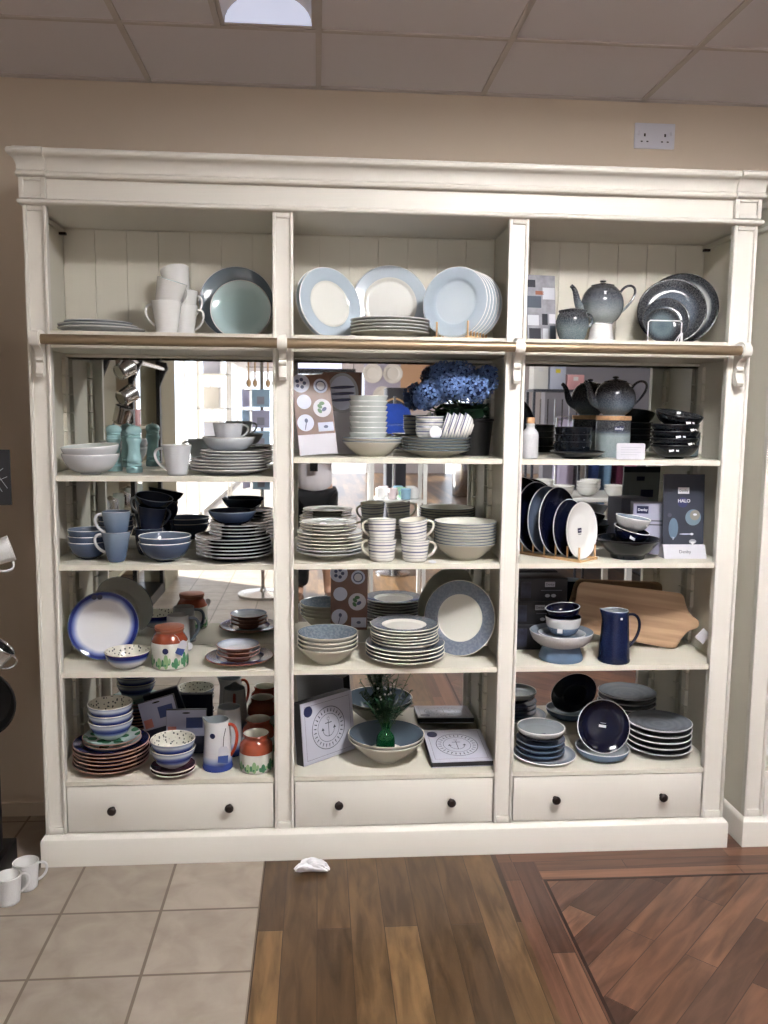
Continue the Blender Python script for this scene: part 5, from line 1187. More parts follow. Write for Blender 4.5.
# grey tankard behind
def tankard(x, y, z, rb, rt, h, matb, hm, label, rz=0.0, name='jug', cat='jug', lip=True, hout=0.030):
    t = empty(name, (x, y, z+0.0002), rz, label, cat)
    bm = bmesh.new(); n = 12; outer = [(rb*1.03, 0.004), (rb*1.03, h*0.05)]+[(rb+(rt-rb)*(i/n), h*(0.06+0.93*i/n)) for i in range(n+1)]
    prof = [(0, 0.002), (rb-0.004, 0.002), (rb-0.003, 0), (rb, 0)]+outer+[(rt-0.002, h)]+[(r-0.004, z_) for r, z_ in reversed(outer[2:])]+[(rb-0.006, 0.008), (0, 0.008)]
    add_lathe(bm, prof, 44, [0]*(len(outer)+3)+[1]*(len(outer)+3))
    if lip:
        for v in bm.verts:
            a = math.atan2(v.co.y, v.co.x); d = abs(abs(a)-PI); k = max(0, 1-d/0.6)
            if v.co.z > h*0.72 and k > 0:
                q = ((v.co.z-h*0.72)/(h*0.28))**2*k*k*(3-2*k); v.co.x -= 0.015*q; v.co.z += 0.005*q
    link('body', to_mesh(bm, 'body', [matb, matb if not lip else G['greyplate']], True, 45), t)
    rr = lambda q: rb+(rt-rb)*q
    link('handle', handle_mesh('handle', bez((rr(.88)-0.002, 0, h*0.90), (rr(.9)+hout*1.3, 0, h*0.98), (rr(.3)+hout*1.3, 0, h*0.52), (rr(.25)-0.002, 0, h*0.26), 16), 0.0052, hm), t)
    return t
G['tank'] = glaze('soft_grey_tankard_glaze', [(0, (176, 178, 180)), (0.1, (184, 186, 186))], 'z', rough=0.2)
t = tankard(PX(178, 0.26, z+0.05), 0.265, z, 0.043, 0.038, 0.128, G['tank'], M['steelgrey'], 'soft grey tankard with round sticker and looped handle, fourth shelf', name='tankard', cat='tankard', lip=False, hout=0.034)
sk = sticker(t, M['navyprint'], 0, 0, 0, 0.009, 'round_sticker'); sk.rotation_euler = (PI/2, 0, R_(8)); sk.location = (0.004, -0.0412, 0.078)
round_tag(t.location.x+0.055, 0.155, z+0.045, 0.012, (R_(80), 0, 0), 'round pale tag by the handle of the grey tankard')
x, r = span(204, 274, 0.10, z+0.01)
zt = stack('dinner_plate', K['blueplate_md'], 1, x-0.001, 0.118, z, 0.0095, 'cobalt patterned dinner plate', 'under the small sprigged dishes, fourth shelf', 'plate')
x, r = span(217, 260, 0.11, z+0.04)
stack('small_dish', dish('sprig_dish', r, 0.026, 0.042, 0.0035, 0.0085, openbowl, [M['redclay'], G['bluerim_s'], M['clayrim']]), 3, x, 0.110, zt, 0.0140, 'small cobalt and sprig dish', 'on the cobalt patterned plate', 'dish', 'small sprigged dishes')
# ================================================================== MIDDLE BAY, FOURTH SHELF
z = LEV[1][2]
x, r = span(296, 357, 0.10, z+0.05)
gb = dish('grey_rim_bowl', r, 0.060, 0.046, 0.0042, 0.006, openbowl, [G['bone'], glaze('slate_bowl_inside', [(0, (222, 222, 214)), (0.058, (222, 222, 214)), (0.0582, (98, 110, 122)), (0.15, (104, 116, 128))], interp='CONSTANT', rough=0.1, speck=0.12, sscale=120), G['bone']])
for k in range(4): single('bowl', gb, x+0.003, 0.102, z+0.0002+k*0.0145, f'ivory bowl with slate grey inside, {NTH[3-k] if k else "bottom one"} in the pile, fourth shelf', 'bowl', 'slate bowls left of the plate pile', (0, 0, k))
x, r = span(365, 443, 0.11, z+0.03)
zt = stack('dinner_plate', dish('grey_rim_plate', r, 0.023, 0.078, 0.0042, 0.0085, rimmed, [G['bone'], G['greyrim'], G['bone']]), 4, x+0.003, 0.118, z, 0.0128, 'grey rimmed dinner plate', 'in the lower centre pile, fourth shelf', 'plate', 'grey rimmed dinner plates')
x, r = span(370, 437, 0.12, z+0.08)
zt = stack('side_plate', dish('grey_rim_side_plate', r, 0.020, 0.062, 0.0042, 0.0065, rimmed, [G['bone'], glaze('grey_rim_small', [(0, (226, 226, 218)), (0.076, (226, 226, 218)), (0.0762, (104, 116, 128)), (0.15, (104, 116, 128))], interp='CONSTANT', rough=0.12, speck=0.12, sscale=120), G['bone']]), 6, x+0.003, 0.122, zt, 0.0108, 'grey rimmed side plate', 'in the upper centre pile, fourth shelf', 'plate', 'grey rimmed side plates')
xx = PX(461, 0.15, z+0.12)
o = stand('platter', K['platter'], xx, 0.245, z, R_(13), R_(-30), 'large grey rimmed platter standing at the right, fourth shelf', 'platter')
settle(o, right=0.612)
t = empty('display_card', (PX(349, 0.325, 0.75), 0.3265, 0), 0, 'brown photo board of crockery fixed to the mirror behind slate bowls', 'card')
pb_ = crockery_board(t, 0.134, 0.245, 0.0, back=False); t.location.z = 0.697
# ================================================================== RIGHT BAY, FOURTH SHELF
z = LEV[2][2]
# black boxes
M['boxblue'] = mat('dark_blue_photo_print', (44, 48, 66), 0.35, noise=0.5, nscale=40)
zz = z+0.0002
for k, (w, h, px1) in enumerate(((0.170, 0.092, 562), (0.170, 0.086, 562), (0.172, 0.084, 567))):
    x1 = PX(px1, 0.21, zz); 
    t = empty('boxed_set', (x1-w/2, 0.265, zz), 0, f'black printed gift box, {("bottom", "middle", "top")[k]} of three stacked by the post, fourth shelf', 'box', 'stacked black gift boxes')
    box('carton', -w/2, w/2, -0.055, 0.055, 0, h-0.001, M['blackm'], t, 0.0012)
    box('printed_picture', -w/2+0.004, -w/2+0.040, -0.0560, -0.0552, 0.012, h-0.014, M['boxblue'], t, smooth=False)
    lb = box('brand_patch', w/2-0.082+0.018*(k == 1)*-1, w/2-0.046+0.018*(k == 1)*-1, -0.0562, -0.0552, h-0.032, h-0.014, M['printgrey'], t, smooth=False)
    text('lettering', 'Denby', 0.0115, M['slot'], lb, ((w-0.128)/2-0.018*(k == 1), -0.0566, h-0.023))
    box('small_print', -0.01, w/2-0.02, -0.0560, -0.0552, h-0.046, h-0.0435, M['greyprint'], t, smooth=False)
    for q in (0, 1): 
        bm = bmesh.new(); add_prism(bm, disc_poly(w/2-0.072+0.022*q, 0.020, 0.009, 0.006, 16), -0.0552, -0.0560, axis='y'); link('pictured_bowl', to_mesh(bm, 'pictured_bowl', M['printgrey'], False), t)
    zz += h
# cake stand
x, r = span(529, 595, 0.09, z+0.08)
t = empty('footed_bowl', (x, 0.10, z+0.0002), 0, 'wide stone white bowl on a glossy blue foot, fourth shelf', 'footed bowl')
link('foot', lathe_mesh('foot', [(0, 0), (0.074, 0), (0.077, 0.004), (0.076, 0.014), (0.069, 0.032), (0.066, 0.046), (0.068, 0.050), (0, 0.050)], G['pasteblue']), t)
outer = [(0.066, 0.0500), (0.085, 0.058), (0.098, 0.070), (0.107, 0.088), (0.109, 0.098)]
prof = outer+[(0.107, 0.100)]+[(r_-0.004, z_+0.001) for r_, z_ in reversed(outer[1:-1])]+[(0.05, 0.058), (0, 0.058)]
link('dish', lathe_mesh('dish', prof, [G['stoneout'], G['stonein']], [0]*5+[1]*(len(prof)-6)), t)
zb = z+0.0585
for k in range(2): single('side_plate', dish('ripple_plate', 0.080, 0.028-0.012*k, 0.05, 0.004, 0.004, coupe, [G['ink'], G['stonein'], M['greyglaze']]), x+0.002, 0.10, zb+0.0175*k+0.0002, f'blue grey rippled side plate, {("lower", "upper")[k]} of two in the footed bowl', 'plate')
zb += 0.0260
o = empty('bowl', (PX(563, 0.10, zb+0.03), 0.10, zb+0.0002), 0, 'two tone white over blue bowl, standing in the footed bowl', 'bowl'); link('shell', K['twotone'], o); label_on(o, 0.018, 0.015, (-0.026, -0.0535, 0.026), (R_(80), 0, R_(-26)), name='barcode_sticker'); o.rotation_euler = (0, 0, 0)
o = single('bowl', K['lipbowl'], PX(563, 0.10, zb+0.03)+0.001, 0.10, zb+0.03, 'navy bowl nested at a tilt on the two tone bowl', 'bowl', None, (R_(2), R_(-7), 0)); o.location.z = zb+0.054
# navy jug
xj = PX(615, 0.06, z+0.07)
t = tankard(xj, 0.065, z, 0.0530, 0.0435, 0.180, G['pot_navy'], mat('dark_blue_handle', (24, 26, 46), 0.15), 'tall deep navy jug with looped handle right, fourth shelf', hout=0.040)
label_on(t, 0.007, 0.007, (0.005, -0.0455, 0.158), (PI/2, 0, 0), name='price_sticker')
# chopping boards
M['acacia'] = mat('acacia_wood', (206, 158, 122), 0.55)
def wood(name, c1, c2, sc=(1.2, 22, 22), rot=0):
    m, nt, b = newmat(name); b.inputs['Roughness'].default_value = 0.5
    tc = nt.nodes.new('ShaderNodeTexCoord'); mp = nt.nodes.new('ShaderNodeMapping'); mp.inputs['Scale'].default_value = sc
    n = nt.nodes.new('ShaderNodeTexNoise'); n.inputs['Scale'].default_value = 2; n.inputs['Detail'].default_value = 5; n.inputs['Distortion'].default_value = 0.4
    r = nt.nodes.new('ShaderNodeValToRGB'); r.color_ramp.elements[0].color = srgb(c1); r.color_ramp.elements[1].color = srgb(c2); r.color_ramp.elements[0].position = 0.35; r.color_ramp.elements[1].position = 0.62
    nt.links.new(tc.outputs['Object'], mp.inputs[0]); nt.links.new(mp.outputs[0], n.inputs['Vector']); nt.links.new(n.outputs['Fac'], r.inputs['Fac']); nt.links.new(r.outputs['Color'], b.inputs['Base Color']); return m
M['acacia'] = wood('acacia_wood', (166, 134, 104), (196, 164, 130))
bm = bmesh.new()
half = [(-0.178, 0.0), (-0.178, 0.058), (-0.172, 0.072), (-0.160, 0.079), (0.136, 0.0885), (0.150, 0.086), (0.158, 0.076), (0.164, 0.058), (0.170, 0.042), (0.180, 0.028), (0.190, 0.020), (0.200, 0.016), (0.206, 0.015), (0.212, 0.011), (0.215, 0.0)]
poly = half+[(a, -b) for a, b in reversed(half[1:-1])]
add_prism(bm, poly, -0.008, 0.008, axis='y'); bmesh.ops.bevel(bm, geom=bm.edges[:], offset=0.002, segments=2, affect='EDGES')
t = empty('chopping_board', (PX(646, 0.19, z+0.09), 0.2, z), 0, 'large acacia paddle board leaning behind the navy jug', 'chopping board')
p = link('board', to_mesh(bm, 'board', M['acacia']), t); p.rotation_euler = (Matrix.Rotation(R_(-14), 3, 'Z') @ Matrix.Rotation(R_(-12), 3, 'X') @ Matrix.Rotation(R_(6.5), 3, 'Y')).to_euler()
t.scale = (1.14, 1.0, 1.16); settle(t, z, 0.318, right=1.380)
t = empty('swing_tag', (PX(703, 0.10, z+0.07), 0.10, z+0.075), 0, 'folded white tag hanging from the handle of the acacia board', 'tag')
o = box('card', -0.018, 0.018, -0.0006, 0.0006, -0.022, 0.022, M['paper'], t, smooth=False); o.rotation_euler = (0, R_(38), R_(-20))

# ================================================================== LEFT BAY, LOWEST SHELF
z = FL
x, r = span(73, 148, 0.13, z+0.02)
zt = stack('dinner_plate', dish('red_backed_plate', r, 0.024, 0.078, 0.0042, 0.0085, coupe, [M['redclay'], G['bluerim_s'], M['clayrim']]), 6, x+0.002, 0.135, z, 0.0128, 'blue plate with clay back', 'in the large pile, lowest shelf left', 'plate', 'clay backed blue plates')
x, r = span(83, 140, 0.13, z+0.09)
zt = stack('side_plate', dish('leaf_plate', r, 0.018, 0.055, 0.004, 0.008, coupe, [M['redclay'], G['greenleaf'], M['clayrim']]), 2, x+0.002, 0.135, zt, 0.0122, 'green leaf plate', 'under the striped blue bowls', 'plate')
x, r = span(88, 132, 0.12, z+0.14)
for k in range(3): single('bowl', K['stripebowl'], x+0.002, 0.125, zt+0.0002+k*0.0280, f'cobalt striped bowl, {NTH[2-k] if k else "bottom one"} on the tall left plate pile', 'bowl', 'cobalt striped bowls, lowest shelf left')
x, r = span(150, 195, 0.05, z+0.02)
zt = stack('saucer', dish('red_saucer', r, 0.017, 0.042, 0.004, 0.0075, coupe, [M['redclay'], mat('plum_glaze', (74, 44, 58), 0.2), G['bone']]), 2, x, 0.062, z, 0.0117, 'clay backed saucer', 'of two under the pair of striped bowls', 'saucer')
x, r = span(151, 194, 0.05, z+0.06)
for k in range(2): single('bowl', K['stripebowl'], x, 0.062, zt+0.0002+k*0.029, f'cobalt striped bowl with leaf sprigs inside, {("lower", "upper")[k]} of the front pair', 'bowl', None, (0, 0, k))
# packs
M['packp'] = mat('lilac_pack_card', (176, 180, 206), 0.4); M['packr'] = mat('coral_print', (206, 130, 120), 0.45); M['packb'] = mat('cobalt_pack_print', (62, 78, 132), 0.45); M['packk'] = mat('dark_pack', (34, 38, 62), 0.4)
for k, (pxc, yy, w, h, rot, zz, lab) in enumerate(((168, 0.262, 0.130, 0.170, -16, z, 'lilac hanging pack tilted left behind the striped bowls'), (186, 0.222, 0.140, 0.155, 0, z, 'lilac hanging pack standing before the tilted pack'))):
    t = empty('hanging_pack', (PX(pxc, yy, z+0.08), yy, z), 0, lab+', lowest shelf', 'pack')
    c = box('carton', -w/2, w/2, -0.010, 0.010, 0, h, M['packk'], t, 0.001)
    top = box('header_card', -w/2+.001, w/2-.001, -0.0112, -0.0102, h*0.40, h-0.002, M['packp'], c, smooth=False)
    box('coral_print', -w/2+0.006, -w/2+0.036, -0.0117, -0.0112, h*0.44, h*0.62, M['packr'], c, smooth=False)
    box('navy_print', 0.0, w/2-0.012, -0.0117, -0.0112, h*0.58, h*0.82, M['packb'], c, smooth=False)
    bm = bmesh.new(); add_prism(bm, disc_poly(0, h-0.012, 0.014, 0.003, 16), -0.0112, -0.0118, axis='y'); link('hang_hole', to_mesh(bm, 'hang_hole', M['slot'], False), c)
    c.rotation_euler = (R_(-9), R_(rot), 0); settle(t, z)
# jugs
G['jugblue'] = glaze('white_jug_blue_foot', [(0, (36, 52, 120)), (0.022, (56, 76, 146)), (0.038, (170, 182, 210)), (0.05, (220, 221, 224)), (0.2, (218, 218, 218))], 'z', rough=0.14, wob=0.006)
M['redhandle'] = mat('orange_red_handle', (176, 66, 44), 0.2)
def bluejug(x, y, rz, label):
    t = tankard(x, y, z, 0.0505, 0.0395, 0.170, G['jugblue'], M['redhandle'], label, rz=rz, hout=0.026); return t
t = bluejug(PX(217.5, 0.1, z+0.08), 0.100, -0.22, 'white jug with blue foot, red handle and paper tag, lowest shelf')
tg = empty('swing_tag', (t.location.x+0.026, 0.040, z+0.068), 0, 'pink and blue paper tag tied to the front white jug', 'tag')
paper_tag(tg, 0.034, 0.058, 4); wire('string', [(0, 0, 0.028), (0.002, 0.002, 0.06), (0.008, 0.008, 0.088)], tg, 0.0012, m=M['black'])
bm = bmesh.new(); vs = [bm.verts.new(p) for p in wrap(disc_poly(-0.002, 0.125, 0.0095, n=20), 0.0438, 0)]; bm.faces.new(vs); link('round_sticker', to_mesh(bm, 'round_sticker', M['navyprint']), t)
bluejug(PX(229, 0.22, z+0.08), 0.225, 1.5, 'white jug with blue foot standing behind the tagged jug')
clay_jar(PX(256, 0.07, z+0.06), 0.080, z, 'terracotta shouldered cactus jar at the front by the post, lowest shelf', big=False)
clay_jar(PX(258, 0.2, z+0.06), 0.215, z, 'terracotta shouldered cactus jar behind the front one, lowest shelf', big=False)
# ================================================================== MIDDLE BAY, LOWEST SHELF
def anchor_print(parent, face, y0, cx, cz, r, m, d):
    """ring with lettering and an anchor, drawn on a face; face(u, v, depth)->point"""
    def add(poly_list, name):
        bm = bmesh.new()
        for poly in poly_list:
            bm.faces.new([bm.verts.new(face(u, v, d)) for u, v in poly])
        return link(name, to_mesh(bm, name, m, False), parent)
    ring = []
    for (ra, w) in ((r, 0.0024), (r*0.66, 0.0016)):
        for k in range(40):
            a, b = 2*PI*k/40, 2*PI*(k+1)/40
            ring.append([(cx+ra*math.cos(a), cz+ra*math.sin(a)), (cx+ra*math.cos(b), cz+ra*math.sin(b)), (cx+(ra-w)*math.cos(b), cz+(ra-w)*math.sin(b)), (cx+(ra-w)*math.cos(a), cz+(ra-w)*math.sin(a))])
    add(ring, 'printed_ring')
    dash = []
    for k in range(26):
        a = 2*PI*(k+0.5)/26; w = 0.0024; h = r*0.085; rm = r*0.83
        ux, uz = math.cos(a), math.sin(a); tx, tz = -uz, ux
        dash.append([(cx+ux*(rm-h)+tx*w, cz+uz*(rm-h)+tz*w), (cx+ux*(rm-h)-tx*w, cz+uz*(rm-h)-tz*w), (cx+ux*(rm+h)-tx*w*0.3, cz+uz*(rm+h)-tz*w*0.3), (cx+ux*(rm+h)+tx*w*0.3, cz+uz*(rm+h)+tz*w*0.3)])
    add(dash, 'printed_lettering')
    s = r*0.5; anc = [[(cx-0.0012, cz-s*0.8), (cx+0.0012, cz-s*0.8), (cx+0.0012, cz+s*0.7), (cx-0.0012, cz+s*0.7)], [(cx-s*0.4, cz+s*0.42), (cx+s*0.4, cz+s*0.42), (cx+s*0.4, cz+s*0.50), (cx-s*0.4, cz+s*0.50)]]
    for k in range(12):
        a, b = PI+PI*k/12, PI+PI*(k+1)/12; q = s*0.72
        anc.append([(cx+q*math.cos(a), cz-s*0.1+q*math.sin(a)), (cx+q*math.cos(b), cz-s*0.1+q*math.sin(b)), (cx+(q-0.002)*math.cos(b), cz-s*0.1+(q-0.002)*math.sin(b)), (cx+(q-0.002)*math.cos(a), cz-s*0.1+(q-0.002)*math.sin(a))])
    for k in range(10):
        a, b = 2*PI*k/10, 2*PI*(k+1)/10; q = s*0.16
        anc.append([(cx+q*math.cos(a), cz+s*0.85+q*math.sin(a)), (cx+q*math.cos(b), cz+s*0.85+q*math.sin(b)), (cx+(q-0.0012)*math.cos(b), cz+s*0.85+(q-0.0012)*math.sin(b)), (cx+(q-0.0012)*math.cos(a), cz+s*0.85+(q-0.0012)*math.sin(a))])
    for sg in (-1, 1): anc.append([(cx+sg*s*0.72, cz+s*0.12), (cx+sg*s*0.52, cz-s*0.16), (cx+sg*s*0.88, cz-s*0.16)])
    add(anc, 'printed_anchor')
M['silverbox'] = mat('silver_grey_card', (190, 192, 206), 0.22); M['printink'] = mat('charcoal_line_print', (52, 54, 66), 0.4)
def mat_box(name, label, w, h, d, stand_up):
    t = empty(name, (0, 0, 0), 0, label, 'placemat box')
    c = box('carton', -w/2, w/2, -d/2, d/2, 0, h, M['silverbox'], t, 0.0012)
    box('dark_core', -w/2-0.0005, w/2+0.0005, -d/2+0.004, d/2-0.004, -0.0005, h+0.0005, M['blackm'], t, smooth=False)
    fc = lambda u, v, dd: Vector((u, -d/2-dd, v))
    anchor_print(c, fc, 0, 0, h*0.5, h*0.35, M['printink'], 0.0004)
    bm = bmesh.new(); e = 0.014
    for (a, b, p, q) in ((-w/2+e, w/2-e, e, e+0.001), (-w/2+e, w/2-e, h-e-0.001, h-e), (-w/2+e, -w/2+e+0.001, e, h-e), (w/2-e-0.001, w/2-e, e, h-e)):
        bm.faces.new([bm.verts.new(fc(u, v, 0.0004)) for u, v in ((a, p), (b, p), (b, q), (a, q))])
    link('printed_border', to_mesh(bm, 'printed_border', M['printink'], False), c)
    bm = bmesh.new(); add_prism(bm, disc_poly(-w/2+0.030, h-0.032, 0.019), -d/2-0.0003, -d/2-0.0010, axis='y'); link('round_sticker', to_mesh(bm, 'round_sticker', M['printdark'], False), c)
    return t
t = mat_box('placemat_box', 'silver placemat box with anchor print standing on edge at the left, lowest shelf', 0.235, 0.215, 0.045, True)
t.rotation_euler = (Matrix.Rotation(R_(40), 3, 'Z') @ Matrix.Rotation(R_(-6), 3, 'X')).to_euler(); t.location = (PX(327, 0.13, z+0.1), 0.165, z); settle(t, z, left=-0.086)
for k, (lab) in enumerate(('silver placemat box with anchor print lying tilted at the right front',)):
    t = mat_box('placemat_box', lab+', lowest shelf', 0.215, 0.215, 0.024, False)
    t.rotation_euler = (Matrix.Rotation(R_(2), 3, 'Z') @ Matrix.Rotation(R_(-82), 3, 'X')).to_euler(); t.location = (PX(459, 0.13, z), 0.14, z); settle(t, z, 0.272)
x, r = span(348, 425, 0.10, z+0.08)
bgm = dish('serving_bowl', r, 0.082, 0.048, 0.0045, 0.006, openbowl, [G['bone'], glaze('serving_bowl_inside', [(0, (220, 220, 212)), (0.062, (220, 220, 212)), (0.0622, (92, 106, 120)), (0.16, (98, 112, 126))], interp='CONSTANT', rough=0.08), G['bone']])
for k in range(2): single('serving_bowl', bgm, x+0.002, 0.140, z+0.0002+k*0.0125, f'large serving bowl with slate blue inside, {("lower", "upper")[k]} of two, lowest shelf', 'bowl')
zt = z+0.0002+0.0125+0.0105
M['greenglass'] = mat('deep_green_glass', (20, 110, 60), 0.05, trans=0.75, ior=1.45)
xv = PX(386, 0.11, z+0.10)
t = empty('bottle_vase', (xv, 0.125, zt+0.0002), 0, 'green glass bottle vase with leafy sprigs standing in the serving bowl', 'vase')
link('bottle', lathe_mesh('bottle', [(0, 0.002), (0.026, 0.002), (0.028, 0.0), (0.032, 0.003), (0.033, 0.010), (0.033, 0.050), (0.030, 0.066), (0.020, 0.080), (0.0135, 0.088), (0.013, 0.108), (0.0155, 0.112), (0.0155, 0.116), (0.0105, 0.116), (0.0105, 0.09), (0.026, 0.066), (0.030, 0.05), (0.030, 0.008), (0, 0.006)], M['greenglass'], seg=32), t)
bm = bmesh.new(); bs = bmesh.new(); rs = random.Random(11)
for i in range(34):
    a = rs.uniform(0, 2*PI); spread = rs.uniform(0.02, 0.105); hh = rs.uniform(0.17, 0.285)
    tip = Vector((spread*math.cos(a), spread*math.sin(a)*0.7, hh)); pts = bez((0, 0, 0.02), (0, 0, 0.10), tip*0.6+Vector((0, 0, 0.05)), tip, 8)
    add_tube(bs, pts, 0.0012, 5)
    for q in range(14):
        s = 0.45+0.55*q/13; p = pts[min(8, int(s*8))].lerp(pts[min(8, int(s*8)+1)], s*8-int(s*8)) if s < 1 else pts[8]
        b = rs.uniform(0, 2*PI); leaf_into(bm, p, (math.cos(b), math.sin(b), rs.uniform(0.0, 0.8)), rs.uniform(0.014, 0.030), 0.008, 0.1)
link('stems', to_mesh(bs, 'stems', M['stem']), t); link('leaves', to_mesh(bm, 'leaves', M['leaf']), t)
bm = bmesh.new(); 
for i in range(12):
    p = Vector((rs.uniform(-.03, .03), rs.uniform(-.03, .03), rs.uniform(0.20, 0.245))); bmesh.ops.create_icosphere(bm, subdivisions=1, radius=0.004, matrix=Matrix.Translation(p))
link('blossoms', to_mesh(bm, 'blossoms', M['porcelain']), t)
# ================================================================== RIGHT BAY, LOWEST SHELF
x0, r = span(514, 579, 0.11, z+0.01)
xl = max(x0, 0.6415+0.112)
stack('dinner_plate', K['stoneplate'], 1, xl, 0.13, z, 0.009, 'flat stone white plate', 'under the chalk blue dishes by the post', 'plate')
zt = z+0.0095
for k in range(3): single('dish', K['chalkdish'], PX(541, 0.12, z+0.04), 0.13, zt+k*0.0200, f'chalk blue shallow dish, {NTH[2-k] if k else "bottom one"} in the left pile of the lowest shelf', 'dish', 'chalk blue dishes', (0, 0, k))
zt += 3*0.0200
single('dish', dish('ink_shallow_dish', 0.078, 0.020, 0.05, 0.0045, 0.005, coupe, [G['ink'], G['ink'], G['ink']]), PX(541, 0.12, z+0.06), 0.13, zt, 'dark ink dish between chalk blue dishes and the stone dish', 'dish')
o = empty('dish', (PX(541.5, 0.12, z+0.09), 0.13, zt+0.0150), 0, 'stone grey dish with navy logo on top of the left pile, lowest shelf', 'dish'); link('shell', K['stonedish'], o)
lg = box('logo_patch', -0.009, 0.009, -0.006, 0.006, 0.0101, 0.0107, M['navyprint'], o, smooth=False); lg.rotation_euler = (0, 0, R_(20)); lg.location = (0.002, -0.03, 0)
xx = PX(607.5, 0.07, z+0.01)
single('dish', K['chalktray'], xx, 0.130, z+0.0002, 'round blue tray dish carrying the upright navy plate', 'dish')
wp = empty('dinner_plate', (0, 0, 0), 0, 'deep navy plate with barcode sticker standing in the blue tray', 'plate'); link('shell', K['navydeep'], wp)
label_on(wp, 0.026, 0.009, (-0.002, 0.0, 0.0102), (0, 0, R_(-8)), name='barcode_sticker'); q = box('small_print', -0.010, 0.010, 0.010, 0.0115, 0.0098, 0.0104, M['printpale'], wp, smooth=False); q.rotation_euler = (0, 0, R_(-8))
wp.rotation_euler = (Matrix.Rotation(R_(-4), 3, 'Z') @ Matrix.Rotation(PI/2-R_(17), 3, 'X')).to_euler(); wp.location = (PX(608.5, 0.10, z+0.1), 0.1, z); settle(wp, z+0.0105, 0.182)
x, r = span(631, 692, 0.14, z+0.06)
rp_me = dish('ripple_dinner_plate', r, 0.026, 0.055, 0.005, 0.0095, coupe, [G['ink'], G['ripple'], M['greyglaze']])
for k in range(5):
    single('dinner_plate', rp_me, x, 0.165, z+0.0002+k*0.0215, f'grey rippled coupe plate, {NTH[4-k] if k else "bottom one"} in the right pile of the lowest shelf', 'plate', 'grey rippled plates', (0, 0, 0))
# neighbour cabinet: one white plate seen at the frame edge
o = single('dinner_plate', K['whiteplate'], 1.555, 0.10, FL, 'white plate standing in the neighbouring cabinet at the right frame edge', 'plate')
o.rotation_euler = (Matrix.Rotation(R_(30), 3, 'Z') @ Matrix.Rotation(PI/2-R_(10), 3, 'X')).to_euler(); settle(o, FL, 0.16, left=1.545)

# ================================================================== FLOOR AND LEFT EDGE
G['texmug'] = mat('textured_white_mug', (222, 222, 222), 0.4, bump=0.9, bscale=260)
texmug = mug_kind(cup_body('textured_mug_body', 0.033, 0.039, 0.088, 0.004, [G['texmug'], G['white'], G['white']]), ear(0.033, 0.039, 0.088, 0.076, 0.02, 0.030, 0.004, G['texmug']))
texmug(-0.935, -0.218, 0.0, 0.6, 'white textured mug standing on the tiles, nearer of two at left')
texmug(-0.908, -0.138, 0.0, 0.3, 'white textured mug standing on the tiles by the plinth corner')
# crumpled tissue
bm = bmesh.new(); bmesh.ops.create_icosphere(bm, subdivisions=4, radius=1.0)
from mathutils import noise as _n
for v in bm.verts:
    p = v.co.copy(); d = 1+0.30*_n.noise(p*1.7)+0.14*_n.noise(p*3.6+Vector((3, 1, 2)))
    v.co = Vector((p.x*0.056*d, p.y*0.026*d, (p.z*0.5+0.5)*0.040*d)); v.co.y += (-9.0*v.co.x**2+0.012)
    v.co.z *= 1-0.30*max(0, v.co.x/0.05)
o = link('tissue', to_mesh(bm, 'tissue', mat('white_tissue', (240, 240, 244), 0.85, bump=0.3, bscale=90)), None, (-0.012, -0.098, 0.0), (0, 0, R_(0))); tag(o, 'crumpled white tissue lying on the wooden floor before the middle bay', 'tissue'); settle(o, 0.0)
# black display stand cut by the left edge
t = empty('display_stand', (-1.135, -0.06, 0), 0, 'black display stand with hooks and mugs cut by the left edge', 'display stand')
box('base', -0.150, 0.140, -0.10, 0.10, 0.0, 0.075, M['black'], t, 0.003)
box('post', 0.095, 0.122, -0.02, 0.03, 0.075, 1.90, M['black'], t, 0.002)
box('back_board', -0.14, 0.09, 0.03, 0.045, 0.075, 1.90, M['black'], t, 0.002)
for zz in (1.78, 1.26, 0.93): 
    bm = bmesh.new(); add_tube(bm, [(0.05, -0.02, zz), (0.05, -0.16, zz), (0.05, -0.165, zz+0.018)], 0.004, 8); link('hook', to_mesh(bm, 'hook', M['black']), t)
# hooked things on it
t = empty('sign', (-0.966, -0.13, 1.205), R_(12), 'black card with white line drawing hanging at the left edge', 'card')
c = box('card', -0.055, 0.055, -0.0015, 0.0015, 0.0, 0.165, M['blackm'], t, smooth=False)
bm = bmesh.new()
for (a, b) in (((-0.03, 0.06), (0.035, 0.11)), ((-0.03, 0.05), (0.045, 0.085)), ((0.0, 0.12), (0.045, 0.05)), ((-0.02, 0.13), (0.03, 0.04))): add_tube(bm, [(a[0], -0.002, a[1]), (b[0], -0.002, b[1])], 0.0009, 5)
link('line_drawing', to_mesh(bm, 'line_drawing', M['printgrey']), c)
hm = texmug(-0.960, -0.16, 1.115, 0, 'white mug hanging on its side at the left edge, mouth to the right'); hm.rotation_euler = (R_(-20), R_(72), 0); hm.location = (-0.985, -0.18, 1.055)
sm = mug_kind(cup_body('steel_mug_body', 0.036, 0.039, 0.08, 0.002, [M['steel'], M['steel'], M['steel']]), ear(0.036, 0.039, 0.08, 0.068, 0.018, 0.028, 0.003, M['steel']))
q = sm(-0.998, -0.14, 0.715, 2.0, 'polished steel mug hanging at the left edge above a black pan'); q.rotation_euler = (R_(10), R_(40), 0.4)
t = empty('frying_pan', (-1.022, -0.115, 0.60), 0, 'black round pan hanging below the steel mug at the left edge', 'pan')
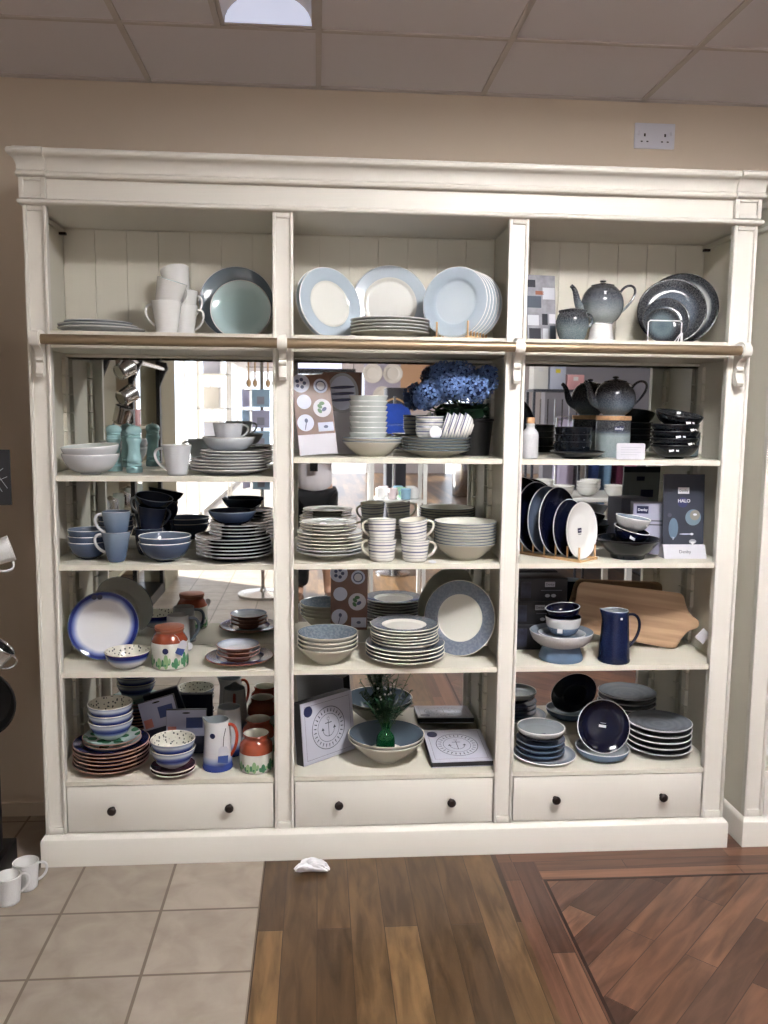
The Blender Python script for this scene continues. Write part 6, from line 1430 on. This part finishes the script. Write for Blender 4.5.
bm = bmesh.new(); add_lathe(bm, [(0, 0), (0.085, 0), (0.105, 0.028), (0.108, 0.03), (0.103, 0.031), (0.083, 0.004), (0, 0.004)], 36); bmesh.ops.rotate(bm, verts=bm.verts, cent=(0, 0, 0), matrix=Matrix.Rotation(PI/2, 3, 'X')); link('pan', to_mesh(bm, 'pan', M['black']), t)
bm = bmesh.new(); add_box(bm, -0.009, 0.009, -0.006, 0.006, 0.09, 0.200, bev=0.003); link('handle', to_mesh(bm, 'handle', M['black']), t)
# ================================================================== THE SHOP BEHIND THE CAMERA, SEEN IN THE MIRRORS
def MD(px, d): return (px-318)/858.0*d*1.003
def MZ(py, d): return 1.5-(py-409)*d/858.0
def MY(d): return 3.407-d
M['shelfcream'] = mat('drab_cream_board', (196, 190, 168), 0.6)
flat('wall_left', -1.42, -1.25, -4.30, -3.66, 0.0, 2.8, mat('drab_cream_wall', (168, 164, 146), 0.8))
# black mug rack along the left
t = empty('black_shelf_unit', (-1.43, -2.60, 0), 0, 'tall black framed shelf unit with rail, seen in the left mirror', 'shelf unit')
def lbox(name, x0, x1, y0, y1, z0, z1, m, par=t, bev=0.0): return box(name, x0+1.43, x1+1.43, y0+2.60, y1+2.60, z0, z1, m, par, bev)
for yy in (-1.75, -2.60, -3.60): lbox('post', -1.28, -1.25, yy-0.03, yy+0.03, 0, 2.05, M['black'])
lbox('back_panel', -1.62, -1.60, -3.63, -1.72, 0, 2.05, M['shelfcream'])
lbox('top_board', -1.62, -1.25, -3.63, -1.72, 2.05, 2.12, M['black']); lbox('plinth', -1.62, -1.25, -3.63, -1.72, 0.0, 0.08, M['black'])
for zz in (0.42, 0.80, 1.08, 1.36): lbox('shelf', -1.598, -1.285, -3.56, -1.79, zz-0.018, zz, M['shelfcream'])
for yy in (-1.75, -2.60, -3.60):
    bm = bmesh.new(); add_prism(bm, [(0.180, 1.86), (0.235, 1.85), (0.245, 1.80), (0.22, 1.76), (0.195, 1.70), (0.18, 1.66)], yy+2.60-0.02, yy+2.60+0.02, axis='y'); link('bracket', to_mesh(bm, 'bracket', M['black'], False), t)
bm = bmesh.new(); add_tube(bm, [(0.215, 0.85, 1.80), (0.215, -1.0, 1.80)], 0.016, 14); link('rail', to_mesh(bm, 'rail', M['steel']), t)
for k, (yy, zz, lab) in enumerate(((-1.93, 1.70, 'steel mug hanging highest from the black unit rail, in the left mirror'), (-1.97, 1.545, 'steel mug hanging second down by the black unit, in the left mirror'), (-1.95, 1.40, 'steel canister like mug lowest by the black unit, in the left mirror'))):
    q = sm(-1.20, yy, zz, 0, lab); q.scale = (1.35,)*3; q.rotation_euler = (R_(60 if k < 2 else 0), R_(20), R_(30))
M['pink'] = mat('pink_lacquer', (222, 168, 172), 0.35)
def mill_at(x, y, z, m, lab): 
    q = pepper_mill(318, 0.2, 1.0, lab, m); q.location = (x, y, z+0.0003); return q
mill_at(-1.36, -2.86, 1.36, M['pink'], 'pink mill on the black shelf unit, seen in the left mirror')
t2 = empty('storage_tin', (-1.36, -3.04, 1.3603), 0, 'pink square tin beside the pink mill, seen in the left mirror', 'tin'); box('body', -0.05, 0.05, -0.07, 0.07, 0, 0.11, M['pink'], t2, 0.004); box('lid', -0.052, 0.052, -0.072, 0.072, 0.11, 0.122, M['pink'], t2, 0.003)
rs = random.Random(5); nth = ['first', 'second', 'third', 'fourth', 'fifth', 'sixth', 'seventh', 'eighth']
M['tinted'] = mat('drinking_glass', (225, 232, 228), 0.05, trans=0.6, ior=1.4)
jm = lathe_mesh('glass_body', [(0, 0), (0.035, 0), (0.040, 0.01), (0.042, 0.09), (0.036, 0.10), (0.036, 0.115), (0.033, 0.115), (0.033, 0.10), (0.038, 0.088), (0.036, 0.012), (0, 0.008)], M['tinted'], seg=24)
jm2 = lathe_mesh('steel_pot', [(0, 0), (0.05, 0), (0.053, 0.01), (0.053, 0.09), (0.05, 0.095), (0.02, 0.105), (0.008, 0.118), (0, 0.118)], M['steel'], seg=24)
for zz, lvl in ((0.80, 'middle'), (1.08, 'upper'), (0.42, 'lower')):
    for k in range(8):
        yy = -1.95-0.19*k
        if abs(yy+2.60) < 0.07: yy -= 0.08
        single('glass_jar' if k % 2 else 'steel_pot', jm if k % 2 else jm2, -1.38+rs.uniform(-.03, .03), yy, zz+0.0003, f'{"clear glass jar" if k % 2 else "lidded steel pot"}, {nth[k]} from the near post on the {lvl} black shelf', 'jar' if k % 2 else 'pot', f'jars and pots on the {lvl} black shelf')
# white rack by the window
t = empty('white_shelf_rack', (-1.08, -5.75, 0), 0, 'narrow white open shelf rack before the bright window, left mirror', 'shelf rack')
for sx in (-0.16, 0.14):
    for sy in (-0.15, 0.13): box('upright', sx, sx+0.02, sy, sy+0.02, 0, 2.1, M['white'], t)
for zz in (0.3, 0.75, 1.15, 1.5, 1.85): box('shelf', -0.16, 0.16, -0.15, 0.15, zz-0.015, zz, M['white'], t)
for k, zz in enumerate((1.15, 1.5, 1.85, 0.75)):
    q = empty('storage_box', (-1.09, -5.72, zz+0.0003), 0, f'pale box on the {("third", "fourth", "top", "second")[k]} level of the white rack by the window', 'box'); box('carton', -0.09, 0.07, -0.08, 0.08, 0, 0.20, (M['printpale'], M['white'], M['printpale'], M['lilac'])[k], q, 0.003); box('lid', -0.092, 0.072, -0.082, 0.082, 0.20, 0.215, M['white'], q, 0.002)
# card spinner
cx, cy = -0.44, -3.45
t = empty('card_spinner', (cx, cy, 0), 0, 'floor standing card spinner hung with lilac packs, seen in the left mirror', 'card rack')
link('base', lathe_mesh('base', [(0, 0), (0.20, 0), (0.20, 0.02), (0.03, 0.04), (0.02, 0.06), (0, 0.06)], M['steel'], seg=32), t)
bm = bmesh.new(); add_tube(bm, [(0, 0, 0.05), (0, 0, 1.95)], 0.014, 12); link('pole', to_mesh(bm, 'pole', M['steel']), t)
for zz in (0.9, 1.06, 1.22, 1.38, 1.54, 1.72):
    bm = bmesh.new()
    for a in range(4): add_tube(bm, [(0, 0, zz+0.1), (0.12*math.cos(a*PI/2), 0.12*math.sin(a*PI/2), zz+0.1)], 0.003, 6)
    link('arm', to_mesh(bm, 'arm', M['steel']), t)
M['packl'] = mat('lilac_pack', (206, 206, 240), 0.4); M['packcy'] = mat('sky_pack', (180, 212, 240), 0.4)
for i, zz in enumerate((0.9, 1.06, 1.22, 1.38, 1.54)):
    for a, side in enumerate(('right', 'front', 'left')):
        an = (0, PI/2, PI)[a]
        q = empty('card_pack', (cx+0.125*math.cos(an), cy+0.125*math.sin(an), zz-0.03), an-PI/2+0.3, f'{("lilac", "sky blue")[(i+a)%2]} card pack on the {side} of the spinner, {NTH[4-i] if i else "bottom row"}', 'card pack', 'packs on the card spinner')
        box('card', -0.072, 0.072, -0.003, 0.003, 0, 0.135, (M['packl'], M['packcy'])[(i+a) % 2], q, smooth=False); box('printed_picture', -0.03, 0.03, 0.0032, 0.0042, 0.02, 0.08, (M['pink'], M['lilac'])[(i*2+a) % 2], q, smooth=False)
for k, dx in enumerate((-0.10, -0.05, 0.05, 0.10)):
    q = empty('wooden_spoon', (cx+dx, cy+0.03, 1.70), 0, f'wooden spoon hanging on top of the card spinner, {("leftmost", "second from left", "third from left", "rightmost")[k]}', 'spoon'); 
    bm = bmesh.new(); add_tube(bm, [(0, 0, 0.02), (0, 0, 0.20)], 0.006, 8); link('handle', to_mesh(bm, 'handle', M['pine']), q); bm = bmesh.new(); add_lathe(bm, [(0, -0.04), (0.012, -0.03), (0.02, -0.01), (0.018, 0.01), (0.006, 0.025), (0, 0.026)], 16, sy=0.4); link('bowl', to_mesh(bm, 'bowl', M['pine']), q)
# glass display table with mugs
M['caseglass'] = mat('display_glass', (220, 235, 245), 0.02, trans=0.9, ior=1.05)
t = empty('display_table', (0.62, -3.30, 0), 0, 'white framed open display table with mugs, seen in the middle mirror', 'display table')
for sx in (-0.22, 0.19):
    for sy in (-0.18, 0.15): box('leg', sx, sx+0.028, sy, sy+0.028, 0, 1.38, M['white'], t)
box('shelf', -0.19, 0.19, -0.18, 0.178, 0.79, 0.81, M['white'], t); box('shelf', -0.19, 0.19, -0.18, 0.178, 0.36, 0.38, M['white'], t); box('glass_top', -0.23, 0.23, -0.19, 0.19, 1.38, 1.388, M['caseglass'], t)
cm = {}
for nm, c in (('white', (236, 236, 236)), ('sky blue', (160, 200, 226)), ('green', (176, 220, 186)), ('pale pink', (234, 218, 222))):
    mm = mat(nm.replace(' ', '_')+'_mug_glaze', c, 0.2); cm[nm] = mug_kind(cup_body(nm.replace(' ', '_')+'_mug', 0.036, 0.040, 0.085, 0.0035, [mm, mm, mm]), ear(0.036, 0.040, 0.085, 0.072, 0.02, 0.026, 0.004, mm))
seq = [('white', -0.13, 0.05), ('pale pink', -0.04, 0.10), ('green', 0.03, 0.02), ('sky blue', 0.06, 0.12), ('white', 0.13, 0.06), ('pale pink', -0.10, -0.08), ('sky blue', 0.02, -0.1), ('white', 0.12, -0.1)]
for k, (nm, dx, dy) in enumerate(seq): cm[nm](0.62+dx, -3.30+dy, 0.81, k*0.9, f'{nm} mug, {nth[k]} on the white display table behind the photographer', 'mugs on the display table')
for k, (nm, dx, dy) in enumerate(seq[:2]): pass
# partition walls with hung plates
flat('wall_partition', 0.62, 1.10, -8.3, -8.15, 1.25, 2.595, mat('lilac_partition_paint', (190, 188, 212), 0.8))
flat('wall_partition', 1.10, 1.9, -10.0, -9.85, 1.7, 2.595, mat('sand_partition_paint', (206, 170, 140), 0.8))
flat('wall_partition', 2.25, 4.4, -5.2, -5.05, 0.0, 2.595, mat('grey_partition_paint', (158, 158, 170), 0.8))
wpm = dish('wall_plate', 0.13, 0.02, 0.08, 0.005, 0.005, rimmed, [G['white'], G['white'], G['white']])
for k, (xx, zz) in enumerate(((0.725, 1.98), (0.995, 1.98), (0.86, 1.68))):
    q = single('wall_plate', wpm, xx, -8.1485, zz, f'white plate hung on the lilac partition, {("upper left", "upper right", "lower middle")[k]}', 'plate'); q.rotation_euler = (-PI/2, 0, 0)
t = empty('tall_cupboard', (0.86, -6.2, 0), 0, 'tall charcoal cupboard in the middle of the shop, middle mirror', 'cupboard'); box('carcass', -0.11, 0.11, -0.2, 0.2, 0.06, 1.74, M['slatecard'], t, 0.004); box('plinth', -0.10, 0.10, -0.19, 0.19, 0, 0.06, M['black'], t); box('door', -0.105, 0.105, 0.2, 0.215, 0.08, 1.72, M['slatecard'], t, 0.002)
# blue coat on a stand
M['coat'] = mat('bright_blue_cloth', (48, 88, 200), 0.8, noise=0.3, nscale=9)
t = empty('coat_stand', (0.69, -4.35, 0), 0, 'steel garment stand carrying a bright blue coat, middle mirror', 'garment stand')
bm = bmesh.new(); add_tube(bm, [(0, 0, 0), (0, 0, 1.62)], 0.012, 10); link('pole', to_mesh(bm, 'pole', M['steel']), t); link('base', lathe_mesh('base', [(0, 0), (0.16, 0), (0.16, 0.012), (0.02, 0.03), (0, 0.03)], M['steel'], seg=28), t)
bm = bmesh.new(); add_tube(bm, bez((-0.17, 0, 1.49), (-0.1, 0, 1.57), (-0.03, 0, 1.60), (0, 0, 1.60), 6)+bez((0, 0, 1.60), (0.03, 0, 1.60), (0.1, 0, 1.57), (0.17, 0, 1.49), 6)[1:], 0.008, 8); link('hanger', to_mesh(bm, 'hanger', M['pine']), t)
def garment(name, x, y, z, m, w, h, label, cat='garment', rz=0.0, group=None):
    bm = bmesh.new(); rings = []; n = 24
    for i in range(11):
        s = i/10; zz = -h*s; wd = (0.06+(w/2-0.06)*min(1, s/0.14)) if s < 0.14 else w/2*(1+0.12*s); dp = 0.016+0.022*min(1, s/0.15)
        rings.append([bm.verts.new((wd*math.cos(2*PI*k/n), dp*math.sin(2*PI*k/n)*(1+0.25*math.sin(5*2*PI*k/n)*s), zz)) for k in range(n)])
    for a, b in zip(rings, rings[1:]):
        for k in range(n): bm.faces.new((a[k], a[(k+1) % n], b[(k+1) % n], b[k]))
    bm.faces.new(rings[0])
    t = empty(name, (x, y, z), rz, label, cat, group); link('body', to_mesh(bm, 'body', m), t)
    for s in (-1, 1):
        b2 = bmesh.new(); add_tube(b2, bez((s*w*0.40, 0, -0.03), (s*w*0.56, 0, -0.10), (s*w*0.60, 0.01, -0.30), (s*w*0.58, 0.02, -min(h*0.85, 0.56)), 8), [0.036, 0.038, 0.038, 0.037, 0.036, 0.035, 0.034, 0.034, 0.034], 12); link('sleeve', to_mesh(b2, 'sleeve', m), t)
    return t
garment('coat', 0.69, -4.35, 1.555, M['coat'], 0.22, 0.30, 'bright blue coat hanging on the steel stand, middle mirror')
# linear light over the counter and a checkout counter
t = empty('sign_light', (0.05, -6.6, 1.90), 0, 'long horizontal light box with black underside hung over the aisle', 'light box'); box('diffuser', -0.30, 0.22, -0.05, 0.05, 0.06, 0.13, emis('lilac_light_box', (214, 214, 246), 1.6), t); box('housing', -0.32, 0.38, -0.06, 0.06, 0.0, 0.058, M['blackm'], t)
for s in (-0.3, 0.36): box('drop_rod', s-0.004, s+0.004, -0.004, 0.004, 0.055, 0.695, M['black'], t)
t = empty('litter_bin', (2.55, -11.5, 0), 0, 'steel bin standing far back on the shop floor, middle mirror', 'bin'); link('body', lathe_mesh('body', [(0, 0), (0.17, 0), (0.19, 0.02), (0.20, 0.72), (0.19, 0.74), (0, 0.74)], M['steel'], seg=28), t); link('lid', lathe_mesh('lid', [(0, 0.74), (0.2, 0.74), (0.2, 0.78), (0.12, 0.86), (0, 0.88)], M['black'], seg=28), t)
# right mirror: white table with bowls, boxes on a shelf, garments
t = empty('table', (1.86, -2.75, 0), 0, 'white table carrying white bowls, seen in the right mirror', 'table'); box('tabletop', -0.42, 0.42, -0.30, 0.30, 0.87, 0.90, M['white'], t, 0.004)
for sx in (-0.38, 0.34):
    for sy in (-0.27, 0.23): box('leg', sx, sx+0.04, sy, sy+0.04, 0, 0.87, M['white'], t)
wb = dish('white_display_bowl', 0.075, 0.06, 0.034, 0.004, 0.005, bowlw, [G['white'], G['white'], G['white']])
for k, (dx, dy, n) in enumerate(((-0.30, 0.16, 2), (-0.12, 0.20, 2), (0.07, 0.14, 3), (0.26, 0.18, 2), (-0.20, -0.04, 3), (0.16, -0.06, 3))):
    for j in range(n): single('bowl', wb, 1.86+dx, -2.75+dy, 0.9003+j*0.022, f'white bowl, {("lowest", "second", "third")[j]} of the {nth[k]} pile on the white table behind the camera', 'bowl', 'white bowls on the table behind')
t = empty('metal_shelf', (1.98, -3.62, 0), 0, 'dark metal shelf with white boxes, seen in the right mirror', 'shelf unit')
for sx in (-0.24, 0.22):
    for sy in (-0.12, 0.10): box('upright', sx, sx+0.02, sy, sy+0.02, 0, 1.66, M['slatecard'], t)
for zz in (0.5, 1.16, 1.66): box('shelf', -0.24, 0.24, -0.12, 0.12, zz, zz+0.02, M['slatecard'], t)
for k, (dx, w, h, mm) in enumerate(((-0.17, 0.12, 0.24, 'white'), (-0.03, 0.13, 0.22, 'printpale'), (0.12, 0.14, 0.12, 'pink'))):
    q = empty('storage_box', (1.98+dx, -3.62, 1.6803), 0, f'{("tall white", "pale blue white", "low pink")[k]} box on top of the dark metal shelf, right mirror', 'box'); box('carton', -w/2, w/2, -0.08, 0.08, 0, h, M[mm], q, 0.003); box('price_label', -0.02, 0.02, 0.0802, 0.081, h*0.6, h*0.6+0.03, (mat('yellow_print', (226, 208, 70), 0.5) if k == 1 else M['labelw']), q, smooth=False)
for k in range(7):
    q = empty('kitchen_utensil', (1.80+0.06*k, -3.49, 1.20), 0, f'steel kitchen utensil, {nth[k]} along the hooks of the dark metal shelf', 'utensil', 'utensils hooked on the dark shelf')
    bm = bmesh.new(); add_tube(bm, [(0, 0, 0.08), (0, 0, 0.40)], 0.005, 8); link('handle', to_mesh(bm, 'handle', M['black'] if k % 2 else M['steel']), q); bm = bmesh.new(); add_lathe(bm, [(0, 0), (0.018, 0.01), (0.026, 0.04), (0.018, 0.075), (0.005, 0.09), (0, 0.09)], 14, sy=0.35); link('head', to_mesh(bm, 'head', M['steel']), q)
t = empty('garment_rail', (2.55, -4.15, 0), 0, 'steel garment rail with coloured clothes, seen in the right mirror', 'garment rail')
for sx in (-0.42, 0.42): bm = bmesh.new(); add_tube(bm, [(sx, 0, 0), (sx, 0, 1.45)], 0.013, 10); link('upright', to_mesh(bm, 'upright', M['steel']), t); box('foot', sx-0.015, sx+0.015, -0.22, 0.22, 0, 0.02, M['steel'], t)
bm = bmesh.new(); add_tube(bm, [(-0.42, 0, 1.45), (0.42, 0, 1.45)], 0.013, 10); link('rail', to_mesh(bm, 'rail', M['steel']), t)
for k, (nm, c) in enumerate((('pale lilac', (190, 184, 214)), ('white', (220, 220, 226)), ('denim blue', (70, 96, 160)), ('sky blue', (140, 180, 220)), ('plum', (96, 40, 66)), ('pink', (226, 130, 190)), ('charcoal', (60, 62, 76)))):
    garment('garment', 2.55-0.34+0.113*k, -4.15, 1.43, mat(nm.replace(' ', '_')+'_cloth', c, 0.85), 0.36, 1.15, f'{nm} garment hanging on the steel rail behind the white table', rz=PI/2)

# ------------------------------------------------------------------ the photographer
def skin_mesh(verts, edges, root=0, sub=2):
    me = bpy.data.meshes.new('sk'); me.from_pydata([v[0] for v in verts], edges, []); o = bpy.data.objects.new('sk', me); COL.objects.link(o)
    m = o.modifiers.new('s', 'SKIN'); sv = me.skin_vertices[0].data
    for i, v in enumerate(verts):
        r = v[1] if isinstance(v[1], tuple) else (v[1], v[1]); sv[i].radius = r; sv[i].use_root = (i == root)
    if sub: s = o.modifiers.new('ss', 'SUBSURF'); s.levels = sub; s.render_levels = sub
    dg = bpy.context.evaluated_depsgraph_get(); dg.update(); out = bpy.data.meshes.new_from_object(o.evaluated_get(dg)); bpy.data.objects.remove(o); return out
PXC, PYC = -0.03, -3.20
def joined(name, meshes, mats, voxel, sm=6):
    bm = bmesh.new()
    for m_ in meshes: bm.from_mesh(m_)
    me = bpy.data.meshes.new(name); bm.to_mesh(me); bm.free(); o = bpy.data.objects.new('j', me); COL.objects.link(o)
    r = o.modifiers.new('r', 'REMESH'); r.mode = 'VOXEL'; r.voxel_size = voxel; r.use_smooth_shade = True
    s = o.modifiers.new('sm', 'SMOOTH'); s.iterations = sm; s.factor = 0.4
    dg = bpy.context.evaluated_depsgraph_get(); dg.update(); out = bpy.data.meshes.new_from_object(o.evaluated_get(dg)); bpy.data.objects.remove(o)
    out.name = name; out.materials.clear(); out.materials.append(mats)
    for p in out.polygons: p.use_smooth = True
    return out
# joints, person facing +y, phone at about (0.03, 0.39, 1.50) in its own frame
hipz = 0.86; shz = 1.32
V = [((0, 0, hipz), (0.135, 0.10)), ((0, 0, 1.02), (0.115, 0.085)), ((0, 0.0, 1.18), (0.14, 0.10)), ((0, -0.01, shz), (0.10, 0.075)), ((0, 0.0, 1.40), (0.052, 0.052)), ((0, 0.015, 1.45), (0.05, 0.05))]
Ed = [(0, 1), (1, 2), (2, 3), (3, 4), (4, 5)]
def add(v, par): V.append(v); Ed.append((par, len(V)-1)); return len(V)-1
hands = {}
for s in (-1, 1):
    a = add(((s*0.095, 0, 0.80), 0.085), 0); a = add(((s*0.10, 0.01, 0.62), 0.075), a); a = add(((s*0.10, 0.02, 0.46), 0.054), a); a = add(((s*0.105, 0.0, 0.30), 0.050), a); a = add(((s*0.11, -0.02, 0.10), 0.034), a); a = add(((s*0.115, 0.03, 0.035), (0.036, 0.030)), a); add(((s*0.125, 0.15, 0.025), (0.038, 0.020)), a)
    a = add(((s*0.15, -0.01, shz-0.01), 0.058), 3); a = add(((s*0.21, 0.07, 1.19), 0.043), a); a = add(((s*0.225, 0.13, 1.13), 0.040), a); a = add(((s*0.15, 0.25, 1.26), 0.034), a); a = add(((s*0.095, 0.325, 1.36), 0.026), a); a = add(((s*0.075, 0.355, 1.41), (0.030, 0.018)), a); hands[s] = Vector((s*0.070, 0.360, 1.435)); add((tuple(hands[s]), (0.030, 0.016)), a)
body = skin_mesh(V, Ed)
parts_ = [body]
def ellip(c, r, sub=3, fn=None):
    bm = bmesh.new(); bmesh.ops.create_icosphere(bm, subdivisions=sub, radius=1.0)
    for v in bm.verts: v.co = Vector((v.co.x*r[0], v.co.y*r[1], v.co.z*r[2]))+Vector(c)
    me = bpy.data.meshes.new('e'); bm.to_mesh(me); bm.free(); return me
hc = (0, 0.03, 1.535)
parts_ += [ellip(hc, (0.072, 0.088, 0.108)), ellip((0, 0.055, 1.475), (0.052, 0.055, 0.045)), ellip((0, 0.120, 1.525), (0.013, 0.018, 0.024)), ellip((0.075, 0.02, 1.53), (0.010, 0.018, 0.030)), ellip((-0.075, 0.02, 1.53), (0.010, 0.018, 0.030)), ellip((0, 0.108, 1.487), (0.024, 0.010, 0.008))]
for s in (-1, 1):
    h = hands[s]
    for k in range(4):     # four fingers curl behind the phone, unequal lengths
        L = (0.030, 0.034, 0.032, 0.025)[k]; b = h+Vector((-s*0.002, 0.004, -0.026+0.018*k)); p1 = b+Vector((-s*L*0.35, 0.020, 0.004)); p2 = p1+Vector((-s*L*0.8, 0.012, 0.002)); p3 = p2+Vector((-s*L*0.55, -0.002, 0.0))
        parts_.append(skin_mesh([(tuple(h), 0.010), (tuple(b), 0.0092), (tuple(p1), 0.0085), (tuple(p2), 0.0078), (tuple(p3), 0.0065)], [(0, 1), (1, 2), (2, 3), (3, 4)], 0, 2))
    b = h+Vector((-s*0.004, -0.008, -0.018)); p1 = b+Vector((-s*0.016, -0.004, 0.022)); p2 = p1+Vector((-s*0.012, 0.006, 0.022))
    parts_.append(skin_mesh([(tuple(h), 0.011), (tuple(b), 0.0105), (tuple(p1), 0.0095), (tuple(p2), 0.0075)], [(0, 1), (1, 2), (2, 3)], 0, 2))
person = tag(link('person', joined('person_body', parts_, M['skin'], 0.0055, 2), None, (PXC, PYC, 0)), 'person in white blouse and black trousers holding a phone, reflected in the middle mirror', 'person')
# clothes follow the same joints, a little fuller
def sub_skel(keep, grow): 
    idx = {k: i for i, k in enumerate(keep)}; vs = []
    for k in keep:
        r = V[k][1]; r = r if isinstance(r, tuple) else (r, r); vs.append((V[k][0], (r[0]+grow, r[1]+grow)))
    return vs, [(idx[a], idx[b]) for a, b in Ed if a in idx and b in idx]
tors = [0, 1, 2, 3]; armL = [13, 14, 15, 16]; armR = [26, 27, 28, 29]; legL = [6, 7, 8, 9, 10]; legR = [19, 20, 21, 22, 23]
vs, es = sub_skel(tors+armL[0:3]+armR[0:3], 0.020); vs[0] = ((0, 0, 0.80), (0.165, 0.130)); vs[1] = ((0, 0, 1.02), (0.150, 0.115))
bl = link('blouse', joined('blouse', [skin_mesh(vs, es)], M['blouse'], 0.010, 4), person)
vs, es = sub_skel([0]+legL+legR, 0.022); vs[0] = ((0, 0, 0.86), (0.150, 0.118))
for i, v in enumerate(vs):
    if v[0][2] < 0.5: vs[i] = (v[0], (0.078, 0.078))
link('trousers', joined('trousers', [skin_mesh(vs, es)], M['trousers'], 0.010, 3), person)
for s in (-1, 1):
    link('shoe', joined('shoe', [ellip((s*0.12, 0.07, 0.036), (0.046, 0.125, 0.036))], mat('tan_shoe_leather', (110, 76, 56), 0.5), 0.008, 1), person)
bm = bmesh.new(); bmesh.ops.create_icosphere(bm, subdivisions=3, radius=1.0)
for v in list(bm.verts):
    v.co = Vector((v.co.x*0.082, v.co.y*0.098-0.012, v.co.z*0.118+0.012))+Vector(hc)
    if v.co.y > hc[1]+0.035 and v.co.z < hc[2]+0.055: v.co.y = hc[1]+0.035
    if v.co.z < hc[2]-0.03 and v.co.y < hc[1]+0.02: v.co.z -= 0.07
link('hair', to_mesh(bm, 'hair', M['hair']), person)
for s in (-1, 1): 
    bm = bmesh.new(); bmesh.ops.create_icosphere(bm, subdivisions=2, radius=0.009, matrix=Matrix.Translation((s*0.028, 0.112, 1.545))); link('eye', to_mesh(bm, 'eye', M['slot']), person)
bm = bmesh.new(); add_tube(bm, [(-0.05, 0.115, 1.33), (0, 0.150, 1.12), (0.05, 0.115, 1.33)], 0.004, 6); add_box(bm, -0.03, 0.03, 0.135, 0.145, 1.02, 1.11, bev=0.003); link('lanyard', to_mesh(bm, 'lanyard', M['black']), person)
settle(person, 0.0)
t = empty('phone', (0.0, -2.812, 1.452), 0, 'dark mobile phone held upright by the photographer, middle mirror', 'phone'); box('case', -0.036, 0.036, -0.004, 0.004, -0.070, 0.070, M['blackm'], t, 0.003); box('camera_bump', -0.032, -0.010, 0.004, 0.0055, 0.045, 0.063, M['steel'], t, 0.0005)
